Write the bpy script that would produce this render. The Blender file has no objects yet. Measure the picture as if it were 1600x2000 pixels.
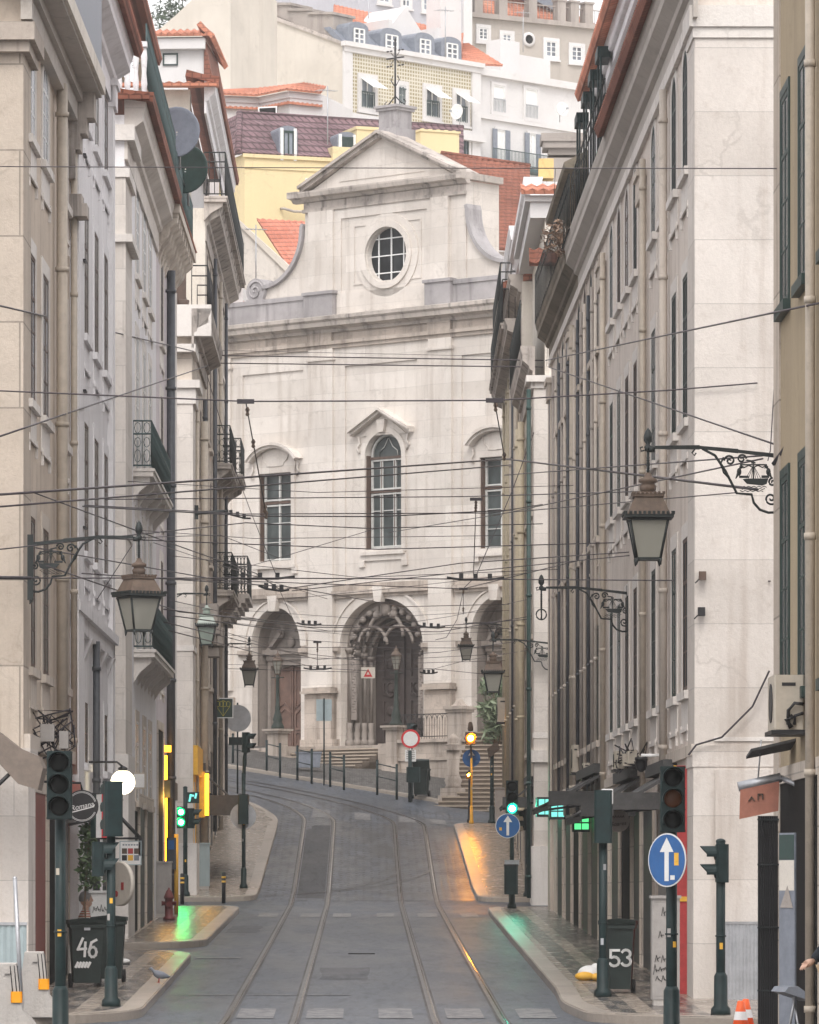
import bpy, math, random
from mathutils import Vector, Matrix
from mathutils.geometry import tessellate_polygon
random.seed(7)
sc = bpy.context.scene
COL = sc.collection
R = math.radians
EYE, FPX, CX, CY = 1.72, 10000.0, 711.0, 1745.0   # camera calibration of the 1600x2000 photo

# ------------------------------------------------------------------ objects
def tag(o, label=None, cat=None, group=None, kind=None):
    if label: o['label'] = label
    if cat: o['category'] = cat
    if group: o['group'] = group
    if kind: o['kind'] = kind
    return o
def empty(name, loc=(0, 0, 0), rz=0.0):
    o = bpy.data.objects.new(name, None)
    o.empty_display_size = 0.2
    COL.objects.link(o); o.location = loc; o.rotation_euler = (0, 0, rz)
    return o
def copy_tree(o, parent=None):
    c = o.copy(); COL.objects.link(c)
    if parent: c.parent = parent
    for ch in list(o.children): copy_tree(ch, c)
    return c
def mesh_obj(name, me, parent=None, loc=(0, 0, 0), rot=(0, 0, 0)):
    o = bpy.data.objects.new(name, me); COL.objects.link(o)
    if parent: o.parent = parent
    o.location = loc; o.rotation_euler = rot
    return o

class MB:
    """collects shapes in (u along, w outward, z up); local = (sg*u, -w, z)"""
    def __init__(s, sg=1, wdir=-1): s.v = []; s.f = []; s.m = []; s.sg = sg; s.wd = wdir; s.smooth = []
    def P(s, p): s.v.append((p[0]*s.sg, p[1]*s.wd, p[2])); return len(s.v)-1
    def face(s, pts, mi=0, sm=False):
        s.f.append([s.P(p) for p in pts]); s.m.append(mi); s.smooth.append(sm)
    def idx(s, ids, mi=0, sm=False): s.f.append(list(ids)); s.m.append(mi); s.smooth.append(sm)
    def box(s, a0, a1, b0, b1, c0, c1, mi=0):
        i = [s.P((x, y, z)) for x in (a0, a1) for y in (b0, b1) for z in (c0, c1)]
        for q in ((0,1,3,2),(4,6,7,5),(0,4,5,1),(2,3,7,6),(0,2,6,4),(1,5,7,3)): s.idx([i[k] for k in q], mi)
    def cbox(s, a0, a1, b0, b1, c0, c1, ch=0.01, mi=0):
        """box with chamfered vertical edges"""
        pts = [(a0+ch,b0),(a1-ch,b0),(a1,b0+ch),(a1,b1-ch),(a1-ch,b1),(a0+ch,b1),(a0,b1-ch),(a0,b0+ch)]
        s.prism([(p[0], p[1], c0) for p in pts], (0, 0, c1-c0), mi)
    def prism(s, pts, vec, mi=0, mside=None):
        n = len(pts)
        a = [s.P(p) for p in pts]; b = [s.P((p[0]+vec[0], p[1]+vec[1], p[2]+vec[2])) for p in pts]
        s.idx(a[::-1], mi); s.idx(b, mi)
        for k in range(n): s.idx((a[k], a[(k+1) % n], b[(k+1) % n], b[k]), mi if mside is None else mside)
    def plate(s, outer, holes, w0, w1, mi=0, mr=None):
        """front sheet at w0 with holes, reveals and rim going to w1; points are (u,z)"""
        polys = [[Vector((p[0], p[1], 0)) for p in q] for q in [outer]+holes]
        flat = [p for q in polys for p in q]
        ids = [s.P((p.x, w0, p.y)) for p in flat]
        for t in tessellate_polygon(polys): s.idx([ids[k] for k in t], mi)
        for q in [outer]+holes:
            n = len(q)
            a = [s.P((p[0], w0, p[1])) for p in q]; b = [s.P((p[0], w1, p[1])) for p in q]
            for k in range(n): s.idx((a[k], a[(k+1) % n], b[(k+1) % n], b[k]), mi if mr is None else mr)
    def ring(s, inner, outer, w0, w1, mi=0, closed=True):
        """band between two matching outlines, front at w1"""
        n = len(inner); r = range(n if closed else n-1)
        A = [[s.P((p[0], w, p[1])) for p in q] for q in (inner, outer) for w in (w0, w1)]
        for k in r:
            j = (k+1) % n
            s.idx((A[1][k], A[1][j], A[3][j], A[3][k]), mi)
            s.idx((A[0][k], A[0][j], A[1][j], A[1][k]), mi); s.idx((A[2][k], A[2][j], A[3][j], A[3][k]), mi)
        if not closed:
            for k in (0, n-1): s.idx((A[0][k], A[1][k], A[3][k], A[2][k]), mi)
    def tube(s, path, r, n=6, mi=0, cap=True, sm=True):
        rings = []; m = len(path)
        for k, p in enumerate(path):
            p = Vector(p); a = Vector(path[max(0, k-1)]); b = Vector(path[min(m-1, k+1)])
            t = (b-a); t = t.normalized() if t.length > 1e-9 else Vector((0, 0, 1))
            ref = Vector((0, 0, 1)) if abs(t.z) < .95 else Vector((1, 0, 0))
            x = t.cross(ref).normalized(); y = t.cross(x)
            rr = r[k] if isinstance(r, (list, tuple)) else r
            rings.append([s.P(p + x*rr*math.cos(2*math.pi*i/n) + y*rr*math.sin(2*math.pi*i/n)) for i in range(n)])
        for k in range(m-1):
            for i in range(n):
                s.idx((rings[k][i], rings[k][(i+1) % n], rings[k+1][(i+1) % n], rings[k+1][i]), mi, sm)
        if cap: s.idx(rings[0][::-1], mi); s.idx(rings[-1], mi)
    def lathe(s, prof, c=(0, 0, 0), n=16, mi=0, axis='z', a0=0, sm=True, cap=True):
        rings = []
        for r, h in prof:
            q = []
            for i in range(n):
                a = a0+2*math.pi*i/n; x, y = r*math.cos(a), r*math.sin(a)
                p = (c[0]+x, c[1]+y, c[2]+h) if axis == 'z' else ((c[0]+x, c[1]+h, c[2]+y) if axis == 'w' else (c[0]+h, c[1]+x, c[2]+y))
                q.append(s.P(p))
            rings.append(q)
        for k in range(len(rings)-1):
            for i in range(n): s.idx((rings[k][i], rings[k][(i+1) % n], rings[k+1][(i+1) % n], rings[k+1][i]), mi, sm)
        if cap: s.idx(rings[0][::-1], mi); s.idx(rings[-1], mi)
    def ball(s, c, r, n=10, mi=0, sc_=(1, 1, 1)):
        pr = [(max(1e-4, math.sin(math.pi*k/n)), -math.cos(math.pi*k/n)) for k in range(n+1)]
        rings = []
        for rr, h in pr:
            rings.append([s.P((c[0]+r*sc_[0]*rr*math.cos(2*math.pi*i/n), c[1]+r*sc_[1]*rr*math.sin(2*math.pi*i/n), c[2]+r*sc_[2]*h)) for i in range(n)])
        for k in range(n):
            for i in range(n): s.idx((rings[k][i], rings[k][(i+1) % n], rings[k+1][(i+1) % n], rings[k+1][i]), mi, True)
    def strokes(s, lines, w, wf, wb, mi=0):
        """flat strokes (u,z polylines) as thin solid ribbons between wb and wf"""
        for L in lines:
            for k in range(len(L)-1):
                a = Vector((L[k][0], L[k][1])); b = Vector((L[k+1][0], L[k+1][1])); d = b-a
                if d.length < 1e-6: continue
                d.normalize(); nrm = Vector((-d.y, d.x))*w/2; e = d*w*.45
                q = [a-e+nrm, b+e+nrm, b+e-nrm, a-e-nrm]
                s.prism([(p.x, wb, p.y) for p in q], (0, wf-wb, 0), mi)
    def tiles(s, p00, p10, p11, p01, per=.22, amp=.04, mi=0, thick=.05, mi2=None, steps=6, stepa=.025):
        """corrugated tile sheet: p00->p10 eave, p01->p11 ridge"""
        p00, p10, p11, p01 = map(Vector, (p00, p10, p11, p01))
        L = max((p10-p00).length, (p11-p01).length); n = max(2, int(L/per))
        nr = (p10-p00).cross(p01-p00); nr = nr.normalized()
        if nr.z < 0: nr = -nr
        cols = []
        M = max(2, int(((p01-p00).length)/.38)) if steps else 1
        M = min(M, 14)
        for i in range(n*4+1):
            t = i/(n*4); o = nr*amp*(.5+.5*math.cos(2*math.pi*i/4)) 
            col = []
            for j in range(M+1):
                b = j/M; base = (p00.lerp(p10, t)).lerp(p01.lerp(p11, t), b)
                col.append(s.P(base+o+nr*(stepa*((j+1) % 2) if steps else 0)))
            cols.append(col)
        for i in range(n*4):
            for j in range(M): s.idx((cols[i][j], cols[i+1][j], cols[i+1][j+1], cols[i][j+1]), mi, False)
        dn = -nr*thick
        a, b, c, d = [s.P(p+dn) for p in (p00, p10, p11, p01)]
        s.idx((a, d, c, b), mi if mi2 is None else mi2)
        for i in range(n*4):
            q0 = s.v[cols[i][0]]; q1 = s.v[cols[i+1][0]]
        e = [cols[i][0] for i in range(n*4+1)]
        s.idx(e+[b, a], mi)
        s.idx([cols[0][j] for j in range(M+1)]+[d, a], mi); s.idx([cols[-1][j] for j in range(M+1)]+[c, b], mi)
    def mesh(s, name, mats):
        me = bpy.data.meshes.new(name)
        me.from_pydata(s.v, [], s.f)
        for m in (mats if isinstance(mats, (list, tuple)) else [mats]): me.materials.append(m)
        me.polygons.foreach_set('material_index', s.m)
        me.polygons.foreach_set('use_smooth', s.smooth)
        me.update()
        import bmesh
        bm = bmesh.new(); bm.from_mesh(me)
        bmesh.ops.recalc_face_normals(bm, faces=bm.faces); bm.to_mesh(me); bm.free()
        return me
    def build(s, name, mats, parent=None, loc=(0, 0, 0), rot=(0, 0, 0)):
        return mesh_obj(name, s.mesh(name, mats), parent, loc, rot)
    def split(s, gap=.05):
        """separate pieces (not touching each other) as separate builders"""
        par = list(range(len(s.v)))
        def find(a):
            while par[a] != a: par[a] = par[par[a]]; a = par[a]
            return a
        for f in s.f:
            for k in f[1:]: par[find(k)] = find(f[0])
        comp = {}
        for k in range(len(s.v)): comp.setdefault(find(k), []).append(k)
        ks = list(comp); bb = []
        for k in ks:
            P = [s.v[i] for i in comp[k]]; bb.append([min(p[j] for p in P)-gap for j in range(3)]+[max(p[j] for p in P)+gap for j in range(3)])
        cp = list(range(len(ks)))
        def fc(a):
            while cp[a] != a: cp[a] = cp[cp[a]]; a = cp[a]
            return a
        order = sorted(range(len(ks)), key=lambda i: bb[i][2])
        for x in range(len(order)):
            i = order[x]
            for y in range(x+1, len(order)):
                j = order[y]
                if bb[j][2] > bb[i][5]: break
                if all(bb[i][q] <= bb[j][q+3] and bb[j][q] <= bb[i][q+3] for q in (0, 1)): cp[fc(i)] = fc(j)
        cl = {}
        for n_, k in enumerate(ks): cl.setdefault(fc(n_), set()).update(comp[k])
        if len(cl) == 1: return [s]
        owner = {v: c for c, vs in cl.items() for v in vs}; out = {}
        for f, mi, sm in zip(s.f, s.m, s.smooth):
            c = owner[f[0]]; m, mp = out.setdefault(c, (MB(), {}))
            ids = []
            for v in f:
                if v not in mp: mp[v] = len(m.v); m.v.append(s.v[v])
                ids.append(mp[v])
            m.f.append(ids); m.m.append(mi); m.smooth.append(sm)
        return [m for m, _ in out.values()]
    def build_split(s, name, mats, parent, gap=.05):
        return [m.build(name, mats, parent) for m in s.split(gap)][0]

def arc(cx, cz, rx, rz, a0, a1, n=16):
    return [(cx+rx*math.cos(R(a0+(a1-a0)*k/n)), cz+rz*math.sin(R(a0+(a1-a0)*k/n))) for k in range(n+1)]
def archpoly(cu, half, z0, spring, rise, n=16):
    return [(cu-half, z0), (cu+half, z0)] + arc(cu, spring, half, rise, 0, 180, n)
def rect(u0, u1, z0, z1): return [(u0, z0), (u1, z0), (u1, z1), (u0, z1)]
def spiral(cx, cz, r0, turns=1.6, a0=0, sgn=1, n=26, r1=.1):
    return [(cx+(r0*(1-(1-r1)*k/n))*math.cos(a0+sgn*turns*2*math.pi*k/n), cz+(r0*(1-(1-r1)*k/n))*math.sin(a0+sgn*turns*2*math.pi*k/n)) for k in range(n+1)]
def W(x, y, d): return Vector(((x-CX)/FPX*d, d, EYE+(CY-y)/FPX*d))

# ------------------------------------------------------------------ terrain
GP = [(-40, 0), (63, 0), (68, .02), (100, .75), (128, 1.42), (134, 1.75), (158, 3.93), (176, 5.55), (200, 7.2), (216, 9.0), (300, 24), (420, 40)]
def g(d):
    for (a, za), (b, zb) in zip(GP, GP[1:]):
        if d <= b: return za+(zb-za)*(d-a)/(b-a)
    return GP[-1][1]
def H(X, d):
    s = min(1, max(0, (d-152)/12)); s = s*s*(3-2*s)
    Xc = max(-26, min(20, X))
    return g(d)-.099*Xc*s

# ------------------------------------------------------------------ materials
MATS = {}
def nt(name):
    m = bpy.data.materials.new(name); m.use_nodes = True
    n = m.node_tree.nodes; n.clear()
    out = n.new('ShaderNodeOutputMaterial'); b = n.new('ShaderNodeBsdfPrincipled')
    m.node_tree.links.new(b.outputs[0], out.inputs[0])
    MATS[name] = m
    return m, n, m.node_tree.links, b
def ramp(n, l, src, p0, p1):
    r = n.new('ShaderNodeMapRange'); r.inputs[1].default_value = p0; r.inputs[2].default_value = p1
    r.interpolation_type = 'SMOOTHSTEP'; l.new(src, r.inputs[0]); return r.outputs[0]
def noise(n, l, vec, scale, detail=4, rough=.6):
    t = n.new('ShaderNodeTexNoise'); t.inputs['Scale'].default_value = scale
    t.inputs['Detail'].default_value = detail; t.inputs['Roughness'].default_value = rough
    l.new(vec, t.inputs['Vector']); return t.outputs['Fac']
def mixc(n, l, fac, a, b, mode='MIX'):
    m = n.new('ShaderNodeMix'); m.data_type = 'RGBA'; m.blend_type = mode
    for k, v in ((0, fac), (6, a), (7, b)):
        if hasattr(v, 'links') or hasattr(v, 'is_linked'): l.new(v, m.inputs[k])
        elif k == 0: m.inputs[0].default_value = v
        else: m.inputs[k].default_value = (*v, 1)
    return m.outputs[2]
def mul(n, l, a, b, op='MULTIPLY'):
    m = n.new('ShaderNodeMath'); m.operation = op
    for k, v in enumerate((a, b)):
        if hasattr(v, 'is_linked'): l.new(v, m.inputs[k])
        else: m.inputs[k].default_value = v
    return m.outputs[0]
def coords(n, l, scale=(1, 1, 1)):
    tc = n.new('ShaderNodeTexCoord'); mp = n.new('ShaderNodeMapping'); mp.inputs['Scale'].default_value = scale
    l.new(tc.outputs['Object'], mp.inputs['Vector']); return mp.outputs[0]

def wall_mat(name, base, var=.1, dirt=(.2, .17, .15), dirt_amt=.35, streak=.35, joints=None, jdark=.75, rough=.85, bump=.25, patch=None, fine=1.0, crack=.16):
    """plaster or stone: mottled tone, vertical rain streaks, blotches, optional block joints"""
    m, n, l, b = nt(name)
    v = coords(n, l); vs = coords(n, l, (1.6, 1.6, .12))
    big = noise(n, l, v, .45, 5); mid = noise(n, l, v, 2.6, 6, .7); fin = noise(n, l, v, 22*fine, 4, .7)
    c = mixc(n, l, ramp(n, l, big, .3, .7), tuple(x*(1-var) for x in base), tuple(min(.95, x*(1+var*.6)) for x in base))
    if patch: c = mixc(n, l, mul(n, l, ramp(n, l, noise(n, l, v, .8, 5, .65), .56, .66), patch[1]), c, patch[0])
    st = mul(n, l, ramp(n, l, noise(n, l, vs, 1.5, 5, .65), .48, .75), streak)
    c = mixc(n, l, st, c, dirt)
    bl = mul(n, l, ramp(n, l, mid, .52, .78), dirt_amt)
    c = mixc(n, l, bl, c, dirt)
    c = mixc(n, l, mul(n, l, ramp(n, l, fin, .35, .8), .28), c, tuple(x*.66 for x in base))
    # hairline cracks and old repair patches
    if crack:
        vo = n.new('ShaderNodeTexVoronoi'); vo.feature = 'DISTANCE_TO_EDGE'; vo.inputs['Scale'].default_value = .55
        dv = n.new('ShaderNodeMix'); dv.data_type = 'RGBA'; dv.blend_type = 'LINEAR_LIGHT'; dv.inputs[0].default_value = .5
        nn_ = n.new('ShaderNodeTexNoise'); nn_.inputs['Scale'].default_value = 1.8; nn_.inputs['Detail'].default_value = 5; l.new(v, nn_.inputs['Vector'])
        l.new(v, dv.inputs[6]); l.new(nn_.outputs['Color'], dv.inputs[7]); l.new(dv.outputs[2], vo.inputs['Vector'])
        ck = mul(n, l, mul(n, l, 1, ramp(n, l, vo.outputs['Distance'], .004, .02), 'SUBTRACT'), ramp(n, l, noise(n, l, v, .7, 2), .5, .6))
        c = mixc(n, l, mul(n, l, ck, crack), c, tuple(x*.4 for x in dirt))
        rp = ramp(n, l, noise(n, l, coords(n, l, (1, 1, .7)), .9, 3, .5), .62, .635)
        c = mixc(n, l, mul(n, l, rp, crack*.8), c, tuple(min(.9, x*1.08) for x in base))
        pe = ramp(n, l, noise(n, l, v, 1.7, 6, .7), .655, .67)
        c = mixc(n, l, mul(n, l, pe, crack), c, tuple(.5*x+.5*y for x, y in zip(base, dirt)))
    bumpsrc = mid
    if joints:
        tc = n.new('ShaderNodeTexCoord'); sp = n.new('ShaderNodeSeparateXYZ'); l.new(tc.outputs['Object'], sp.inputs[0])
        cb = n.new('ShaderNodeCombineXYZ'); l.new(mul(n, l, sp.outputs[0], sp.outputs[1], 'ADD'), cb.inputs[0]); l.new(sp.outputs[2], cb.inputs[1])
        br = n.new('ShaderNodeTexBrick'); br.inputs['Scale'].default_value = 1
        br.inputs['Brick Width'].default_value = joints[0]; br.inputs['Row Height'].default_value = joints[1]
        br.inputs['Mortar Size'].default_value = joints[2] if len(joints) > 2 else .012; br.inputs['Mortar Smooth'].default_value = .3
        br.inputs['Color1'].default_value = (1, 1, 1, 1); br.inputs['Color2'].default_value = (.86, .85, .84, 1); br.inputs['Mortar'].default_value = (jdark*.8,)*3+(1,)
        l.new(cb.outputs[0], br.inputs['Vector'])
        c = mixc(n, l, 1.0, c, br.outputs['Color'], 'MULTIPLY')
    l.new(c, b.inputs['Base Color']); b.inputs['Roughness'].default_value = rough; b.inputs['Specular IOR Level'].default_value = .25
    bp = n.new('ShaderNodeBump'); bp.inputs['Strength'].default_value = bump; bp.inputs['Distance'].default_value = .03
    l.new(mul(n, l, bumpsrc, fin, 'ADD'), bp.inputs['Height']); l.new(bp.outputs[0], b.inputs['Normal'])
    return m
def paint_mat(name, base, rough=.5, var=.12, dirt=.25, dcol=(.12, .1, .09), metal=0, spec=.4, scale=6, bump=.08):
    m, n, l, b = nt(name)
    v = coords(n, l)
    a = noise(n, l, v, scale, 5, .65); f = noise(n, l, v, scale*6, 3)
    c = mixc(n, l, ramp(n, l, a, .3, .7), tuple(x*(1-var) for x in base), tuple(min(.95, x*(1+var)) for x in base))
    c = mixc(n, l, mul(n, l, ramp(n, l, f, .55, .8), dirt), c, dcol)
    l.new(c, b.inputs['Base Color']); l.new(mul(n, l, mul(n, l, a, .3), rough-.15, 'ADD'), b.inputs['Roughness'])
    b.inputs['Metallic'].default_value = metal; b.inputs['Specular IOR Level'].default_value = spec
    if bump:
        bp = n.new('ShaderNodeBump'); bp.inputs['Strength'].default_value = bump; bp.inputs['Distance'].default_value = .01
        l.new(f, bp.inputs['Height']); l.new(bp.outputs[0], b.inputs['Normal'])
    return m
def glow_mat(name, col, strength):
    m, n, l, b = nt(name)
    b.inputs['Base Color'].default_value = (*col, 1); b.inputs['Emission Color'].default_value = (*col, 1); b.inputs['Emission Strength'].default_value = strength
    return m
def glass_mat(name, base, rough=.25, spec=.3, var=.5):
    m, n, l, b = nt(name)
    v = coords(n, l, (1, 1, .6))
    c = mixc(n, l, ramp(n, l, noise(n, l, v, 1.3, 3), .35, .65), tuple(x*(1-var) for x in base), tuple(x*(1+var) for x in base))
    l.new(c, b.inputs['Base Color']); b.inputs['Roughness'].default_value = rough; b.inputs['Specular IOR Level'].default_value = spec
    return m
# ------------------------------------------------------------------ palette
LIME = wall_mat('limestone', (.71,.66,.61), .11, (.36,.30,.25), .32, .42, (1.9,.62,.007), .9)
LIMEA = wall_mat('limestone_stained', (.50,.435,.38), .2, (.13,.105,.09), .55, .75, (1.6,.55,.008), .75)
LIMEG = wall_mat('grey_parapet_stone', (.37,.35,.355), .25, (.16,.15,.15), .5, .75)
CORN = wall_mat('cornice_stone', (.48,.43,.39), .22, (.075,.065,.06), .75, .95)
QUOIN = wall_mat('quoin_stone', (.70,.65,.605), .1, (.40,.33,.28), .42, .6, (2.7,.9,.007), .86, bump=.3)
BEIGET = wall_mat('tan_plaster', (.59,.505,.42), .1, (.27,.20,.15), .45, .6)
QUOINB = wall_mat('warm_quoin_stone', (.56,.485,.41), .13, (.27,.21,.16), .55, .7, (9,1.2,.014), .7, bump=.35)
BEIGE = wall_mat('beige_plaster', (.70,.63,.57), .1, (.32,.25,.20), .42, .6)
CREAM = wall_mat('cream_plaster', (.70,.65,.58), .08, (.38,.32,.27), .35, .55)
WHITE = wall_mat('white_plaster', (.80,.785,.795), .06, (.46,.43,.42), .3, .5)
LILAC = wall_mat('lilac_plaster', (.64,.585,.60), .1, (.32,.27,.27), .35, .5)
GREYP = wall_mat('grey_plaster', (.38,.34,.31), .14, (.16,.13,.12), .5, .6)
OCHRE = wall_mat('ochre_plaster', (.38,.305,.205), .1, (.24,.19,.14), .5, .6)
STONEB = wall_mat('brown_stone', (.64,.57,.495), .12, (.24,.19,.15), .5, .65, (1.5,.6,.01), .75)
TRIM = wall_mat('stone_trim', (.73,.69,.65), .08, (.36,.31,.27), .35, .5)
TRIMB = wall_mat('brown_stone_trim', (.59,.525,.46), .1, (.26,.21,.17), .4, .55)
SOFFIT = wall_mat('soffit_plaster', (.50,.46,.42), .12, (.22,.18,.15), .4, .2)
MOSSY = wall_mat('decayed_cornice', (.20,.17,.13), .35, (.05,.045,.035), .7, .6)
YELLOW = wall_mat('yellow_plaster', (.72,.60,.36), .05, (.55,.42,.25), .15, .2)
HWHITE = wall_mat('hill_white_plaster', (.66,.645,.64), .05, (.6,.57,.54), .2, .3)
HCREAM = wall_mat('hill_cream_plaster', (.61,.565,.50), .1, (.50,.45,.39), .4, .5)
HGREY = wall_mat('hill_grey_plaster', (.44,.40,.36), .1, (.28,.25,.22), .3, .4)
HBLUE = wall_mat('hill_bluegrey_plaster', (.46,.46,.50), .08, (.36,.35,.37), .2, .3)
MOULD = wall_mat('mouldy_white_wall', (.66,.62,.57), .12, (.16,.15,.14), .75, .6)
CONC = wall_mat('concrete', (.50,.47,.44), .12, (.22,.18,.15), .45, .4, bump=.4)
TILE_O = wall_mat('orange_roof_tile', (.62,.25,.16), .3, (.34,.15,.10), .45, .2, (.25,.17,.02), .65, fine=.6, patch=((.72,.40,.29), .7))
TILE_R = wall_mat('brown_roof_tile', (.27,.105,.07), .3, (.12,.05,.04), .5, .2, (.25,.17,.02), .6, patch=((.38,.17,.11), .6))
TILE_P = wall_mat('purple_roof_tile', (.235,.15,.165), .25, (.12,.07,.08), .5, .2, (.3,.3,.045), .45, patch=((.29,.20,.215), .6))
TILE_S = wall_mat('salmon_roof_tile', (.70,.27,.19), .2, (.42,.16,.11), .4, .15, (.26,.2,.025), .6, patch=((.76,.38,.29), .6))
SLATE = paint_mat('zinc_cladding', (.20,.22,.26), .5, .15, .2)
GREEN = paint_mat('dark_green_paint', (.012,.026,.027), .5, .25, .2, (.04,.04,.036), spec=.25)
BLACK = paint_mat('black_iron', (.018,.018,.02), .5, .3, .3, (.05,.04,.03))
IRON = paint_mat('green_black_iron', (.014,.019,.019), .55, .3, .2, (.06,.05,.04))
RAILG = paint_mat('blue_green_railing', (.05,.085,.085), .5, .25, .2)
RUST = paint_mat('rusty_copper_roof', (.10,.07,.052), .7, .3, .4, (.06,.045,.035))
STEEL = paint_mat('galvanised_steel', (.42,.43,.45), .4, .12, .2, metal=.6)
GREYB = paint_mat('grey_cabinet_paint', (.35,.33,.315), .6, .08, .35, (.25,.21,.18))
BLUEGREY = paint_mat('bluegrey_cabinet_paint', (.33,.40,.42), .55, .06, .15)
ACW = paint_mat('ac_casing', (.46,.41,.34), .5, .08, .3, (.3,.26,.2))
YPIPE = paint_mat('ochre_pipe_paint', (.50,.43,.31), .55, .1, .2)
CPIPE = paint_mat('cream_pipe_paint', (.46,.40,.33), .55, .1, .25)
DPIPE = paint_mat('dark_pipe_paint', (.06,.065,.075), .5, .2, .2)
GPIPE = paint_mat('green_pipe_paint', (.022,.052,.046), .5, .15, .2)
BARW = paint_mat('weathered_window_bar', (.56,.56,.54), .6, .1, .2)
CARVED_SHADE = wall_mat('shade_toned_carved_stone', (.28,.245,.22), .2, (.10,.085,.075), .6, .7)  # carved portal stone, shade of the recesses put into its darker base colour
WHT = paint_mat('white_paint', (.75,.75,.74), .5, .05, .15)
REDP = paint_mat('red_paint', (.42,.05,.05), .5, .15, .2)
YELP = paint_mat('yellow_paint', (.75,.42,.05), .5, .1, .2)
BLUES = paint_mat('blue_sign_face', (.025,.115,.32), .4, .1, .1)
REDS = paint_mat('red_sign_face', (.6,.04,.05), .4, .1, .1)
WOODB = paint_mat('brown_door_wood', (.16,.10,.08), .6, .2, .3, (.06,.04,.03), scale=3)
WOODD = paint_mat('dark_door_wood', (.055,.042,.038), .6, .25, .3, (.02,.015,.015), scale=3)
DARK = paint_mat('dark_opening', (.012,.011,.011), .8, .3, 0, spec=.1, bump=0)
SHOP = paint_mat('dark_shopfront', (.035,.04,.042), .5, .3, .2, spec=.3)
CANVAS = paint_mat('grey_awning_canvas', (.06,.06,.06), .8, .25, .4, (.16,.14,.12))
BEIGEC = paint_mat('beige_awning_canvas', (.19,.155,.13), .8, .15, .3)
ORANGEC = paint_mat('salmon_awning_canvas', (.40,.17,.12), .8, .12, .25, (.35,.18,.12))
BROWN = paint_mat('brown_window_frame', (.10,.065,.05), .6, .2, .2)
FGREEN = paint_mat('green_window_frame', (.018,.04,.036), .5, .2, .1)
GLASS = glass_mat('window_glass', (.05,.06,.062), .25, .22)
GLASSB = glass_mat('pale_window_glass', (.17,.19,.22), .25, .3)
GLASSC = glass_mat('church_window_glass', (.055,.066,.066), .35, .25, .3)
GLASSD = glass_mat('dark_window_glass', (.03,.033,.036), .55, .06)
LAMPG = glass_mat('frosted_lamp_glass', (.23,.225,.195), .35, .4, .15)
LAMPG2 = glass_mat('greenish_lamp_glass', (.27,.32,.28), .35, .4, .15)
TYRE = paint_mat('black_rubber', (.02,.02,.02), .8, .2, .2)
ORANGE = paint_mat('orange_plastic', (.85,.13,.03), .45, .08, .1)
AMBERP = paint_mat('orange_reflector', (.85,.36,.01), .35, .05, .1)
BINP = paint_mat('dark_bin_plastic', (.014,.024,.022), .5, .2, .2)
CABLE = paint_mat('black_cable', (.03,.025,.03), .6, .2, 0, bump=0)
COPPER = paint_mat('tarnished_wire', (.05,.04,.045), .5, .2, 0, bump=0)
STEM = paint_mat('dry_stem', (.16,.11,.07), .9, .3, .2)
L_AMB = glow_mat('amber_signal_light', (1, .17, .008), 2.2)
LC_AMB = glow_mat('amber_lamp_core', (1, .36, .02), 380)
L_GRN = glow_mat('green_signal_light', (.02, .75, .22), 1.1)
LC_GRN = glow_mat('green_lamp_core', (.05, 1, .22), 150)
L_CYN = glow_mat('cyan_signal_light', (.02, .72, .48), 1.1)
LC_CYN = glow_mat('cyan_lamp_core', (.07, 1, .62), 150)
CORE = {'amber_signal_light': LC_AMB, 'green_signal_light': LC_GRN, 'cyan_signal_light': LC_CYN}
L_YEL = glow_mat('yellow_neon', (1, .42, .02), 3.2)
L_GLB = glow_mat('white_globe_light', (1, .88, .62), 3)
L_SHP = glow_mat('cyan_shop_light', (.16, .62, .55), .8)
L_SGN = glow_mat('green_shop_light', (.08, .6, .2), 1.1)
L_DIM = glow_mat('dim_amber_lens', (.06, .018, .004), .15)
HYDR = paint_mat('old_red_hydrant_paint', (.17,.035,.035), .5, .15, .25)
RFRAME = paint_mat('dull_red_frame', (.24,.085,.07), .6, .15, .3)
OBLOCK = wall_mat('ochre_block_plaster', (.70,.50,.22), .06, (.5,.36,.2), .2, .2)
L_FLW = glow_mat('yellow_sign_drawing', (.5, .42, .05), .1)
LENS = glass_mat('dark_signal_lens', (.012,.014,.014), .4, .12)

def leaf_mat(name, a, b_):
    m, n, l, b = nt(name)
    oi = n.new('ShaderNodeNewGeometry')
    c = mixc(n, l, oi.outputs['Random Per Island'], a, b_)
    l.new(c, b.inputs['Base Color']); b.inputs['Roughness'].default_value = .55; b.inputs['Specular IOR Level'].default_value = .3
    return m
LEAF = leaf_mat('green_leaves', (.035,.075,.03), (.11,.16,.07))
LEAFG = leaf_mat('grey_green_leaves', (.11,.15,.09), (.32,.38,.25))
LEAFD = leaf_mat('dark_tree_leaves', (.02,.04,.022), (.06,.09,.05))
DRY = leaf_mat('dried_plant_stalks', (.12,.075,.05), (.30,.20,.14))

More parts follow.
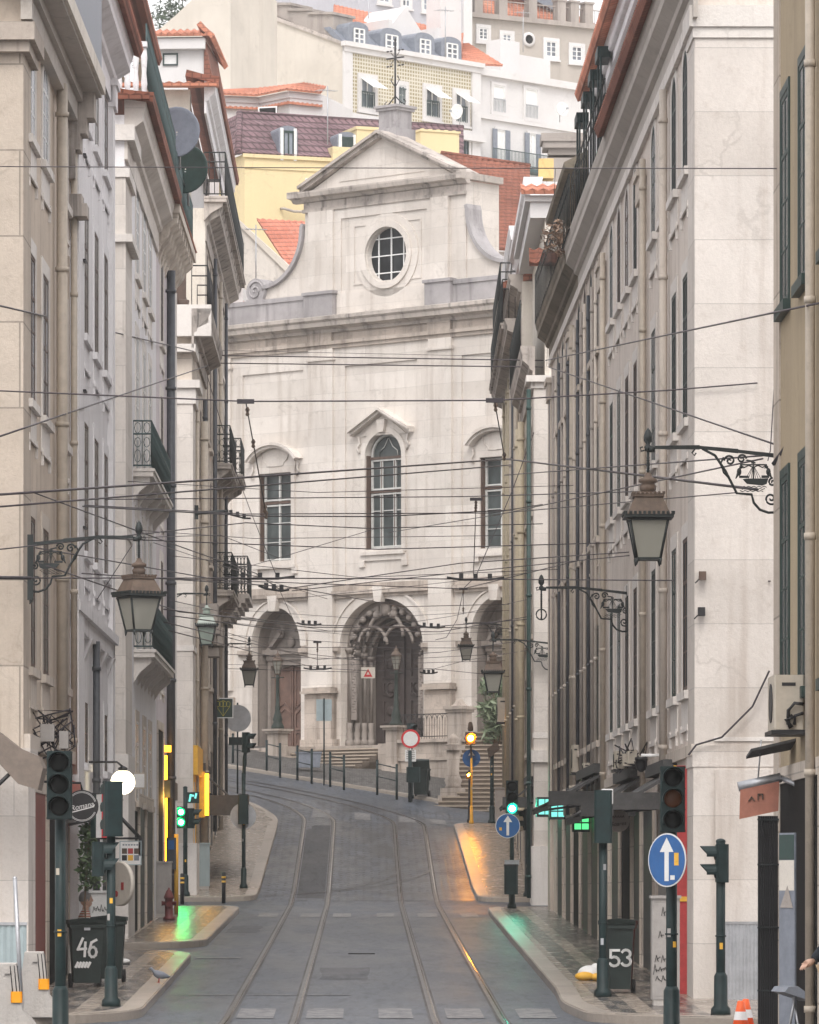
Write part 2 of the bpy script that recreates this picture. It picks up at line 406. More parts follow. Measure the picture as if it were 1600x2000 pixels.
def azulejo():
    m, n, l, b = nt('olive_tile_facing')
    tc = n.new('ShaderNodeTexCoord'); sp = n.new('ShaderNodeSeparateXYZ'); l.new(tc.outputs['Object'], sp.inputs[0])
    fs = []
    for i in (0, 2):
        f = mul(n, l, mul(n, l, sp.outputs[i], 5.6), 1.0, 'MODULO')
        f = mul(n, l, f, 1.0, 'ADD'); f = mul(n, l, f, 1.0, 'MODULO')
        fs.append(mul(n, l, mul(n, l, f, .5, 'SUBTRACT'), 0, 'ABSOLUTE'))
    mx = mul(n, l, fs[0], fs[1], 'MAXIMUM')
    c = mixc(n, l, ramp(n, l, mx, .27, .36), (.27, .22, .10), (.60, .56, .47))
    v = coords(n, l)
    c = mixc(n, l, mul(n, l, ramp(n, l, noise(n, l, v, .8), .4, .7), .25), c, (.72, .68, .60))
    l.new(c, b.inputs['Base Color']); b.inputs['Roughness'].default_value = .4
    return m
AZUL = azulejo()

# ------------------------------------------------------------------ camera, sky, sun
cam = bpy.data.cameras.new('camera'); camo = bpy.data.objects.new('camera', cam); COL.objects.link(camo)
camo.location = (0, 0, EYE); camo.rotation_euler = (R(90), 0, 0)
cam.sensor_fit = 'HORIZONTAL'; cam.sensor_width = 36; cam.lens = FPX/1600*36
cam.shift_x = (800-CX)/1600; cam.shift_y = (CY-1000)/1600
cam.clip_start = 1; cam.clip_end = 3000
sc.camera = camo
wd = bpy.data.worlds.new('World'); sc.world = wd; wd.use_nodes = True
n = wd.node_tree.nodes; l = wd.node_tree.links; n.clear()
sky = n.new('ShaderNodeTexSky'); sky.sky_type = 'NISHITA'; sky.sun_disc = False
SUN_EL, SUN_AZ = R(50), R(182)
sky.sun_elevation = SUN_EL; sky.sun_rotation = SUN_AZ; sky.air_density = 1.6; sky.dust_density = 6; sky.ozone_density = 1
hs = n.new('ShaderNodeHueSaturation'); hs.inputs['Saturation'].default_value = .22
cl = n.new('ShaderNodeMix'); cl.data_type = 'RGBA'; cl.inputs[0].default_value = .55; cl.inputs[7].default_value = (9.4, 9.15, 9.35, 1)
bg = n.new('ShaderNodeBackground'); bg.inputs[1].default_value = .13
wo = n.new('ShaderNodeOutputWorld')
l.new(sky.outputs[0], hs.inputs['Color']); l.new(hs.outputs[0], cl.inputs[6]); l.new(cl.outputs[2], bg.inputs[0]); l.new(bg.outputs[0], wo.inputs[0])
sl = bpy.data.lights.new('sun', 'SUN'); sl.energy = .75; sl.angle = R(25); sl.color = (1, .95, .89)
so = bpy.data.objects.new('sun', sl); COL.objects.link(so)
# light comes from behind the camera, high up
dirv = Vector((math.sin(SUN_AZ)*math.cos(SUN_EL), math.cos(SUN_AZ)*math.cos(SUN_EL), math.sin(SUN_EL)))
so.rotation_euler = dirv.to_track_quat('Z', 'Y').to_euler(); so.location = (0, -20, 60)
sc.view_settings.view_transform = 'Standard'; sc.view_settings.look = 'None'
sc.view_settings.exposure = .76
sc.cycles.use_denoising = True
sc.cycles.max_bounces = 6; sc.cycles.diffuse_bounces = 4; sc.cycles.glossy_bounces = 3; sc.cycles.volume_bounces = 0
sc.cycles.sample_clamp_indirect = 6
sc.render.film_transparent = False

# ------------------------------------------------------------------ ground materials
def asphalt(name, base, rough, cob=None, wet=.15, spec=.4):
    m, n, l, b = nt(name)
    v = coords(n, l); va = coords(n, l, (1, .18, 1))
    big = noise(n, l, va, .9, 5, .65); mid = noise(n, l, v, 3, 5, .7); fin = noise(n, l, v, 26, 5, .8)
    c = mixc(n, l, ramp(n, l, big, .32, .68), tuple(x*.72 for x in base), tuple(x*1.25 for x in base))
    c = mixc(n, l, mul(n, l, ramp(n, l, fin, .45, .7), .5), c, tuple(x*2.0 for x in base))
    c = mixc(n, l, mul(n, l, ramp(n, l, noise(n, l, coords(n, l, (1, 3, 1)), 9, 4, .75), .5, .68), .4), c, tuple(x*.5 for x in base))
    c = mixc(n, l, mul(n, l, ramp(n, l, mid, .58, .72), .4), c, tuple(x*.55 for x in base))
    st = noise(n, l, coords(n, l, (4.5, .55, 1)), 1.6, 6, .72)
    c = mixc(n, l, mul(n, l, ramp(n, l, st, .48, .62), .75), c, tuple(x*.55 for x in base))
    st2 = noise(n, l, coords(n, l, (7, .9, 1)), 2.1, 5, .75)
    c = mixc(n, l, mul(n, l, ramp(n, l, st2, .52, .66), .6), c, tuple(x*1.55 for x in base))
    hsrc = fin
    if cob:
        tc = n.new('ShaderNodeTexCoord')
        br = n.new('ShaderNodeTexBrick'); br.inputs['Scale'].default_value = 1; br.inputs['Brick Width'].default_value = cob[0]; br.inputs['Row Height'].default_value = cob[1]
        br.inputs['Mortar Size'].default_value = cob[2]; br.inputs['Mortar Smooth'].default_value = .6
        br.inputs['Color1'].default_value = (1.3, 1.3, 1.3, 1); br.inputs['Color2'].default_value = (.68, .68, .68, 1); br.inputs['Mortar'].default_value = (.3, .3, .3, 1)
        mp = n.new('ShaderNodeMapping'); l.new(tc.outputs['Object'], mp.inputs[0])
        nz = n.new('ShaderNodeTexNoise'); nz.inputs['Scale'].default_value = 1.2; l.new(tc.outputs['Object'], nz.inputs['Vector'])
        vm = n.new('ShaderNodeMix'); vm.data_type = 'RGBA'; vm.blend_type = 'LINEAR_LIGHT'; vm.inputs[0].default_value = .05
        l.new(mp.outputs[0], vm.inputs[6]); l.new(nz.outputs['Color'], vm.inputs[7]); l.new(vm.outputs[2], br.inputs['Vector'])
        c = mixc(n, l, 1.0, c, br.outputs['Color'], 'MULTIPLY'); hsrc = br.outputs['Color']
    l.new(c, b.inputs['Base Color']); b.inputs['Specular IOR Level'].default_value = spec
    l.new(mul(n, l, mul(n, l, ramp(n, l, big, .35, .65), wet), rough-.06, 'ADD'), b.inputs['Roughness'])
    bp = n.new('ShaderNodeBump'); bp.inputs['Strength'].default_value = .35; bp.inputs['Distance'].default_value = .012
    l.new(hsrc, bp.inputs['Height']); l.new(bp.outputs[0], b.inputs['Normal'])
    return m
ASPH = asphalt('wet_asphalt', (.070,.079,.094), .40, wet=.10, spec=.11)
ASPHD = asphalt('dark_track_concrete', (.060,.062,.068), .5, spec=.1)
COBB = asphalt('granite_setts', (.078,.089,.108), .34, (.42,.34,.05), spec=.13)
PLAZA = asphalt('grey_plaza_setts', (.10,.095,.09), .65, (.16,.12,.012), spec=.2)
CONCR = asphalt('rail_bed_concrete', (.088,.082,.082), .5, spec=.1)
KERBM = wall_mat('kerb_stone', (.40,.35,.30), .12, (.22,.18,.15), .4, .2, (9, 9), .8, rough=.26)
RAILH = paint_mat('polished_rail_head', (.13,.125,.125), .12, .1, .1, metal=.9, bump=0)
RAILM = paint_mat('tram_rail_steel', (.03,.027,.027), .33, .2, .2, metal=.2, bump=0)
def calcada(name, stripes):
    m, n, l, b = nt(name)
    tc = n.new('ShaderNodeTexCoord'); sp = n.new('ShaderNodeSeparateXYZ'); l.new(tc.outputs['Object'], sp.inputs[0])
    v = coords(n, l)
    vo = n.new('ShaderNodeTexVoronoi'); vo.inputs['Scale'].default_value = 11; l.new(v, vo.inputs['Vector'])
    big = noise(n, l, v, .8, 4)
    c = mixc(n, l, vo.outputs['Color'], (.17,.145,.12), (.42,.36,.30))
    if stripes:
        ax = mul(n, l, sp.outputs[0], 0, 'ABSOLUTE')
        wx = n.new('ShaderNodeTexWave'); wx.inputs['Scale'].default_value = .9
        # dark chequered field between plain light bands, as in the patterned limestone pavement
        chk = n.new('ShaderNodeTexChecker'); chk.inputs['Scale'].default_value = 1.0
        cb = n.new('ShaderNodeCombineXYZ'); l.new(mul(n, l, ax, 3.2), cb.inputs[0]); l.new(mul(n, l, sp.outputs[1], .8), cb.inputs[1]); l.new(cb.outputs[0], chk.inputs['Vector'])
        a = mul(n, l, ramp(n, l, ax, 3.28, 3.30), mul(n, l, 1, ramp(n, l, ax, 3.60, 3.62), 'SUBTRACT'))
        b2 = mul(n, l, ramp(n, l, ax, 3.86, 3.88), mul(n, l, 1, ramp(n, l, ax, 4.5, 4.52), 'SUBTRACT'))
        f = mul(n, l, mul(n, l, a, b2, 'ADD'), mul(n, l, mul(n, l, chk.outputs['Fac'], .55), .45, 'ADD'))
        f = mul(n, l, f, ramp(n, l, noise(n, l, v, 9, 3), .3, .5))
        c = mixc(n, l, f, c, (.05,.05,.052))
    c = mixc(n, l, mul(n, l, ramp(n, l, big, .5, .72), .45), c, (.12,.10,.085))
    l.new(c, b.inputs['Base Color']); b.inputs['Specular IOR Level'].default_value = .13
    l.new(mul(n, l, mul(n, l, noise(n, l, v, 3.5, 4, .7), .34), .06, 'ADD'), b.inputs['Roughness'])
    bp = n.new('ShaderNodeBump'); bp.inputs['Strength'].default_value = .6; bp.inputs['Distance'].default_value = .012
    l.new(vo.outputs['Distance'], bp.inputs['Height']); l.new(bp.outputs[0], b.inputs['Normal'])
    return m
def lamp(loc, col, power, r=.1):
    d = bpy.data.lights.new('shop_lamp', 'POINT'); d.energy = power; d.color = col; d.shadow_soft_size = r
    o = bpy.data.objects.new('shop_lamp', d); COL.objects.link(o); o.location = loc
lamp(W(331, 1560, 116), (1, .55, .08), 14); lamp(W(409, 1545, 133.2), (1, .55, .08), 9)
PAVE = calcada('patterned_limestone_setts', True); PAVEL = calcada('plain_limestone_setts', False)
def zebra_mat():
    m, n, l, b = nt('worn_white_marking')
    v = coords(n, l)
    c = mixc(n, l, ramp(n, l, noise(n, l, v, 7, 5, .75), .42, .58), (.05,.052,.06), (.19,.185,.185))
    l.new(c, b.inputs['Base Color']); b.inputs['Roughness'].default_value = .45
    return m
ZEB = zebra_mat()

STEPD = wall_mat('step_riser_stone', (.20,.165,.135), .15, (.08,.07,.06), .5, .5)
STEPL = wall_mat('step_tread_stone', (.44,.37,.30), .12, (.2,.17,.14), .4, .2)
DISHB = paint_mat('blue_grey_dish', (.20,.22,.27), .7, .1, .2, spec=.2)
# ------------------------------------------------------------------ air
hz = bpy.data.materials.new('haze_air'); hz.use_nodes = True
hn = hz.node_tree.nodes; hl = hz.node_tree.links; hn.clear()
ho = hn.new('ShaderNodeOutputMaterial'); hv = hn.new('ShaderNodeVolumePrincipled')
hv.inputs['Color'].default_value = (.94, .92, .90, 1); hv.inputs['Density'].default_value = .00045; hv.inputs['Anisotropy'].default_value = .2
hl.new(hv.outputs[0], ho.inputs['Volume'])
m = MB(1, 1); m.box(-60, 60, -60, 420, -4, 75); hzo = m.build('haze', hz); hzo['kind'] = 'stuff'

# ------------------------------------------------------------------ ground
def struct(o): o['kind'] = 'structure'; return o
def lin(a, b, n): return [a+(b-a)*k/n for k in range(n+1)]
def sheet(name, xs, ds, dz, mat, hf=H):
    m = MB(1, 1)
    ids = [[m.P((x, d, hf(x, d)+dz)) for x in xs] for d in ds]
    for i in range(len(ds)-1):
        for j in range(len(xs)-1): m.idx((ids[i][j], ids[i][j+1], ids[i+1][j+1], ids[i+1][j]))
    return struct(m.build(name, mat))
sheet('road', [-40,-30,-20,-12,-8,-6,-4]+lin(-2.7,2.85,8)+[4,6,8,12,20,40], lin(-40,60,10)+lin(63,68,5)+lin(70,128,29)+lin(129,184,55), 0, ASPH)
def hillh(x, d):
    return g(d)+ (-.6 if d < 182 else -.3)
sheet('hillside', [-900,-400,-150,-60,-30,0,30,60,150,400,900], [150,176,200,216,240,270,300,340,420,900,2500], -1.2, HCREAM, lambda x, d: g(min(d,420)) if d > 160 else g(d)-3)
sheet('ground', [-2000,-400,-40,40,400,2000], [-200,0,60,120,160,2600], -1.5, PLAZA, lambda x, d: -.5)
sheet('cobbled_road', lin(-2.7,2.85,8), lin(130,165,35), .005, COBB)
def dens(pts, step=1.2):
    out = []
    for a, b in zip(pts, pts[1:]+pts[:1]):
        k = max(1, int(math.hypot(b[0]-a[0], b[1]-a[1])/step))
        out += [(a[0]+(b[0]-a[0])*i/k, a[1]+(b[1]-a[1])*i/k) for i in range(k)]
    return out
def fil(pts, r=1.0, n=6):
    """round the inner vertices of a polyline"""
    out = [pts[0]]
    for a, b, c in zip(pts, pts[1:], pts[2:]):
        A, B, Cc = Vector(a), Vector(b), Vector(c)
        ra = min(r, (A-B).length*.45); rc = min(r, (Cc-B).length*.45)
        p = B+(A-B).normalized()*ra; q = B+(Cc-B).normalized()*rc
        for k in range(n+1):
            t = k/n; out.append(tuple((p*(1-t)**2+B*2*t*(1-t)+q*t*t)))
    out.append(pts[-1]); return out
def slab_area(name, outline, h, mat, ex=lambda x, d: 0):
    q = dens(outline); m = MB(1, 1)
    ids = [m.P((x, d, H(x, d)+h+ex(x, d))) for x, d in q]; lo = [m.P((x, d, H(x, d)-.25)) for x, d in q]
    for t in tessellate_polygon([[Vector((x, d, 0)) for x, d in q]]): m.idx([ids[k] for k in t])
    for k in range(len(q)): m.idx((ids[k], ids[(k+1) % len(q)], lo[(k+1) % len(q)], lo[k]))
    return struct(m.build(name, mat))
def kerb(line, side, h=.134, w=.28):
    q = []
    for a, b in zip(line, line[1:]):
        k = max(1, int(math.hypot(b[0]-a[0], b[1]-a[1])/1.0))
        q += [(a[0]+(b[0]-a[0])*i/k, a[1]+(b[1]-a[1])*i/k) for i in range(k)]
    q.append(line[-1]); m = MB(1, 1); rows = []
    for i, p in enumerate(q):
        a = Vector(q[max(0, i-1)]); b = Vector(q[min(len(q)-1, i+1)]); t = (b-a).normalized(); nn = Vector((-t.y, t.x))*side
        o = Vector(p)-nn*.01; ii = Vector(p)+nn*w
        z = H(p[0], p[1])
        rows.append([m.P((o.x, o.y, z-.2)), m.P((o.x, o.y, z+h-.02)), m.P((o.x+nn.x*.02, o.y+nn.y*.02, z+h)), m.P((ii.x, ii.y, z+h)), m.P((ii.x, ii.y, z-.1))])
    for r0, r1 in zip(rows, rows[1:]):
        for k in range(4): m.idx((r0[k], r0[k+1], r1[k+1], r1[k]))
    return struct(m.build('kerb', KERBM))
k1l = fil([(-14,65.2),(-4.0,66.3),(-3.0,68.6),(-3.05,90.6),(-3.6,92.4),(-14,92.6)], .9)
slab_area('pavement', k1l, .13, PAVE); kerb(k1l, 1)
k2l = fil([(-14,96.2),(-3.7,96.4),(-3.03,97.8),(-2.96,121.6),(-3.2,122.8),(-14,123.2)], .8)
slab_area('pavement', k2l, .13, PAVE); kerb(k2l, 1)
k3l = fil([(-14,129.2),(-2.76,129.6),(-2.62,157),(-3.4,160.5),(-4.6,162.5),(-14,166)], 1.2)
slab_area('pavement', k3l, .13, PAVEL); kerb(k3l, 1)
k1r = fil([(14,64.6),(4.6,65.2),(3.0,67.3),(2.76,71),(2.85,76),(2.92,120.4),(3.1,121.8),(14,122)], 1.0)
slab_area('pavement', k1r[::-1], .13, PAVE); kerb(k1r, -1)
k3r = fil([(14,129.2),(2.89,129.4),(2.74,156.6),(3.3,158.4),(14,158.8)], .8)
slab_area('pavement', k3r[::-1], .13, PAVEL); kerb(k3r, -1)
kch = [(-16,186),(-4.5,176),(.4,171.6),(4.83,167),(12,162.5)]
slab_area('church_plaza', kch+[(12,205),(-16,205)], .12, PLAZA, lambda x, d: .045*max(0, min(9, d-171.9+.94*x))); kerb(kch, 1, .126)
# markings
def marks(d0, d1, xs, dz=.008):
    m = MB(1, 1)
    for a, b in xs:
        ds = lin(d0, d1, 3)
        ids = [[m.P((x, d, H(x, d)+dz)) for x in (a, b)] for d in ds]
        for i in range(3): m.idx((ids[i][0], ids[i][1], ids[i+1][1], ids[i+1][0]))
    struct(m.build('road_marking', ZEB))
marks(68.7, 71.6, [(-1.72,-1.22),(-.78,-.28),(.2,.66),(1.12,1.62),(2.1,2.6)])
marks(117.6, 120.6, [(-2.45,-2.0),(-1.47,-1.02),(-.72,-.3),(.3,.7),(1.25,1.7),(2.25,2.65)])
marks(158.6, 161.4, [(-1.6,-1.06),(-.3,.2),(1.08,1.6),(2.08,2.56)], .012)
marks(91.4, 91.9, [(-3.0,-2.2)])
marks(76.0, 76.16, [(-2.8,-.2)])
# tram tracks
def track(label, cx, group):
    e = empty('tram_track', (cx, 80, H(0, 80)))
    tag(e, label, 'tram track', group)
    def path(off, d1=157):
        pts = [(cx+off, d) for d in lin(20, 60, 4)]+[(cx+off, d) for d in lin(63, d1, 48)]
        rc = 16+(cx+1.37)+off; c0 = -1.37-16
        pts += [(c0+rc*math.cos(R(a)), d1+rc*math.sin(R(a))) for a in range(3, 84, 3)]
        return pts
    def ribbon(pts, w, dz, nm, mat):
        m = MB(1, 1); rows = []
        for i, p in enumerate(pts):
            a = Vector(pts[max(0, i-1)]); b = Vector(pts[min(len(pts)-1, i+1)]); t = (b-a).normalized(); nn = Vector((-t.y, t.x))*w/2
            rows.append([m.P((p[0]+s*nn.x-cx, p[1]+s*nn.y-80, H(p[0], p[1])+dz-H(0, 80))) for s in (-1, 1)])
        for r0, r1 in zip(rows, rows[1:]): m.idx((r0[0], r0[1], r1[1], r1[0]))
        return m.build(nm, mat, e)
    for s in (-.455, .455):
        ribbon(path(s), .15, .010, 'rail_bed', CONCR)
        ribbon(path(s), .085, .016, 'rail', RAILM); ribbon(path(s+.022), .024, .019, 'rail_head', RAILH)
    return e, ribbon, path
tl, rb, pa = track('left pair of tram rails bending left at the crest', -1.375, 'tram tracks along the street')
rb([(0-1.375, d) for d in lin(131, 156, 25)], .72, .008, 'centre_slab', ASPHD)
tr, rb2, pa2 = track('right pair of tram rails with a branch bending left at the crossing', 1.395, 'tram tracks along the street')
for off in (-.455, .455):
    x0 = 1.395+off; rr = 12
    rb2([(x0-rr+rr*math.cos(R(a)), 141-rr*math.sin(R(a))+off) for a in range(0, 90, 4)], .07, .013, 'branch_rail', RAILM)
PATCH = asphalt('older_asphalt_patch', (.066,.070,.082), .45, spec=.1)
def road_patch(x0, x1, d0, d1):
    m = MB(1, 1); ds = lin(d0, d1, 4); ids = [[m.P((x+random.uniform(-.05,.05), d, H(x, d)+.005)) for x in (x0, x1)] for d in ds]
    for i in range(4): m.idx((ids[i][0], ids[i][1], ids[i+1][1], ids[i+1][0]))
    struct(m.build('road_patch', PATCH))
for a in ((-.7,.1,82,87),(-2.85,-2.2,106,111)): road_patch(*a)
m = MB(1, 1); m.box(-.29,.2,93.7,93.95,H(0,94)-.1,H(0,94)+.012); struct(m.build('drain_slot', BLACK))
# ------------------------------------------------------------------ church
TH = R(42)
CHX, CHY = (752-CX)/FPX*184, 184.0
church = empty('church', (CHX, CHY, 0), -TH)
tag(church, 'pale stone church with round gable window, pediment and iron cross at the street end', 'church')
def B(fn, name, mats, parent=church):
    m = MB(); fn(m); return m.build_split(name, mats, parent)
ZT, ZE = 7.0, 21.47           # terrace, underside of the entablature
UM = -.15                     # axis of the main bay
side_arch = {s: archpoly(s*5.33, 1.22, ZT-.02, 10.75, 1.42) for s in (-1, 1)}
main_arch = archpoly(UM, 2.0, ZT-.02, 10.6, 1.72, 24)
cw = archpoly(-.04, .88, 14.1, 17.45, .85, 20)
sw = {s: rect(s*5.35-.8, s*5.35+.8, 13.9, 17.12) for s in (-1, 1)}
def f(m):
    m.plate(rect(-8.8, 8.8, 4.0, ZE+.3), [side_arch[-1], side_arch[1], main_arch, cw, sw[-1], sw[1]], 0, -.35)
    m.box(-8.8, -8.7, -12, -.01, 4, ZE); m.box(8.7, 8.8, -12, -.01, 4, ZE)
B(f, 'facade_wall', LIME)
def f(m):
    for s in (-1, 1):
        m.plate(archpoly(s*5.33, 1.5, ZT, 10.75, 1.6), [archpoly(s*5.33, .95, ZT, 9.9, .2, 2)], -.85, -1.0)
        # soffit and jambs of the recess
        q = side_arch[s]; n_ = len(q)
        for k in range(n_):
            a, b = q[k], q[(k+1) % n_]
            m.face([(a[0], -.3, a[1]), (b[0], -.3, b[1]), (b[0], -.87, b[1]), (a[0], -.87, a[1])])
B(f, 'portal_niche', CARVED_SHADE)
# pilasters, panel margins, string courses
def f(m):
    for a, b in ((-8.8,-7.5),(-3.6,-2.41),(2.2,3.3),(7.5,8.8)):
        m.box(a, b, 0, .17, 9.2, ZE)
        m.box(a-.06, b+.06, 0, .24, ZE-.42, ZE-.3)
B(f, 'pilaster', LIME)
def f(m):
    for a, b in ((-8.8,-7.4),(-3.66,-2.35),(2.14,3.36),(7.4,8.8)):
        m.box(a, b, 0, .30, ZT-1.5, 8.95)
    for a, b in ((-3.7,-2.3),(2.1,3.4)):
        m.box(a-.05, b+.05, 0, .46, 8.97, 9.06); m.box(a, b, 0, .38, 9.06, 9.18); m.box(a-.1,b+.1,0,.4,ZT-1.5,7.3)
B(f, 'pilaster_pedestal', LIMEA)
def f(m):
    for a, b in ((-7.5,-6.98),(-3.93,-3.6),(-2.41,-1.88),(1.6,2.2),(3.3,3.7),(6.9,7.5)):
        m.box(a, b, 0, .07, 12.9, ZE)
    for a, b in ((-6.98,-3.93),(-1.88,1.6),(3.7,6.9)):
        m.box(a, b, 0, .07, 20.8, ZE)
B(f, 'panel_margin', LIME)
def f(m):
    for a, b in ((-7.45,-3.7),(-2.4,2.15),(3.4,7.45)):
        m.box(a, b, 0, .12, 12.40, 12.52); m.box(a-.03, b+.03, 0, .22, 12.52, 12.66); m.box(a, b, 0, .1, 12.66, 12.9)
    for s, half in ((-5.33,1.22),(5.33,1.22),(UM,2.0)):
        for sd in (-1, 1):
            x = s+sd*half
            a, b = sorted((x, x+sd*.62)); m.box(a, b, 0, .1, 10.42, 10.5); m.box(a, b, 0, .16, 10.5, 10.66)
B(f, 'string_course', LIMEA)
def f(m):
    for c, h, sp, ri, wd_ in ((-5.33,1.22,10.75,1.42,.34),(5.33,1.22,10.75,1.42,.34),(UM,2.0,10.6,1.72,.42)):
        m.ring(arc(c, sp, h+.01, ri+.01, 0, 180, 24), arc(c, sp, h+wd_, ri+wd_, 0, 180, 24), 0, .06, closed=False)
        m.ring(arc(c, sp, h+wd_*.8, ri+wd_*.8, 0, 180, 24), arc(c, sp, h+wd_, ri+wd_, 0, 180, 24), .061, .11, closed=False)
        m.prism([(c-.16, .02, sp+ri-.12), (c+.16, .02, sp+ri-.12), (c+.24, .02, sp+ri+.44), (c-.24, .02, sp+ri+.44)], (0, .24, 0))
        # sunk spandrel triangles
B(f, 'archivolt', LIME)
# entablature
def f(m):
    m.box(-8.9, 8.9, 0, .16, ZE, ZE+.14); m.box(-8.95, 8.95, 0, .24, ZE+.14, ZE+.27)
    m.box(-8.8, 8.8, 0, .10, ZE+.27, 22.05)
    for a, b in ((-3.6,-2.41),(2.2,3.3)): m.box(a, b, .1, .22, ZE+.27, 22.05)
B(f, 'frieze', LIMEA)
def f(m):
    prof = [(0,22.02),(.2,22.05),(.24,22.16),(.36,22.22),(.52,22.25),(.54,22.40),(.62,22.48),(.62,22.60),(0,22.72)]
    m.prism([(-9.2, w, z) for w, z in prof], (18.4, 0, 0))
B(f, 'cornice', CORN)
def f(m):
    m.box(-8.8, -2.3, -.7, .12, 22.66, 23.42); m.box(2.1, 8.8, -.7, .12, 22.66, 23.42)
    m.box(-8.8, -2.3, -.7, .17, 23.34, 23.5); m.box(2.1, 8.8, -.7, .17, 23.34, 23.5)
    for a, b in ((-3.7,-2.3),(2.15,3.35)): m.box(a, b, 0, .3, 22.66, 23.45); m.box(a-.06, b+.06, 0, .36, 23.45, 23.56)
B(f, 'attic_parapet', LIMEG)
# attic wall with the oculus
ocu = [(.12+.98*math.cos(2*math.pi*k/36), 24.67+.98*math.sin(2*math.pi*k/36)) for k in range(36)]
def f(m):
    m.plate(rect(-3.9, 3.85, 22.6, 27.0), [ocu], 0, -.4)
    m.box(-3.9, -3.86, -1.8, -.41, 22.6, 27); m.box(3.81, 3.85, -1.8, -.41, 22.6, 27)
    m.box(-3.86, 3.81, -1.8, -1.75, 22.6, 27.0)
    for a, b in ((-3.62,-2.41),(2.3,3.12)): m.box(a, b, 0, .15, 23.5, 26.5)
    m.box(-2.41,-2.09,0,.06,22.7,26.5); m.box(2.05,2.3,0,.06,22.7,26.5); m.box(-2.09,2.05,0,.06,26.15,26.5)
    m.box(-2.09,2.05,0,.05,22.7,23.45)
    m.ring(rect(-1.45,1.7,23.75,25.8), rect(-1.5,1.75,23.7,25.85), 0, .035)
B(f, 'attic_wall', LIME)
def f(m):
    o1 = [(.12+1.0*math.cos(2*math.pi*k/36), 24.67+1.0*math.sin(2*math.pi*k/36)) for k in range(36)]
    o2 = [(.12+1.22*math.cos(2*math.pi*k/36), 24.67+1.22*math.sin(2*math.pi*k/36)) for k in range(36)]
    o3 = [(.12+1.5*math.cos(2*math.pi*k/36), 24.67+1.5*math.sin(2*math.pi*k/36)) for k in range(36)]
    m.ring(o1, o2, 0, .12); m.ring(o2, o3, 0, .05)
B(f, 'oculus_moulding', LIME)
def oculus():
    m = MB(); r = 1.0
    pts = [(.12+r*math.cos(2*math.pi*k/32), -.24, 24.67+r*math.sin(2*math.pi*k/32)) for k in range(32)]
    m.prism(pts, (0, -.03, 0)); w = m.build('window', GLASSD, church)
    m = MB()
    for x in (-.48, .12, .72):
        h = math.sqrt(max(0, r*r-(x-.12)**2)); m.box(x-.022, x+.022, -.24, -.2, 24.67-h, 24.67+h)
    for z in (-.62, .0, .62):
        h = math.sqrt(r*r-z*z); m.box(.12-h, .12+h, -.241, -.203, 24.67+z-.02, 24.67+z+.02)
    m.build('frame', WHT, w)
oculus()
def f(m):
    m.box(-3.95, 3.9, 0, .12, 26.5, 26.62)
    m.box(-3.9, 3.85, 0, .08, 26.62, 26.86)
    prof = [(0,26.86),(.18,26.88),(.26,26.98),(.46,27.02),(.5,27.16),(.5,27.22),(0,27.28)]
    m.prism([(-4.35, w, z) for w, z in prof], (8.4, 0, 0))
    for x0, x1 in ((-4.36,-3.86),(3.81,4.06)):
        m.prism([(x0, .5, 27.02), (x1, .5, 27.02), (x1, .5, 27.25), (x0, .5, 27.25)], (0, -2.3, 0))
B(f, 'attic_cornice', CORN)
def f(m):
    m.prism([(-3.7, 0, 27.25), (3.3, 0, 27.25), (UM+.08, 0, 28.95)], (0, -.3, 0))
    m.prism([(-2.2, 0, 27.5), (1.9, 0, 27.5), (-.05, 0, 28.3)], (0, .03, 0))
B(f, 'tympanum', LIME)
def rake(x0, x1, m):
    dz = 29.08-27.27; dx = x1-x0
    for w0, w1, t0, t1 in ((-.3,.26,.0,.13),(-.3,.4,.13,.24)):
        m.prism([(x0, w0, 27.22+t0), (x1, w0, 28.9+t0), (x1, w0, 28.9+t1), (x0, w0, 27.22+t1)], (0, w1-w0, 0))
def f(m): rake(-3.95, UM+.08, m); rake(3.6, UM+.08, m)
B(f, 'raking_cornice', CORN)
def f(m):
    for x0 in (-3.95, 3.6):
        m.prism([(x0, -.3, 27.28), (UM+.08, -.3, 29.06), (UM+.08, -.3, 29.12), (x0, -.3, 27.36)], (0, -.7, 0))
    m.prism([(-3.8,-.95,27.0),(3.5,-.95,27.0),(UM+.08,-.95,29.05)], (0,-.05,0)); m.box(UM-.5,UM+.5,-1.6,-.3,27.5,28.6)
B(f, 'gable_roof', CORN)
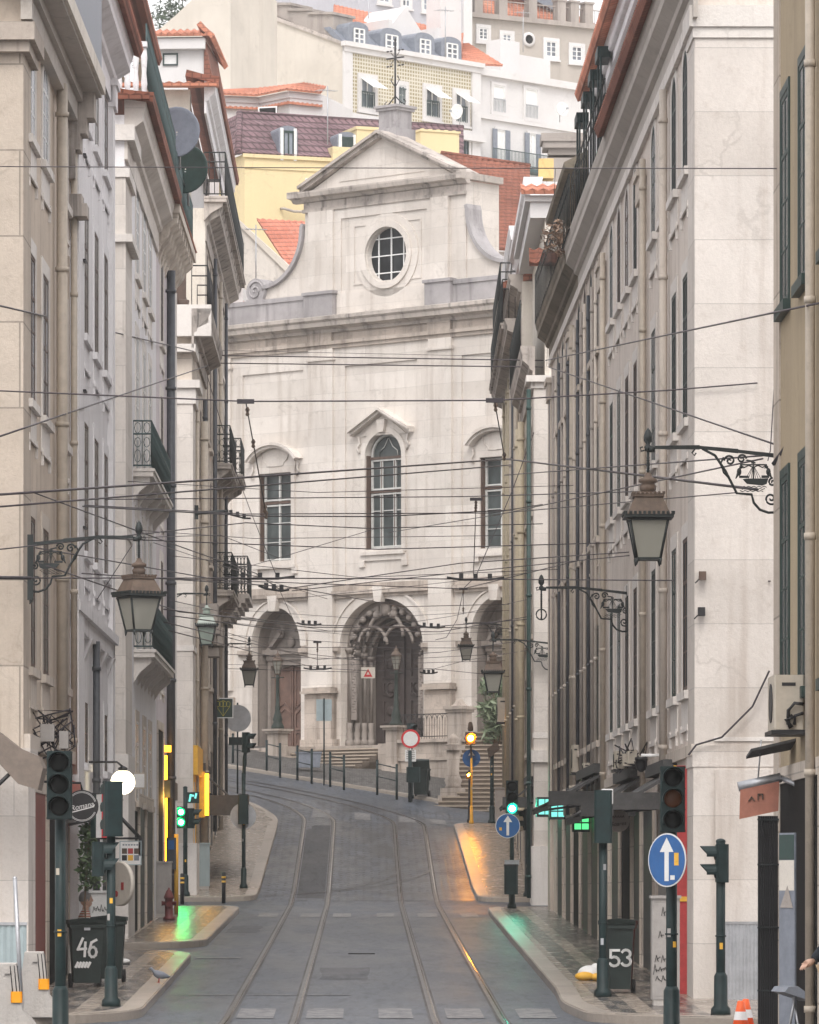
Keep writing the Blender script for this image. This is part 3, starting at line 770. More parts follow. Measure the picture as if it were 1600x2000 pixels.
# concave volutes
def volute(sg):
    def X(u): return u if sg < 0 else -u-.05
    ptso = [(X(-3.9), 26.1)]+[(X(-3.95-2.0*(1-math.cos(R(a)))), 25.95-2.05*math.sin(R(a))) for a in range(0, 91, 6)]
    out = ptso+[(X(-6.35), 23.55), (X(-6.35), 23.45), (X(-3.9), 23.45)]
    m = MB(); m.prism([(p[0], -.55, p[1]) for p in out], (0, .5, 0))
    m.build('volute', LIME, church)
    m = MB()
    off = []
    for k, (a, b) in enumerate(ptso):
        p0, p1 = Vector(ptso[max(0, k-1)]), Vector(ptso[min(len(ptso)-1, k+1)]); t = (p1-p0).normalized(); nn = Vector((-t.y, t.x))
        if nn.y < 0 or (abs(nn.y) < .2 and nn.x*sg < 0): nn = -nn
        off.append((a+nn.x*.14, b+nn.y*.14))
    for k in range(len(ptso)-1):
        pass
    m.ring(ptso, off, -.64, .12, closed=False)
    m.face([(ptso[0][0], -.64, ptso[0][1])]+[(p[0], -.64, p[1]) for p in off][:2])
    m.build('volute_coping', LIMEG, church)
    m = MB(); c = X(-6.3)
    m.lathe([(.46,-.62),(.46,.1)], (c, 0, 23.86), 20, axis='w')
    m.tube([(p[0], .12, p[1]) for p in spiral(c, 23.86, .4, 1.7, 0, 1)], .035, 5)
    m.box(c-.42, c+.42, -.6, .14, 23.42, 23.55)
    m.build('scroll', LIMEG, church)
volute(-1); volute(1)
# pedestal with iron cross
def f(m):
    c, w = UM-.2, -.95
    m.box(c-.52, c+.52, w-.52, w+.52, 28.5, 29.3); m.box(c-.42, c+.42, w-.42, w+.42, 29.3, 30.0)
    m.box(c-.5, c+.5, w-.5, w+.5, 29.95, 30.05); m.box(c-.56, c+.56, w-.56, w+.56, 30.05, 30.14)
B(f, 'cross_pedestal', LIMEG)
def f(m):
    c, w = UM-.2, -.95
    m.tube([(c, w, 30.1), (c, w, 32.55)], .035, 6)
    for s in (-1, 1):
        m.tube([(c, w, 31.9), (c+s*.42, w, 31.9)], .03, 6)
        m.tube([(p[0], w, p[1]) for p in [(c+s*.03, 30.5), (c+s*.25, 30.3), (c+s*.46, 30.18), (c+s*.5, 30.3), (c+s*.42, 30.36)]], .024, 5)
        m.tube([(c+s*.04, w, 30.9), (c+s*.2, w, 31.1), (c+s*.12, w, 31.25)], .02, 5)
        for z, a in ((31.72,-.25),(32.08,.22),(31.9,.0)):
            for r_ in (.2, .36): m.ball((c+s*r_, w, z+a*.4), .05, 6, sc_=(1.5,.5,.6))
    for z in (32.2, 32.38, 32.55): m.ball((c, w, z), .055, 6, sc_=(1, .6, 1.3))
    for a in range(0, 360, 45): m.tube([(c, w, 31.9), (c+.3*math.cos(R(a)), w, 31.9+.3*math.sin(R(a)))], .014, 4)
B(f, 'iron_cross', BLACK)
# nave roof behind
def f(m):
    m.box(-8.5, 8.5, -14, -2.6, 5, 22.6); m.box(-8.5, 8.5, -2.6, -.5, 18.6, 22.5); m.box(-8.6,-7.6,-2.6,-.4,5,18.6); m.box(7.6,8.6,-2.6,-.4,5,18.6)
B(f, 'nave_block', CREAM)
# windows
def side_window(s):
    c = s*5.35; m = MB(); m.box(c-.8, c+.8, -.33, -.26, 13.9, 17.12); w = m.build('window', GLASSC, church)
    m = MB()
    for x in (-.72, .72): m.box(c+x-.035, c+x+.035, -.26, -.19, 13.92, 17.1)
    m.box(c-.035, c+.035, -.26, -.19, 13.92, 17.1)
    for z in (13.97, 15.95, 16.15, 17.06): m.box(c-.77, c+.77, -.26, -.192, z-.028, z+.028)
    for z in (14.6, 15.3): m.box(c-.77, c+.77, -.26, -.22, z-.014, z+.014)
    m.build('frame', BARW, w)
    m = MB(); m.box(c-.8, c-.77, -.3, .0, 13.9, 17.1); m.box(c-.79, c+.79, -.3, -.17, 16.0, 16.1)
    m.build('outer_frame', BROWN, w)
    m = MB()
    m.ring(rect(c-.8, c+.8, 13.9, 17.12), rect(c-.98, c+.98, 13.72, 17.3), 0, .07)
    m.box(c-1.05, c+1.05, 0, .13, 13.62, 13.74); m.box(c-1.1, c-.85, 0, .1, 13.4, 13.62); m.box(c+.85, c+1.1, 0, .1, 13.4, 13.62)
    ao = arc(c, 17.2, 1.3, .98, 20, 160, 18)
    m.prism([(p[0], 0, p[1]) for p in [(c-1.0, 17.3), (c+1.0, 17.3)]+arc(c, 17.05, 1.12, .95, 25, 155, 14)], (0, .05, 0))
    m.ring(arc(c, 17.1, 1.28, .92, 28, 152, 18), arc(c, 17.1, 1.42, 1.08, 28, 152, 18), 0, .3, closed=False)
    m.ring(arc(c, 17.1, 1.36, 1.02, 26, 154, 18), arc(c, 17.1, 1.48, 1.13, 26, 154, 18), 0, .4, closed=False)
    for s2 in (-1, 1):
        m.tube([(c+s2*x, .06, z) for x, z in ((1.15,17.45),(1.1,17.25),(1.22,17.1),(1.1,16.95))], .04, 5)
        m.tube([(c+s2*x, .06, z) for x, z in ((.7,17.9),(.62,17.6),(.45,17.5),(.4,17.38),(0,17.36))], .022, 5)
    m.build('hood', LIME, w)
for s in (-1, 1): side_window(s)
def centre_window():
    c = -.04; m = MB(); q = archpoly(c, .88, 14.1, 17.45, .85, 20)
    m.prism([(p[0], -.28, p[1]) for p in q], (0, -.05, 0)); w = m.build('window', GLASSC, church)
    m = MB()
    m.ring(archpoly(c, .74, 14.2, 17.47, .7, 20), archpoly(c, .8, 14.14, 17.47, .78, 20), -.28, -.2)
    for x in (-.36, -.28, .28, .36): m.box(c+x-.013, c+x+.013, -.28, -.205, 14.15, 17.4)
    for z in (14.2, 16.1, 16.28, 17.32): m.box(c-.78, c+.78, -.28, -.2, z-.03, z+.03)
    for z in (15.5,): m.box(c-.78, c+.78, -.28, -.23, z-.014, z+.014)
    for s in (-1, 1): m.tube([(c+s*x, -.24, z) for x, z in ((.45,17.47),(.42,17.65),(.2,17.8),(.02,18.1))], .02, 4)
    m.build('frame', BARW, w)
    m = MB(); m.box(c-.88, c-.84, -.3, -.02, 14.1, 17.5)
    for x in (-.32, .32): m.box(c+x-.035, c+x+.035, -.28, -.21, 14.1, 17.4)
    for z in (16.19, 17.4): m.box(c-.86, c+.86, -.28, -.17, z-.045, z+.045)
    m.build('outer_frame', BROWN, w)
    m = MB()
    m.ring(archpoly(c, .88, 14.1, 17.45, .85, 20), archpoly(c, 1.08, 13.98, 17.45, 1.05, 20), 0, .07)
    m.box(c-1.05, c+1.05, 0, .14, 13.9, 14.02); m.box(c-1.12, c+1.12, 0, .06, 13.7, 13.9); m.box(c-1.16, c-.9, 0, .09, 13.48, 13.7); m.box(c+.9, c+1.16, 0, .09, 13.48, 13.7)
    m.prism([(c-1.1, 0, 18.2), (c+1.1, 0, 18.2), (c, 0, 18.95)], (0, .05, 0))
    for s in (-1, 1):
        for w1, t0, t1 in ((.28,0,.1),(.42,.1,.2)):
            m.prism([(c+s*1.45, 0, 18.22+t0), (c, 0, 18.98+t0), (c, 0, 18.98+t1), (c+s*1.45, 0, 18.22+t1)], (0, w1, 0))
        m.tube([(c+s*x, .06, z) for x, z in ((1.2,18.2),(1.12,17.95),(1.25,17.8),(1.13,17.6))], .045, 5)
    m.prism([(c-.13, .05, 18.3), (c+.13, .05, 18.3), (c+.2, .05, 18.75), (c-.2, .05, 18.75)], (0, .16, 0))
    m.build('hood', LIME, w)
centre_window()
# side doors with broken scroll pediments
for s in (-1, 1):
    c = s*5.33; m = MB()
    m.box(c-.95, c+.95, -1.02, -.93, ZT, 10.1); d = m.build('door', WOODB, church)
    m = MB()
    for sd in (-1, 1):
        x = c+sd*.42
        m.ring(rect(x-.26, x+.26, 7.2, 7.6), rect(x-.34, x+.34, 7.12, 7.68), -.93, -.89)
        m.ring([(x-.26,7.8),(x+.26,7.8),(x+.26,8.3),(x,8.5),(x-.26,8.3)], [(x-.34,7.72),(x+.34,7.72),(x+.34,8.36),(x,8.6),(x-.34,8.36)], -.93, -.88)
        m.ring([(x-.26,8.55),(x,8.72),(x+.26,8.55),(x+.26,9.9),(x-.26,9.9)], [(x-.34,8.5),(x,8.8),(x+.34,8.5),(x+.34,9.98),(x-.34,9.98)], -.93, -.89)
    m.box(c-.03, c+.03, -.93, -.86, ZT, 10.1)
    m.build('door_panel', WOODB, d)
    m = MB()
    m.ring([(c-.95,ZT),(c-.95,10.1),(c+.95,10.1),(c+.95,ZT)], [(c-1.1,ZT),(c-1.1,10.3),(c+1.1,10.3),(c+1.1,ZT)], -.85, -.7, closed=False)
    m.box(c-1.1, c+1.1, -.85, -.62, 10.3, 10.5); m.box(c-1.2, c+1.2, -.85, -.5, 10.5, 10.68)
    for sd in (-1, 1):
        m.prism([(c+sd*1.1, -.84, 10.68), (c+sd*.45, -.84, 11.35), (c+sd*.35, -.84, 11.25), (c+sd*.9, -.84, 10.68)], (0, .25, 0))
        m.tube([(p[0], -.66, p[1]) for p in spiral(c+sd*.45, 11.3, .2, 1.5, 1.2, sd)], .04, 5)
    m.ball((c, -.8, 10.95), .16, 8, sc_=(1.2,.5,1.3))
    m.build('scroll_pediment', CARVED_SHADE, church)
# main portal: nested carved orders
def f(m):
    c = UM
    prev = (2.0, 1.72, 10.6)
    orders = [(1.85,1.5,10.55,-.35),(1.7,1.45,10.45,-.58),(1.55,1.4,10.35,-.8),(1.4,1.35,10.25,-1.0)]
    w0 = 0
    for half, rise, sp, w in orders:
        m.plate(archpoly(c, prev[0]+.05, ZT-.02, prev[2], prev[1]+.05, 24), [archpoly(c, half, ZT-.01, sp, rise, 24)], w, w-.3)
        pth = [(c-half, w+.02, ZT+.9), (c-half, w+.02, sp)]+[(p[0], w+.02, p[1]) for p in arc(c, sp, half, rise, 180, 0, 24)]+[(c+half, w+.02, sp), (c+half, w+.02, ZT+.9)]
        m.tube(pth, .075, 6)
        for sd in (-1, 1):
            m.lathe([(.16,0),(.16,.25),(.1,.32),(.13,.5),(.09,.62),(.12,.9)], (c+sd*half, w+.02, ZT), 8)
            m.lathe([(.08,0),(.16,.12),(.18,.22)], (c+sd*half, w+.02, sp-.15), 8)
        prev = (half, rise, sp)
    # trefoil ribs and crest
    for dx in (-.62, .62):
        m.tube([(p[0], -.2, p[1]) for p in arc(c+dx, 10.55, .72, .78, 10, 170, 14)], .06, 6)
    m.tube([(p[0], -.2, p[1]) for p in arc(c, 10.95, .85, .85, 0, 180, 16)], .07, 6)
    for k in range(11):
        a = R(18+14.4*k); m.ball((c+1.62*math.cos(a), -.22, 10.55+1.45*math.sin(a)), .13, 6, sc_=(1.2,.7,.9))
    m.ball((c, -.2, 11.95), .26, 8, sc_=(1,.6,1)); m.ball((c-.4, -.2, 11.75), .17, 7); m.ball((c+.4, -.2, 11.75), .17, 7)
B(f, 'main_portal', CARVED_SHADE)
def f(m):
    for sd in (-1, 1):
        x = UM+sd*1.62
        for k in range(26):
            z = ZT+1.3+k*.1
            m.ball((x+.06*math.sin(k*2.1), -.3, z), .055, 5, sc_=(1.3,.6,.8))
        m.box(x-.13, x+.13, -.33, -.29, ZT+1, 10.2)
B(f, 'carved_jamb', CARVED_SHADE)
m = MB(); m.prism([(p[0], -1.25, p[1]) for p in archpoly(UM, 1.5, ZT, 10.2, 1.45, 20)], (0, -.06, 0))
md = m.build('door', WOODD, church)
m = MB()
for sd in (-1, 1):
    x = UM+sd*.66
    for z0, z1 in ((7.15,7.75),(7.9,8.75),(8.9,9.4),(9.5,10.6)):
        m.ring(rect(x-.3, x+.3, z0+.07, z1-.07), rect(x-.39, x+.39, z0, z1), -1.25, -1.2)
        m.lathe([(.2,0),(.2,.03),(.1,.06)], (x, -1.24, (z0+z1)/2), 10, axis='w')
    m.tube([(x+sd*-.02+.2*math.cos(R(a)), -1.2, 9.1+.26*math.sin(R(a))) for a in range(0, 361, 30)], .04, 5)
m.box(UM-.04, UM+.04, -1.25, -1.15, ZT, 11)
m.build('door_panel', WOODD, md)
# terrace and steps
def f(m):
    m.box(-8.8, 7.2, 0.0, 1.6, 4.2, ZT)
    m.box(2.35, 6.9, 1.6, 3.0, 4.2, ZT-.01); m.box(-2.9, -2.15, 1.6, 2.9, 4.2, ZT-.01)
B(f, 'terrace', LIMEA)
def f(m):
    for k in range(6):
        z = ZT-.13*(k+1); m.box(-2.1, 2.3, 1.8, 1.9+.38*(k+1), z-.3, z-.001*k)
        m.box(-2.12, 2.32, 1.88+.38*(k+1), 1.94+.38*(k+1), z-.045, z+.004, 1)
    for k in range(5):
        z = ZT-.13*(k+1); m.box(-6.9, -2.95, 1.0, 1.6+.36*(k+1), z-.3, z-.001*k)
        m.box(-6.92, -2.93, 1.58+.36*(k+1), 1.64+.36*(k+1), z-.045, z+.004, 1)
B(f, 'church_steps', [STEPD, STEPL])
def f(m):
    m.box(3.3, 6.6, 2.95, 3.2, 4.0, ZT-.02); m.box(3.25, 6.65, 2.9, 3.3, ZT-.02, ZT+.1); m.box(3.3,6.6,3.2,3.26,6.35,6.45)
B(f, 'retaining_wall', LIMEA)
# right-hand stair going up away from the street
stair = empty('stone_stair', (3.75, 167.5, 4.3), R(-6)); tag(stair, 'long stone stair rising beside the church on the right', 'stairs')
m = MB(1, 1)
for k in range(19):
    z = .152*(k+1); w = 1.9 if k > 3 else 2.6-.17*k
    m.box(-w/2-.25 if k < 4 else -.95, 1.3, .33*k, .33*k+.8, z-.5, z); m.box(-w/2-.27 if k < 4 else -.97, 1.3, .33*k-.03, .33*k+.03, z-.045, z+.004, 1)
m.box(-.95, 1.3, 6.4, 10, -1, 2.89)
m.build('steps', [STEPD, STEPL], stair)
# pedestals, balustrade pillars, fence
def wp(u, w): return (CHX+u*math.cos(TH)-w*math.sin(TH), CHY-u*math.sin(TH)-w*math.cos(TH))
def lamp_post(u, label):
    x, y = wp(u, 3.05); e = empty('street_lamp', (x, y, 5.95), -TH)
    tag(e, label, 'street lamp', 'lamp posts on stone pedestals before the church')
    m = MB(); m.box(-.36,.36,-.36,.36,-.6,.28); m.box(-.26,.26,-.26,.26,.28,1.5); m.box(-.34,.34,-.34,.34,1.5,1.58); m.box(-.4,.4,-.4,.4,1.58,1.66); m.build('pedestal', LIMEA, e)
    m = MB(); m.lathe([(.24,1.66),(.24,1.74),(.15,1.9),(.18,2.0),(.12,2.2),(.085,2.35),(.1,2.45),(.075,2.5),(.06,3.45),(.09,3.5),(.06,3.55),(.06,3.62)], (0,0,0), 12)
    m.tube([(-.3,0,3.5),(.3,0,3.5)], .02, 5); m.build('post', paint_mat('verdigris_iron', (.022,.032,.026), .6) if 'verdigris_iron' not in MATS else MATS['verdigris_iron'], e)
    h = empty('lantern', (0,0,3.6)); h.parent = e; h.scale = (.8,.8,.8)
    m = MB(); m.lathe([(.12,.05),(.24,.62)], (0,0,0), 6, cap=False); m.build('lamp_glass', LAMPG, h)
    m = MB()
    for k in range(6):
        a = k*math.pi/3; m.tube([(.12*math.cos(a),.12*math.sin(a),.05),(.245*math.cos(a),.245*math.sin(a),.62)], .016, 4)
    m.lathe([(.1,0),(.14,.05)], (0,0,0), 6); m.lathe([(.27,.6),(.27,.65),(.2,.74),(.1,.85),(.12,.9),(.03,.98),(.02,1.08)], (0,0,0), 6); m.build('lamp_frame', RUST, h)
lamp_post(-2.43, 'street lamp on the stone pedestal before the brown church door')
lamp_post(3.25, 'street lamp on the stone pedestal before the dark main church door')
def pillar(x, y, z0, h, label, orn=False):
    e = empty('stone_pillar', (x, y, z0), -TH); tag(e, label, 'stone pillar')
    m = MB()
    if orn:
        m.box(-.42,.42,-.42,.42,-.5,.25); m.box(-.36,.36,-.36,.36,.25,.45); m.box(-.3,.3,-.3,.3,.45,.7)
        m.lathe([(.3,.7),(.24,.8),(.3,.95),(.2,1.15),(.22,h-.35)], (0,0,0), 12)
        m.box(-.28,.28,-.28,.28,h-.35,h-.2); m.lathe([(.3,h-.2),(.16,h-.12),(.2,h),(.1,h+.14),(.02,h+.2)], (0,0,0), 12)
    else:
        m.box(-.3,.3,-.3,.3,-2.5,h-.35); m.box(-.36,.36,-.36,.36,h-.35,h-.26); m.box(-.42,.42,-.42,.42,h-.26,h-.14); m.lathe([(.3,h-.14),(.2,h-.05),(.1,h+.1),(.06,h+.12)], (0,0,0), 4, a0=math.pi/4, sm=False)
    m.build('shaft', LIMEA, e)
x, y = wp(6.2, 3.05); pillar(x, y, ZT, 1.35, 'tall square stone pillar ending the iron fence')
pillar(2.95, 169.2, 4.5, 2.3, 'carved stone pillar at the foot of the right-hand stair', True)
fe = empty('iron_fence', (*wp(4.8, 3.05), ZT+.1), -TH); tag(fe, 'black iron fence with pointed arches on the low church wall', 'fence')
m = MB()
for z in (.08, .86): m.box(-1.35, 1.2, -.015, .015, z, z+.03)
for k in range(22):
    x = -1.32+k*.12; m.tube([(x,0,0),(x,0,.75 if k % 2 else .86)], .011, 4)
m.build('bar', BLACK, fe)
m = MB()
for k in range(10):
    x = -1.2+k*.24; m.tube([(p[0],0,p[1]) for p in arc(x, .62, .12, .24, 0, 180, 8)], .011, 4)
m.build('arch', BLACK, fe)
# ------------------------------------------------------------------ hillside houses
class Plane:
    """vertical facade plane through pixel column x0 at distance d0; th>0: right end nearer"""
    def __init__(s, x0, d0, th):
        s.X0 = (x0-CX)/FPX*d0; s.Y0 = d0; s.c = math.cos(R(th)); s.s = math.sin(R(th)); s.rz = -R(th)
    def uz(s, x, y, w=0):
        k = (x-CX)/FPX; X0 = s.X0-w*s.s; Y0 = s.Y0-w*s.c
        u = (k*Y0-X0)/(s.c+k*s.s); return u, EYE+(CY-y)*(Y0-u*s.s)/FPX
    def u(s, x, w=0): return s.uz(x, 0, w)[0]
    def poly(s, *pts): return [s.uz(*p) for p in pts]
    def root(s, name, label, cat, z=0, group=None):
        e = empty(name, (s.X0, s.Y0, z), s.rz); tag(e, label, cat, group); s.e = e; s.z = z; return e
    def b(s, fn, name, mats, parent=None):
        m = MB(); fn(m)
        if s.z: m.v = [(a, b_, c-s.z) for a, b_, c in m.v]
        return m.build_split(name, mats, parent or s.e)
def hwin(pl, x0, x1, y0, y1, glass=GLASSB, frame=WHT, surr=None, bars=(1, 2), w=0.0, pad=.12, sill=True, name='window'):
    (u0, z1) = pl.uz(x0, y0); (u1, z0) = pl.uz(x1, y1); u0, u1 = sorted((u0, u1))
    o = pl.b(lambda m: m.box(u0, u1, w-.05, w+.015, z0, z1), name, glass)
    def f(m):
        t = .06
        m.ring(rect(u0+t, u1-t, z0+t, z1-t), rect(u0, u1, z0, z1), w+.015, w+.06)
        for k in range(bars[0]): x = u0+(u1-u0)*(k+1)/(bars[0]+1); m.box(x-.035, x+.035, w+.015, w+.05, z0+t, z1-t)
        for k in range(bars[1]): z = z0+(z1-z0)*(k+1)/(bars[1]+1); m.box(u0+t, u1-t, w+.015, w+.042, z-.02, z+.02)
    pl.b(f, 'frame', frame, o)
    if surr:
        def f2(m):
            m.ring(rect(u0, u1, z0, z1), rect(u0-pad, u1+pad, z0-pad, z1+pad), w-.02, w+.09)
            if sill: m.box(u0-pad-.05, u1+pad+.05, w, w+.16, z0-pad-.06, z0-pad+.03)
        pl.b(f2, 'surround', surr, o)
    return o, (u0, u1, z0, z1)

# --- yellow house with purple mansard roof
p = Plane(478, 214, -20)
p.root('yellow_house', 'yellow house with purple tiled mansard roof and two dormers left of the gable', 'house', 20)
uL, uR = p.u(478), p.u(905)
zt = p.uz(478, 300)[1]
p.b(lambda m: m.box(uL, uR, -8, 0, 20, zt), 'wall', YELLOW)
p.b(lambda m: (m.box(uL-.1, uR, 0, .1, zt-.15, zt), m.box(uL-.05, uR, 0, .05, zt-.6, zt-.52)), 'cornice', YELLOW)
def f(m):
    a = p.uz(468, 222, -2.2)
    zr = a[1]; ur = p.u(905, -2.2)
    m.tiles((uL-.3, .05, zt), (uR, .05, zt), (ur, -2.2, zr-.1), (a[0], -2.2, zr), .3, .018, stepa=.06)
    m.tiles((uL-.3, -8, zt), (uL-.3, .05, zt), (a[0], -2.2, zr), (a[0], -6, zr), .3, .018, stepa=.06)
    m.tube([(uL-.3, .08, zt+.03), (a[0], -2.2, zr+.06)], .14, 6); m.tube([(a[0], -2.2, zr+.05), (ur, -2.2, zr-.05)], .1, 6)
    m.face([(a[0],-2.2,zr),(ur,-2.2,zr),(ur,-8,zr),(a[0],-8,zr)])
p.b(f, 'mansard_roof', TILE_P)
def dormer(x0, x1, y0, y1, face, shut=None):
    (u0, z1) = p.uz(x0, y0); (u1, z0) = p.uz(x1, y1)
    o = p.b(lambda m: m.prism([(u0-.12, 0, z0), (u1+.12, 0, z0), (u1+.12, 0, z1-.1)]+[(u, 0, z) for u, z in arc((u0+u1)/2, z1-.1, (u1-u0)/2+.12, .22, 0, 180, 8)][1:], (0, -2.2, 0)), 'dormer', SLATE)
    def f(m):
        m.box(u0-.06, u0+.06, .0, .08, z0-.2, z1); m.box(u1-.06, u1+.06, .0, .08, z0-.2, z1)
    p.b(f, 'cheek', WHT, o)
    p.b(lambda m: m.box(u0+.06, u1-.06, 0, .03, z0, z1-.12), 'pane', shut or GLASSB, o)
    p.b(lambda m: [m.box(u-.025, u+.025, .03, .07, z0, z1-.1) for u in (u0+.09, (u0+u1)/2, u1-.09)] and m.box(u0+.06,u1-.06,.03,.06,z1-.2,z1-.1), 'frame', face, o)
dormer(550, 576, 250, 305, FGREEN); dormer(664, 692, 262, 292, FGREEN, FGREEN)
hwin(p, 601, 618, 354, 385, GLASSB, WHT, WHT, (1, 1))
def f(m):
    u0, z0 = p.uz(646, 300); u1, z1 = p.uz(760, 248)
    m.box(p.u(646), p.u(694), -1.2, .25, z0-3, p.uz(660, 288)[1]); m.box(p.u(694), p.u(745), -1.6, .2, z0-3, p.uz(700, 250)[1])
    m.box(p.u(694)-.05, p.u(745)+.05, -1.65, .25, p.uz(700, 254)[1], p.uz(700, 248)[1])
p.b(f, 'chimney', YELLOW)
def f(m):
    a, b = p.uz(548, 408), p.uz(598, 415)
    m.tube([(a[0], .05, a[1]), (a[0]+.05, .3, a[1]-.02), (a[0]+.5, .3, a[1]-.12), (b[0]+.3, .3, b[1])], .06, 6)
p.b(f, 'vent_pipe', CORN)
# cream chimney block right of the gable
p = Plane(822, 212, -24)
p.root('yellow_chimney_stack', 'large pale yellow chimney block just right of the church gable', 'chimney', 27)
def f(m):
    zt = p.uz(822, 253)[1]; zb = p.uz(822, 330)[1]
    u0, u1, u2 = p.u(822), p.u(862), p.u(897)
    m.box(u0, u2, -1.6, 0, zb-6, zt)
p.b(f, 'stack', YELLOW)
p.b(lambda m: [m.lathe([(.09,0),(.09,.14)], (p.u(822)+.35+.36*k, -.6, p.uz(822,253)[1]), 8) for k in range(5)] and m.box(p.u(822)-.05, p.u(897)+.05, -1.65, .05, p.uz(822,256)[1], p.uz(822,252)[1]), 'cap', YELLOW)
# red-brown roofed house right of the gable
p = Plane(880, 203, -22)
p.root('red_roofed_house', 'house with long brown-red tiled roof sloping down right of the church gable', 'house', 16)
def f(m):
    r0 = p.uz(862, 300, -4); r1 = p.uz(1035, 325, -4); e0 = p.uz(862, 480, 1.5); e1 = p.uz(1030, 490, 1.5)
    m.tiles((e0[0], 1.5, e0[1]), (e1[0], 1.5, e1[1]), (r1[0], -4, r1[1]), (r0[0], -4, r0[1]), .27, .05)
    m.tube([(r0[0], -4, r0[1]+.03), (r1[0], -4, r1[1]+.03)], .1, 6)
p.b(f, 'roof', TILE_R)
p.b(lambda m: m.box(p.u(862), p.u(1025), -6, 1.0, 16, p.uz(862, 482)[1]-.2), 'wall', HWHITE)
# salmon-roofed outbuilding with a mouldy gable wall left of the church
p = Plane(455, 200, 12)
p.root('salmon_roofed_house', 'low house with salmon tiled roof and mouldy white gable wall behind the left volute', 'house', 14)
def f(m):
    P = p.poly((425, 420), (460, 428), (560, 525), (560, 640), (425, 640)); m.prism([(u, 0, z) for u, z in P], (0, -.4, 0))
p.b(f, 'gable_wall', MOULD)
def f(m):
    P = p.poly((452, 425), (463, 427), (566, 520), (560, 532)); m.prism([(u, .1, z) for u, z in P], (0, -.6, 0))
p.b(f, 'coping', HCREAM)
def f(m):
    a = p.uz(462, 430, -.5); b = p.uz(563, 522, -.5); c = p.uz(640, 540, -2); d = p.uz(640, 446, -5)
    m.tiles((b[0], -.5, b[1]), (c[0]+2, -.5, b[1]-.1), (d[0]+1, -4, d[1]), (a[0], -4, p.uz(462,430,-4)[1]), .26, .05)
p.b(f, 'roof', TILE_S)
# little orange-roofed annex at far left beside the church
p = Plane(440, 196, 8)
p.root('tiled_annex', 'tiny white annex with orange tiled eave beside the church scroll', 'annex', 18)
p.b(lambda m: m.box(p.u(418), p.u(474), -3, 0, 15, p.uz(450, 562)[1]), 'wall', HWHITE)
hwin(p, 437, 447, 570, 603, GLASSB, WHT, None, (0, 1))
def f(m):
    z = p.uz(450, 560)[1]; z2 = p.uz(450, 535)[1]
    m.tiles((p.u(415), .35, z), (p.u(474), .35, z-.1), (p.u(440), -2, z2+.3), (p.u(415), -2, z2+.3), .22, .05)
    z = p.uz(450, 590)[1]
    m.tiles((p.u(452), .5, z-.35), (p.u(486), .5, z-.6), (p.u(462), -1, z+.55), (p.u(452), -1, z+.55), .22, .05)
p.b(f, 'roof', TILE_O)

# --- house faced with olive tiles
p = Plane(672, 244, -45)
p.root('tiled_facade_house', 'tall house faced with olive and cream tiles with white window awnings', 'house', 24)
def f(m):
    P = p.poly((672, 84), (934, 128), (934, 345), (672, 345)); m.prism([(u, 0, z) for u, z in P], (0, -.5, 0))
uA, uB = p.u(672), p.u(934); ztop = p.uz(672, 90)[1]; zmid = p.uz(690, 222)[1]
p.b(lambda m: m.box(uA, uB, -9, 0, 24, ztop), 'tiled_wall', AZUL)
def f(m):
    m.box(uA-.1, uA+.5, 0, .1, 24, ztop); m.box(uB-.5, uB+.1, 0, .1, 24, ztop)
    m.box(uA-.1, uB+.1, 0, .16, ztop-.25, ztop); m.box(uA-.2, uB+.2, 0, .3, ztop, ztop+.22)
    m.box(uA-.2, uB+.2, 0, .35, zmid-.5, zmid-.2); m.box(uA-.1, uB+.1, 0, .2, zmid-.2, zmid)
p.b(f, 'stone_trim', HWHITE)
for k, (x0, x1, y0, y1) in enumerate(((704,729,152,213),(777,790,166,205),(831,855,172,230),(889,910,181,240))):
    o, (u0, u1, z0, z1) = hwin(p, x0, x1, y0, y1, GLASSB, WHT, HWHITE, (1, 1), pad=.22)
    if k != 1:
        p.b(lambda m: m.prism([(u0-.05, .05, z1), (u1+.05, .05, z1), (u1+.05, .95, z1-.55), (u0-.05, .95, z1-.55)], (0, 0, .03)), 'window_awning', WHT, o)
    p.b(lambda m: [m.box(u0+.12*j, u0+.12*j+.03, .1, .13, z0, z0+.75) for j in range(int((u1-u0)/.12)+1)] and m.box(u0, u1, .1, .14, z0+.72, z0+.78), 'railing', RAILG, o)
for x0, x1, y0, y1 in ((902,914,260,318),(672,682,228,250),(700,716,245,262)):
    hwin(p, x0, x1, y0, y1, GLASSB, FGREEN, HWHITE, (1, 1), pad=.15)
d0 = empty('satellite_dish', (0, 0, 0)); 
def dish(label, x, y, d, r, mat, rz=0, tilt=0, group=None):
    e = empty('satellite_dish', tuple(W(x, y, d)), rz); tag(e, label, 'satellite dish', group)
    m = MB(); m.lathe([(.02,.0),(r*.5,.012),(r*.85,.035),(r*.97,.05),(r,.045),(r,.02),(r*.5,-.02),(.02,-.03)], (0,0,0), 24, axis='w', cap=False)
    m.build('reflector', mat, e, rot=(R(tilt), 0, 0))
    m = MB(); m.tube([(0,0,-.05),(0,-.2,-.15),(0,-.2,-r-.25)], .025, 6); m.tube([(0,0,-r*.7),(0,.45,-.05)], .012, 4); m.box(-.04,.04,.42,.52,-.07,.02); m.build('mount', STEEL, e)
    return e
bpy.data.objects.remove(d0)
dish('pale satellite dish at the right window of the olive tiled house', 893, 218, 239, .36, WHT, R(-40))
dish('white satellite dish at the edge of the white house', 1098, 213, 240, .33, WHT, R(30))
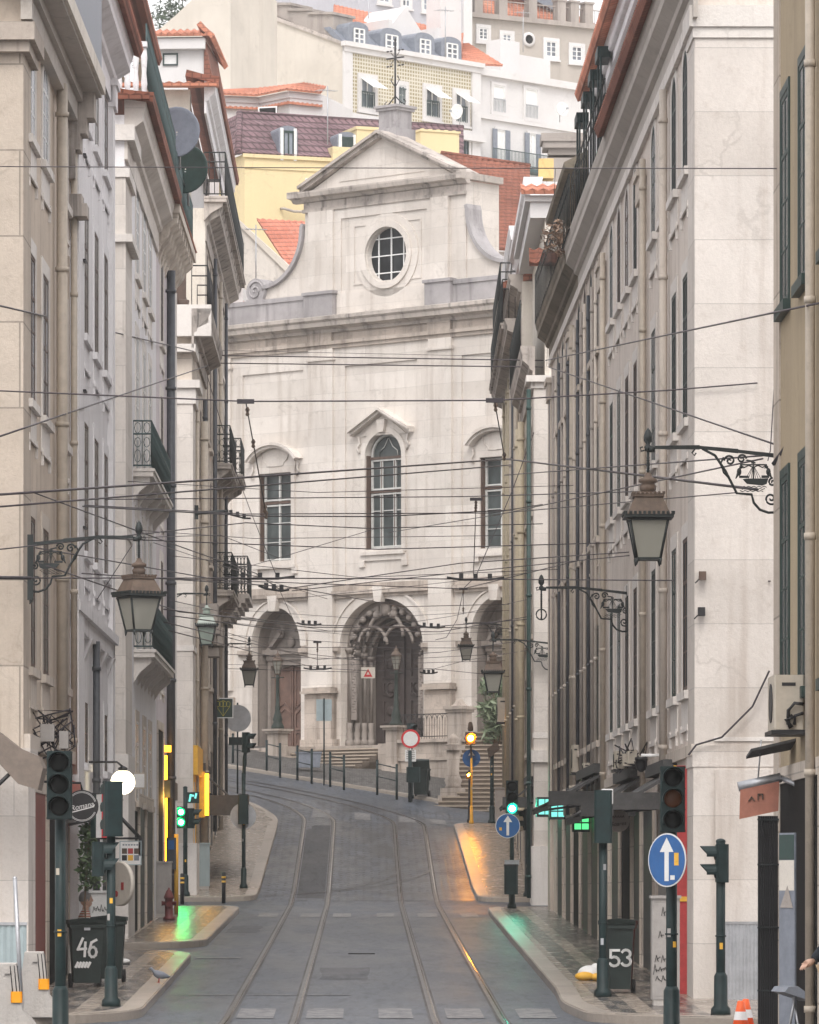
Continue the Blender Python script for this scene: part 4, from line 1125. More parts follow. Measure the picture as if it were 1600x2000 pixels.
# zinc mansard with four dormers, tiled roof
def f(m):
    zr = p.uz(655, 30, -2.5)[1]
    m.prism([(uA, .0, ztop+.22), (uB-2.2, .0, ztop+.22), (uB-2.2, -1.0, ztop+1.05), (uA, -1.0, ztop+1.05)], (0, -.4, 0))
p.b(f, 'mansard', SLATE)
for x0, x1, y0, y1 in ((691,710,55,87),(753,775,67,103),(820,839,76,107),(872,892,84,116)):
    (u0, z1) = p.uz(x0, y0); (u1, z0) = p.uz(x1, y1)
    o = p.b(lambda m: m.prism([(u0-.35, 0, z0-.2), (u1+.35, 0, z0-.2), (u1+.35, 0, z1+.05)]+[(u, 0, z) for u, z in arc((u0+u1)/2, z1+.05, (u1-u0)/2+.35, .3, 0, 180, 8)][1:], (0, -2.2, 0)), 'dormer', SLATE)
    p.b(lambda m: m.box(u0, u1, .0, .03, z0, z1), 'pane', GLASSB, o)
    p.b(lambda m: [m.box(u-.04, u+.04, .03, .08, z0, z1) for u in (u0, (u0+u1)/2, u1)] and [m.box(u0, u1, .03, .07, z-.03, z+.03) for z in (z0, (z0+2*z1)/3, (2*z0+z1)/3, z1)], 'frame', WHT, o)
def f(m):
    zb = ztop+2.05
    q = [p.uz(x, y, w)+(w,) for x, y, w in ((650,64,-1.0),(900,112,-1.0),(905,66,-5),(652,10,-5))]
    m.tiles(*[(a[0], a[2], a[1]) for a in q], .28, .05)
p.b(f, 'roof', TILE_O)
def f(m):
    zb = ztop+1.0
    for x in (705, 800): m.box(p.u(x,-3)-.1, p.u(x,-3)+.15, -3.2, -1.0, zb, zb+.9)
    c = p.u(790,-1.2); m.prism([(c-1.6, -1.2, zb), (c+1.8, -1.2, zb), (c+.1, -1.2, zb+1.7)], (0, -2.5, 0))
    c = p.u(868,-2.5); m.box(c-.55, c+.9, -3.2, -2.2, zb, zb+3.0); m.box(c-.65, c+1.0, -3.3, -2.1, zb+3.0, zb+3.12)
p.b(f, 'chimney', HWHITE)
# side gable wall of the tiled house with the stepped parapet
p = Plane(672, 244, 38)
p.root('gable_house', 'big cream blank gable wall with stepped parapet left of the olive tiled house', 'house', 26)
def f(m):
    P = p.poly((400, -30), (500, -30), (505, 22), (672, 84), (672, 330), (400, 330)); m.prism([(u, 0, z) for u, z in P], (0, -.6, 0))
p.b(f, 'gable_wall', HCREAM)
def f(m):
    P = p.poly((436, -30), (490, -30), (490, 172), (436, 172)); m.prism([(u, .5, z) for u, z in P], (0, -.5, 0))
p.b(f, 'chimney_breast', HCREAM)
def f(m):
    for a, b, y0 in ((520,562,4),(560,600,15),(600,646,22)):
        P = p.poly((a, y0), (b, y0), (b, 74-(646-b)*.4), (a, 74-(646-a)*.4)); m.prism([(u, -.2, z) for u, z in P], (0, -1.5, 0))
        P = p.poly((a-2, y0), (b+3, y0), (b+3, y0+5), (a-2, y0+5)); m.prism([(u, -.1, z) for u, z in P], (0, -1.7, 0))
p.b(f, 'stepped_parapet', GREYP)
def f(m):
    P = p.poly((505, 20), (672, 82), (672, 88), (505, 27)); m.prism([(u, .12, z) for u, z in P], (0, -.7, 0))
p.b(f, 'coping', CORN)
# white house with hipped orange roofs in front of the gable wall
p = Plane(420, 226, 18)
p.root('hipped_roof_house', 'white house with two zigzag orange hipped roofs below the blank gable wall', 'house', 24)
zc = p.uz(450, 192)[1]
def f(m):
    u0, u1, u2 = p.u(400), p.u(498), p.u(620)
    m.prism([(u0, 1.0, 24), (u1, -.6, 24), (p.u(575), .6, 24), (u2, -.8, 24), (u2, -5, 24), (u0, -5, 24)], (0, 0, zc-24))
p.b(f, 'wall', HWHITE)
def f(m):
    for dz, o, hh in ((-.45, .3, .22), (.1, .45, .62)):
        pts = [(p.u(396), 1.0+o), (p.u(498), -.6+o), (p.u(575), .6+o), (p.u(622), -.8+o)]
        tops = [(p.u(396)+.4, -2.2), (p.u(470), -2.0), (p.u(575), -1.3), (p.u(600), -2.6)] if dz else [(a, b-.5) for a, b in pts]
        for k in range(3):
            (a, b), (c, d), (e, f_), (g_, h) = pts[k], pts[k+1], tops[k], tops[k+1]
            m.tiles((a, b, zc+dz), (c, d, zc+dz), (g_, h, zc+dz+hh), (e, f_, zc+dz+hh), .24, .05)
p.b(f, 'roof', TILE_O)
p.b(lambda m: m.prism([(u, w_, zc-.2) for u, w_ in ((p.u(398), 1.1), (p.u(498), -.5), (p.u(575), .7), (p.u(620), -.7), (p.u(618), -4), (p.u(398), -4))], (0, 0, .28)), 'eave_band', HWHITE)
hwin(p, 518, 555, 215, 232, DARK, WHT, None, (0, 0), w=.9)
# --- white house right
p = Plane(934.5, 250.8, -45)
p.root('white_house', 'white three storey house with shuttered windows and long iron balcony on the hill', 'house', 24)
uA, uB = p.u(935), p.u(1088); zt = p.uz(938, 135)[1]
p.b(lambda m: m.box(uA, uB+3, -8, 0, 24, zt), 'wall', HWHITE)
def f(m):
    m.box(uA-.1, uB+3.1, 0, .25, zt-.3, zt+.05); z = p.uz(945, 226)[1]; m.box(uA, uB+3, 0, .15, z-.15, z+.1)
    m.box(p.u(975,-4.4), p.u(1075,-4.4), -7, -4.4, zt, p.uz(1000,104,-4.4)[1]); m.box(p.u(978,-4.2), p.u(1015,-4.2), -5.2, -4.2, zt+1, p.uz(990,78,-4.2)[1])
p.b(f, 'cornice', HWHITE)
for x0, x1, y0, y1 in ((962,984,165,220),(1025,1048,172,232)):
    o, (u0, u1, z0, z1) = hwin(p, x0, x1, y0, y1, WHT, WHT, HWHITE, (0, 0), pad=.15)
    p.b(lambda m: [m.box(u0+.1*j, u0+.1*j+.022, .1, .12, z0, z0+.62) for j in range(int((u1-u0)/.1)+1)] and m.box(u0, u1, .1, .15, z0+.58, z0+.63), 'railing', STEEL, o)
for x0, x1, y0, y1 in ((968,986,252,318),(1031,1046,260,330)):
    o, (u0, u1, z0, z1) = hwin(p, x0, x1, y0, y1, WHT, WHT, HWHITE, (1, 0), pad=.1)
    p.b(lambda m: (m.box(u0-.28, u0+.02, .06, .12, z0, z1), m.box(u1-.02, u1+.28, .06, .12, z0, z1)), 'shutter', SLATE, o)
def f(m):
    z0, z1 = p.uz(945, 322)[1], p.uz(945, 292)[1]
    m.box(p.u(943), p.u(1065), 0, .75, z0-.15, z0)
    for j in range(46):
        u = p.u(943)+j*(p.u(1065)-p.u(943))/45; m.box(u-.009, u+.009, .7, .72, z0, z1)
    for z in (z0+.1, z1): m.box(p.u(943), p.u(1065), .69, .74, z-.02, z+.02)
p.b(f, 'balcony_railing', RAILG)
def f(m):
    a, b = p.uz(905, 90, -2), p.uz(980, 126, -.5)
    q = [p.uz(x, y, w)+(w,) for x, y, w in ((900,124,-.3),(982,128,-.3),(915,86,-4),(895,86,-4))]
    m.tiles(*[(a[0], a[2], a[1]) for a in q], .26, .05)
p.b(f, 'roof', TILE_O)
# --- big grey house at the very top, right
p = Plane(922, 292, -30)
p.root('grey_hilltop_house', 'large grey beige house with small white windows and red roof on top of the hill', 'house', 36)
uA, uB = p.u(918), p.u(1175); zt = p.uz(922, 30)[1]
p.b(lambda m: m.box(uA, uB+6, -9, 0, 36, zt), 'wall', HGREY)
p.b(lambda m: m.box(uA-.2, uB+6, 0, .3, zt-.12, zt+.15), 'cornice', GREYP)
for x0, x1, y0, y1 in ((935,952,54,78),(981,998,66,90),(1066,1086,80,112),(1116,1136,90,120)):
    hwin(p, x0, x1, y0, y1, GLASSB, WHT, HWHITE, (1, 2), pad=.2)
def f(m):
    u, z = p.uz(1032, 77); m.lathe([(.42,0),(.42,.1),(.26,.12)], (u, 0, z), 16, axis='w', cap=False); m.lathe([(.28,.02),(.02,.02)], (u,0,z), 16, axis='w', mi=1)
p.b(f, 'round_window', [HWHITE, GLASSD])
def f(m):
    m.tiles((uA, -.9, zt+.1), (uB+1, -.9, zt+.1), (p.u(1010), -4.5, zt+3.6), (uA+1, -4.5, zt+3.6), .3, .05)
p.b(f, 'roof', TILE_O)
def f(m):
    for x in (924, 972, 1030, 1086, 1112, 1140): m.box(p.u(x), p.u(x)+.55, -.35, .2, zt, zt+1.3); m.box(p.u(x)-.06, p.u(x)+.61, -.4, .25, zt+1.3, zt+1.42)
p.b(f, 'parapet_post', GREYP)
p.b(lambda m: [m.tube([(uA+.25*j, -.1, zt), (uA+.25*j, -.1, zt+1.0)], .02, 4) for j in range(64)] and m.box(uA, uB, -.13, -.07, zt+.98, zt+1.04), 'railing', GREYP)
p.b(lambda m: m.prism([(p.u(1000), -1.5, zt+2.4), (p.u(1150), -1.5, zt+.6), (p.u(1150), -1.5, zt+1.5), (p.u(1005), -1.5, zt+3.1)], (0, -1, 0)), 'skylight', SLATE)
# --- bluish house behind, top centre
p = Plane(735, 286, -38)
p.root('bluegrey_house', 'pale blue-grey house with a row of tall white windows at the very top', 'house', 36)
p.b(lambda m: m.box(p.u(700), p.u(918), -8, 0, 36, 62), 'wall', HBLUE)
p.b(lambda m: m.box(p.u(903), p.u(918)+.05, 0, .15, 36, 62), 'quoin', HWHITE)
for x0, x1, y0, y1 in ((740,760,-34,6),(785,800,-26,14),(826,841,-18,22),(866,880,-10,28)):
    hwin(p, x0, x1, y0, y1, GLASSB, WHT, HWHITE, (1, 2), pad=.15)
# --- far white house top left and orange eave house
p = Plane(330, 196, 4)
p.root('corner_tiled_house', 'white upper storey with orange tile row and brown side eave at upper left', 'house', 20)
zt = p.uz(360, 72)[1]
p.b(lambda m: m.box(p.u(290), p.u(398), -6, 0, 20, zt), 'wall', HWHITE)
p.b(lambda m: m.box(p.u(286), p.u(402), 0, .35, zt-.5, zt-.1), 'cornice', HWHITE)
hwin(p, 318, 348, 104, 128, WHT, FGREEN, None, (0, 0))
def f(m):
    m.tiles((p.u(288), .5, zt), (p.u(408), .5, zt), (p.u(396), -2, zt+.55), (p.u(288), -2, zt+.55), .27, .09)
    m.tiles((p.u(406)+.2, -5.5, zt-.3), (p.u(406)+.25, .5, zt-.05), (p.u(390), .3, zt+.5), (p.u(390), -5.5, zt+.3), .25, .06, thick=.12)
p.b(f, 'roof', TILE_O)
p.b(lambda m: m.prism([(p.u(398), .1, zt-2.2), (p.u(418), .1, zt-1.9), (p.u(400), .1, zt-.1)], (0, -5.0, 0)), 'side_eave', TILE_R)
p = Plane(330, 236, 20)
p.root('pale_house', 'plain cream house with slanting roof line at upper left', 'house', 26)
def f(m):
    P = p.poly((300, 66), (345, 28), (395, -20), (450, -40), (450, 330), (300, 330)); m.prism([(u, 0, z) for u, z in P], (0, -6, 0))
p.b(f, 'wall', HCREAM)
p = Plane(350, 200, 30)
p.root('yellow_gable_house', 'small pale yellow wall with curved top between the tiled eaves at upper left', 'house', 20)
def f(m):
    P = p.poly((300, 90), (330, 118), (362, 134), (382, 150), (390, 260), (300, 260)); m.prism([(u, 0, z) for u, z in P], (0, -2, 0))
p.b(f, 'wall', wall_mat('pale_yellow_plaster', (.78,.66,.42), .05, (.6,.5,.36), .2, .2))
def aerial(x, y, d, label):
    e = empty('roof_aerial', tuple(W(x, y, d)), R(35)); tag(e, label, 'aerial', 'television aerials on the hill roofs'); m = MB(1,1); m.tube([(0,0,-1.2),(0,0,1.2)], .025, 5); m.build('mast', STEEL, e); m = MB(1,1); m.tube([(-.5,0,1.0),(.5,0,1.05)], .015, 4)
    for k in range(6): m.tube([(-.45+.17*k,-.3+.03*k,1.0+.008*k),(-.45+.17*k,.3-.03*k,1.0+.008*k)], .01, 4)
    m.build('antenna', STEEL, e)
aerial(870, 62, 245, 'aerial beside the white chimney over the olive tiled house'); aerial(1022, 60, 288, 'aerial in front of the grey hilltop house'); aerial(720, 30, 250, 'aerial on the orange roof of the olive tiled house'); aerial(500, 500, 196, 'bent aerial on the salmon roof beside the left volute'); aerial(640, 225, 212, 'aerial on the purple roof of the yellow house')
# ------------------------------------------------------------------ foliage
def leaves(m, c, r, n_, size, sq=(1, 1, 1), droop=0, mi=0, elong=2.2):
    for _ in range(n_):
        while True:
            q = Vector((random.uniform(-1,1), random.uniform(-1,1), random.uniform(-1,1)))
            if q.length < 1: break
        q = Vector((q.x*r*sq[0], q.y*r*sq[1], q.z*r*sq[2]))+Vector(c)
        a = Vector((random.gauss(0,1), random.gauss(0,1), random.gauss(0,.7)-droop)).normalized(); b_ = a.cross(Vector((random.gauss(0,1), random.gauss(0,1), random.gauss(0,1)))).normalized()
        s = size*random.uniform(.6, 1.3)
        m.face([q-a*s*elong/2, q+b_*s*.3, q+a*s*elong/2, q-b_*s*.3], mi)
tree = empty('tree', (-11.5, 262, 36)); tag(tree, 'dark leafy tree behind the cream house at the top left', 'tree')
m = MB(1, 1); m.tube([(0,0,-4),(.1,0,4),(0,.2,8.5)], [.4,.3,.12], 8); m.tube([(0,0,5),(1.4,.3,9)], [.15,.05], 6); m.tube([(0,0,5.5),(-1.5,.2,9)], [.15,.05], 6); m.build('trunk', STEM, tree)
m = MB(1, 1)
for k in range(14): leaves(m, (random.uniform(-2,2.0), random.uniform(-2,2), random.uniform(5.5,11)), random.uniform(.8,1.4), 190, .16)
m.build('crown', LEAFD, tree)
sh = empty('oleander_shrub', tuple(W(968, 1446, 172.5))); sh.scale = (.85,.85,.9); tag(sh, 'tall grey-green shrub hanging over the stair beside the right-hand houses', 'shrub')
m = MB(1, 1)
for k in range(9): m.tube([(random.uniform(-.1,.1),0,-.6),(random.uniform(-.3,.3),0,.8),(random.uniform(-.6,.5),random.uniform(-.3,.3),random.uniform(1.2,2))], [.03,.025,.01], 4)
m.build('stem', STEM, sh)
m = MB(1, 1)
for k in range(17):
    z = random.uniform(.2, 2.1); leaves(m, (random.uniform(-.45,.45)*(1.1-abs(z-1)*.3), random.uniform(-.3,.3), z), .34, 60, .17, elong=2.8, droop=.3)
m.build('foliage', LEAFG, sh)
# ------------------------------------------------------------------ street buildings
class Fac:
    def __init__(s, name, label, cat, near, far, side, top, depth=9, wall=BEIGE, group=None):
        s.n = Vector(near); s.f = Vector(far); s.side = side; s.sg = 1 if side == 'L' else -1
        d = s.f-s.n; s.L = d.length; s.d = d.normalized()
        s.o = Vector((s.d.y, -s.d.x)) if side == 'L' else Vector((-s.d.y, s.d.x))
        dd = s.d*s.sg; rz = math.atan2(dd.y, dd.x)
        s.zb = H(near[0], near[1])
        s.e = empty(name, (near[0], near[1], s.zb), rz); tag(s.e, label, cat, group)
        s.top = top; s.meshes = {}
        if wall: s.b(lambda m: m.box(0, s.L, -depth, 0, s.zb-.6, top), 'wall', wall)
    def p2(s, t, w=0): q = s.n+s.d*t+s.o*w; return q
    def t(s, x, w=0):
        k = (x-CX)/FPX; n = s.n+s.o*w
        return (k*n.y-n.x)/(s.d.x-k*s.d.y)
    def z(s, x, y, w=0):
        return EYE+(CY-y)/FPX*(s.n.y+s.d.y*s.t(x, w)+s.o.y*w)
    def zd(s, d, y): return EYE+(CY-y)/FPX*d
    def td(s, d): return (d-s.n.y)/s.d.y
    def W3(s, t, w, z): q = s.p2(t, w); return Vector((q.x, q.y, z))
    def b(s, fn, name, mats, parent=None):
        m = MB(s.sg); fn(m); m.v = [(a, b_, c-s.zb) for a, b_, c in m.v]
        return m.build_split(name, mats, parent or s.e)
    def window(s, t, z0, z1, wd=1.15, kind='rect', glass=GLASS, frame=FGREEN, surr=TRIM, apron=True, sw=.22, tr=.4, name='window'):
        key = (round(z1-z0, 2), wd, kind, glass.name, frame.name, surr.name, apron, sw)
        if key not in s.meshes:
            h = z1-z0; a = wd/2
            op = rect(-a, a, 0, h) if kind == 'rect' else archpoly(0, a, 0, h-a*.8, a*.8, 10)
            a2 = a+sw
            oo = rect(-a2, a2, -.02, h+sw) if kind == 'rect' else archpoly(0, a2, -.02, h-a*.8, a*.8+sw, 10)
            m = MB(s.sg); m.prism([(p[0], -.02, p[1]) for p in op], (0, .026, 0)); g_ = m.mesh('window', glass)
            m = MB(s.sg)
            ii = rect(-a+.06, a-.06, .06, h-.06) if kind == 'rect' else archpoly(0, a-.06, .06, h-a*.8, a*.8-.06, 10)
            m.ring(ii, op, .006, .014)
            m.box(-.035, .035, .006, .013, .06, h-.08); m.box(-a+.05, a-.05, .006, .0135, h*.7, h*.7+.05)
            for zz in (.25, .48): m.box(-a+.05, a-.05, .006, .0115, h*zz, h*zz+.025)
            f_ = m.mesh('frame', frame)
            m = MB(s.sg); m.ring(op, oo, 0, .022); m.box(-a2-.05, a2+.05, 0, .085, -.14, -.02)
            if apron:
                m.box(-a2, a2, 0, .02, -.55, -.14)
                for q in (-a2+.04, a2-.1): m.box(q, q+.07, 0, .04, -.75, -.5)
                m.box(-a2, a2, .02, .045, -.6, -.55)
            u_ = m.mesh('surround', surr); s.meshes[key] = (g_, f_, u_)
        g_, f_, u_ = s.meshes[key]
        o = mesh_obj(name, g_, s.e, (s.sg*t, 0, z0-s.zb)); mesh_obj('frame', f_, o); mesh_obj('surround', u_, o)
        return o
    def pipe(s, t, z0, z1, mat, r=.07, w=.12, name='downpipe'):
        def f(m):
            m.tube([(t, w, z0), (t, w, z1)], r, 8)
            for z in lin(z0+.5, z1-.5, max(1, int((z1-z0)/2.4))): m.tube([(t, w, z), (t, w, z+.07)], r*1.25, 8)
        return s.b(f, name, mat)
    def pilaster(s, t0, t1, z0, z1, mat, w=.1, cap=True):
        def f(m):
            m.box(t0, t1, 0, w, z0, z1)
            if cap:
                m.box(t0-.03, t1+.03, 0, w+.05, z1-.5, z1-.42); m.box(t0-.05, t1+.05, 0, w+.09, z1-.12, z1); m.box(t0, t1, 0, w+.05, z1-.42, z1-.12)
        return s.b(f, 'pilaster', mat)
    def cornice(s, z, mat, w=.45, t0=0, t1=None, h=.75, soff=None):
        t1 = s.L if t1 is None else t1
        prof = [(0,z-h),(.06,z-h),(.06,z-h*.62),(.13,z-h*.58),(.15,z-h*.5),(w*.86,z-h*.36),(w*.86,z-h*.22),(w*.93,z-h*.16),(w,z-.03),(w,z),(0,z)]
        return s.b(lambda m: m.prism([(t0, a, c) for a, c in prof], (t1-t0, 0, 0)), 'cornice', mat)
    def eave(s, z, t0, t1, w0=.32, w1=.5, mat=TILE_R, rise=1.6, run=3.0, per=.24):
        return s.b(lambda m: m.tiles((t0, w1, z), (t1, w1, z), (t1, -run, z+rise), (t0, -run, z+rise), per, .07, thick=.09), 'roof', mat)
    def railing(s, t0, t1, w, z, h=1.0, mat=RAILG, sides=True, step=.13, style=0, name='railing', parent=None, net=None):
        def f(m):
            def run(a, b):
                L = math.hypot(b[0]-a[0], b[1]-a[1]); k = max(1, int(L/step))
                for i in range(k+1):
                    u = a[0]+(b[0]-a[0])*i/k; v = a[1]+(b[1]-a[1])*i/k
                    m.tube([(u, v, z+.05), (u, v, z+h)], .011, 4)
                    if style == 1 and i < k:
                        u2 = a[0]+(b[0]-a[0])*(i+.5)/k; v2 = a[1]+(b[1]-a[1])*(i+.5)/k
                        du, dv = (b[0]-a[0])/L*step*.45, (b[1]-a[1])/L*step*.45
                        for zz, rr in ((z+.25, .13), (z+h-.14, .11), (z+h*.55, .1)):
                            m.tube([(u2+du*math.cos(q), v2+dv*math.cos(q), zz+rr*math.sin(q)) for q in [k2*math.pi/4 for k2 in range(9)]], .009, 3)
                for zz in (z+.06, z+h, z+h-.26): m.tube([(a[0], a[1], zz), (b[0], b[1], zz)], .018, 4)
                if net: m.face([(a[0], a[1], z+.05), (b[0], b[1], z+.05), (b[0], b[1], z+h), (a[0], a[1], z+h)], 1)
            run((t0, w), (t1, w))
            if sides: run((t0, 0), (t0, w)); run((t1, 0), (t1, w))
        return s.b(f, name, [mat, net] if net else mat, parent)
    def balcony(s, t0, t1, w, z, h=1.0, mat=LIME, rmat=RAILG, style=1, brackets=True, thick=.16):
        def f(m):
            m.box(t0, t1, 0, w, z-thick, z); m.box(t0-.02, t1+.02, 0, w+.03, z-.06, z-.002)
            if brackets:
                k = max(2, int((t1-t0)/1.6))
                for i in range(k+1):
                    t = t0+.1+(t1-t0-.35)*i/k
                    m.prism([(t, 0, z-thick), (t, w*.85, z-thick), (t, w*.8, z-thick-.12), (t, w*.3, z-thick-.3), (t, 0, z-thick-.5)], (.18, 0, 0))
        o = s.b(f, 'balcony', mat)
        s.railing(t0+.04, t1-.04, w-.04, z, h, rmat, True, .14, style, parent=o)
        return o
    def shop(s, t0, t1, z0, z1, mat=SHOP, w=.008, name='shop_front', frame=STONEB):
        def f(m):
            m.box(t0, t1, -.02, w, z0, z1)
        o = s.b(f, name, mat)
        s.b(lambda m: m.ring(rect(t0+.02, t1-.02, z0, z1-.02), rect(t0-.16, t1+.16, z0-.05, z1+.16), 0, .03), 'frame', frame, o)
        return o

# ============ left row
A1 = Fac('beige_apartment_house', 'beige corner apartment house with wide flat cornice slab at the left edge', 'apartment building', (-4.78,71.5), (-4.667,81.2), 'L', 14.6, wall=BEIGET)
zg = A1.zb
def corner_front(F, z1, mat, sidew, base=(0, 3.4), wid=7, lowmat=None):
    """stone quoin: cross-street face (towards the camera) and the return on the street side"""
    def f(m):
        m.box(-.025, sidew, -wid, .025, F.zb-.5, z1)
    return F.b(f, 'corner_quoin', mat)
corner_front(A1, 13.6, QUOINB, 1.35)
A1.b(lambda m: (m.box(-.3,1.55,-7,.2,13.6,13.85), m.box(-.2,1.5,-7,.12,13.45,13.6)), 'corner_capital', LIMEA)
A1.b(lambda m: (m.box(-.10, 1.2, -7, .10, zg-.4, 3.55), m.box(-.13,1.3,-7,.13,3.55,3.75)), 'corner_base', QUOIN)
for t, wd_ in ((1.75,1.1),(4.35,1.15),(8.35,1.15)):
    for z0, z1, kd, gl, fr in ((12.5,14.0,'arch',GLASSB,WHT),(8.75,10.85,'rect',GLASSB,BROWN),(4.95,7.1,'rect',GLASS,BROWN)):
        A1.window(t, z0, z1, wd_, kd, gl, fr, TRIMB if z0 < 8 else TRIM)
A1.pipe(6.15, 3.6, 14.0, CPIPE, .085, .13); A1.pipe(9.4, 3.6, 14.0, CPIPE, .05, .09)
A1.b(lambda m: (m.box(-.4, A1.L+.1, -.5, .5, 14.35, 14.62), m.box(-.2, A1.L, 0, .16, 13.9, 14.35), m.box(-.2, A1.L, 0, .24, 14.2, 14.35)), 'cornice', SOFFIT)
A1.b(lambda m: m.box(-.4, A1.L+.1, .5, .56, 14.40, 14.66), 'edge_board', CREAM)
A1.b(lambda m: m.box(-.4, A1.L+.1, .44, .5, 14.67, 16.0), 'slate_parapet', SLATE)
def f(m):
    for k, (w, z0, z1) in enumerate(((.42,13.95,14.35),(.3,13.7,13.95),(.2,13.45,13.7),(.12,13.0,13.45),(.22,12.6,12.75),(.3,12.4,12.6))):
        m.box(A1.L-.5, A1.L+.08, 0, w, z0, z1)
A1.b(f, 'end_corbel', CORN)
A1.shop(1.7, 4.4, zg+.1, 3.2, RFRAME); A1.shop(4.9, 7.2, zg+.1, 3.3, DARK); A1.shop(7.6, 9.2, zg+.1, 3.3, GREYB)
A1.b(lambda m: m.box(0, A1.L, 0, .12, 3.75, 3.95), 'string_course', TRIMB)

A2 = Fac('white_apartment_house', 'white plastered apartment house with tiled eave left of the alley', 'apartment building', (-4.667,81.25), (-4.62,93), 'L', 16.6, wall=WHITE)
for t in (4.2, 7.2, 10.2):
    A2.window(t, 14.55, 16.5, 1.25, 'arch', GLASS, BROWN, WHITE)
    A2.window(t, 11.0, 13.1, 1.25, 'rect', GLASS, BROWN, WHITE); A2.window(t, 7.4, 9.55, 1.25, 'rect', GLASS, BROWN, WHITE)
    A2.window(t, 3.9, 4.9, .9, 'rect', GLASS, BROWN, WHITE, False, name='mezzanine_window')
A2.pilaster(0, 1.5, A2.zb, 16.2, WHITE, .14, False); A2.pilaster(11.0, 11.75, A2.zb, 16.4, WHITE, .1, True)
A2.cornice(17.0, WHITE, .44, h=1.0); A2.eave(17.0, -.1, A2.L+.15, w1=.58)
def f(m):
    m.box(0, A2.L, 0, .17, 6.22, 6.38); m.box(0, A2.L, 0, .1, 5.95, 6.22)
    for k in range(5): t = 1.6+k*2.3; m.prism([(t, 0, 5.6), (t, .14, 5.95), (t, 0, 5.95)], (.5, 0, 0))
A2.b(f, 'string_course', WHITE)
A2.pipe(5.7, 1.2, 6.0, DPIPE, .06, .1)
A2.b(lambda m: [m.box(1.1, 1.5, .14, .19, z, z+.03) for z in (7.6, 9.8, 11.9, 13.6, 15.0)], 'wall_ties', BLACK)
A2.shop(6.6, 8.0, A2.zb+.1, 3.4, DARK, frame=WHITE); A2.shop(8.9, 10.6, A2.zb+.1, 3.3, SHOP, frame=WHITE); A2.shop(2.0, 4.6, A2.zb+.1, 3.2, SHOP, frame=WHITE)
A2.b(lambda m: m.box(-.0, A2.L, -6, -.8, 17.2, 20.0), 'attic_wall', WHITE)

B1 = Fac('pale_corner_house', 'whitish corner house beyond the alley with railed roof terrace and first floor balcony', 'apartment building', (-4.61,98.5), (-4.588,113), 'L', 16.7, wall=WHITE)
corner_front(B1, 15.6, LIME, 2.6, wid=7)
B1.b(lambda m: (m.box(-.06,2.7,-7,.1,15.5,15.7), m.box(-.1,2.75,-7,.16,14.25,14.4), m.box(-.12,2.8,-7,.2,16.2,16.5), m.box(-.03,2.6,-7,.05,8.6,8.75), m.box(-.06,2.65,-7,.08,B1.zb-.3,4.4)), 'corner_capital', TRIM)
B1.cornice(17.0, LIME, .42, h=1.15); B1.eave(17.02, -.15, B1.L, w1=.56, rise=.12, run=.3)
B1.b(lambda m: m.tiles((-.4, .5, 17.0), (-.4, -7, 17.0), (.1, -7, 17.06), (.1, .5, 17.06), .24, .05), 'end_tiles', TILE_R)
for t in (5.2, 8.4, 11.2):
    B1.window(t, 14.2, 16.1, 1.2, 'rect', GLASSB, WHT, TRIM); B1.window(t, 10.25, 13.0, 1.2, 'rect', GLASSB, WHT, TRIM, False); B1.window(t, 6.6, 9.3, 1.2, 'rect', GLASSB, WHT, TRIM, False)
    B1.window(t, 3.6, 5.2, 1.1, 'rect', GLASS, WHT, TRIMB, False)
B1.balcony(3.6, 13.2, .40, 10.2, .95, TRIM, RAILG); B1.balcony(3.8, 13.8, .42, 6.6, .95, TRIM, RAILG)
B1.shop(3.4, 5.4, B1.zb+.1, 3.4, DARK); B1.shop(6.2, 8.6, B1.zb+.1, 3.6, SHOP); B1.shop(9.4, 12.6, B1.zb+.1, 3.6, SHOP)
def f(m):
    for k in range(6): m.lathe([(.045,17.1),(.07,17.3),(.05,17.5),(.07,17.8),(.05,18.0)], (.0, .38-.16*k, 0), 6)
    m.box(-.1, .1, -1.5, .44, 18.0, 18.1); m.box(-.1, .1, -1.5, .44, 17.03, 17.14)
B1.b(f, 'terrace_balustrade', WHITE)
NET = paint_mat('green_shade_net', (.045,.055,.055), .8, .2, .2, bump=0)
B1.railing(0, B1.L, .42, 17.3, 1.15, RAILG, False, .2, 0, net=NET, name='terrace_railing')
B1.b(lambda m: (m.box(2.2, B1.L, -6, -.9, 17.1, 20.0),), 'attic_wall', CREAM)
B1.eave(20.1, 1.6, B1.L+.2, w1=.1, rise=1.2, run=3, mat=TILE_R)
B1.b(lambda m: m.tube([(2.4,-.3,18.4),(2.4,-.3,19.7),(3.0,-.6,20.2)], .16, 10), 'flue_pipe', STEEL)

B2 = Fac('lilac_house', 'lilac house with big scroll corbels under its roof edge beside the second crossing', 'apartment building', (-4.588,113.02), (-4.526,122), 'L', 16.4, wall=LILAC)
for t in (2.4, 6.3):
    B2.window(t, 14.1, 16.0, 1.2, 'rect', GLASS, BROWN, TRIM); B2.window(t, 10.5, 12.9, 1.2, 'rect', GLASS, BROWN, TRIM); B2.window(t, 6.8, 9.2, 1.2, 'rect', GLASS, BROWN, TRIM)
B2.pipe(4.4, 1.6, 16.0, DPIPE, .1, .13); B2.pilaster(7.4, 8.95, B2.zb, 16.0, TRIM, .07, False)
def f(m):
    m.box(0, B2.L+.1, -.3, .52, 16.75, 16.95)
    for k in range(9):
        t = .1+k*1.0
        m.prism([(t, 0, 16.75), (t, .48, 16.75), (t, .46, 16.55), (t, .3, 16.42), (t, .24, 16.25), (t, .1, 16.1), (t, 0, 15.8)], (.42, 0, 0))
B2.b(f, 'scroll_cornice', STONEB)
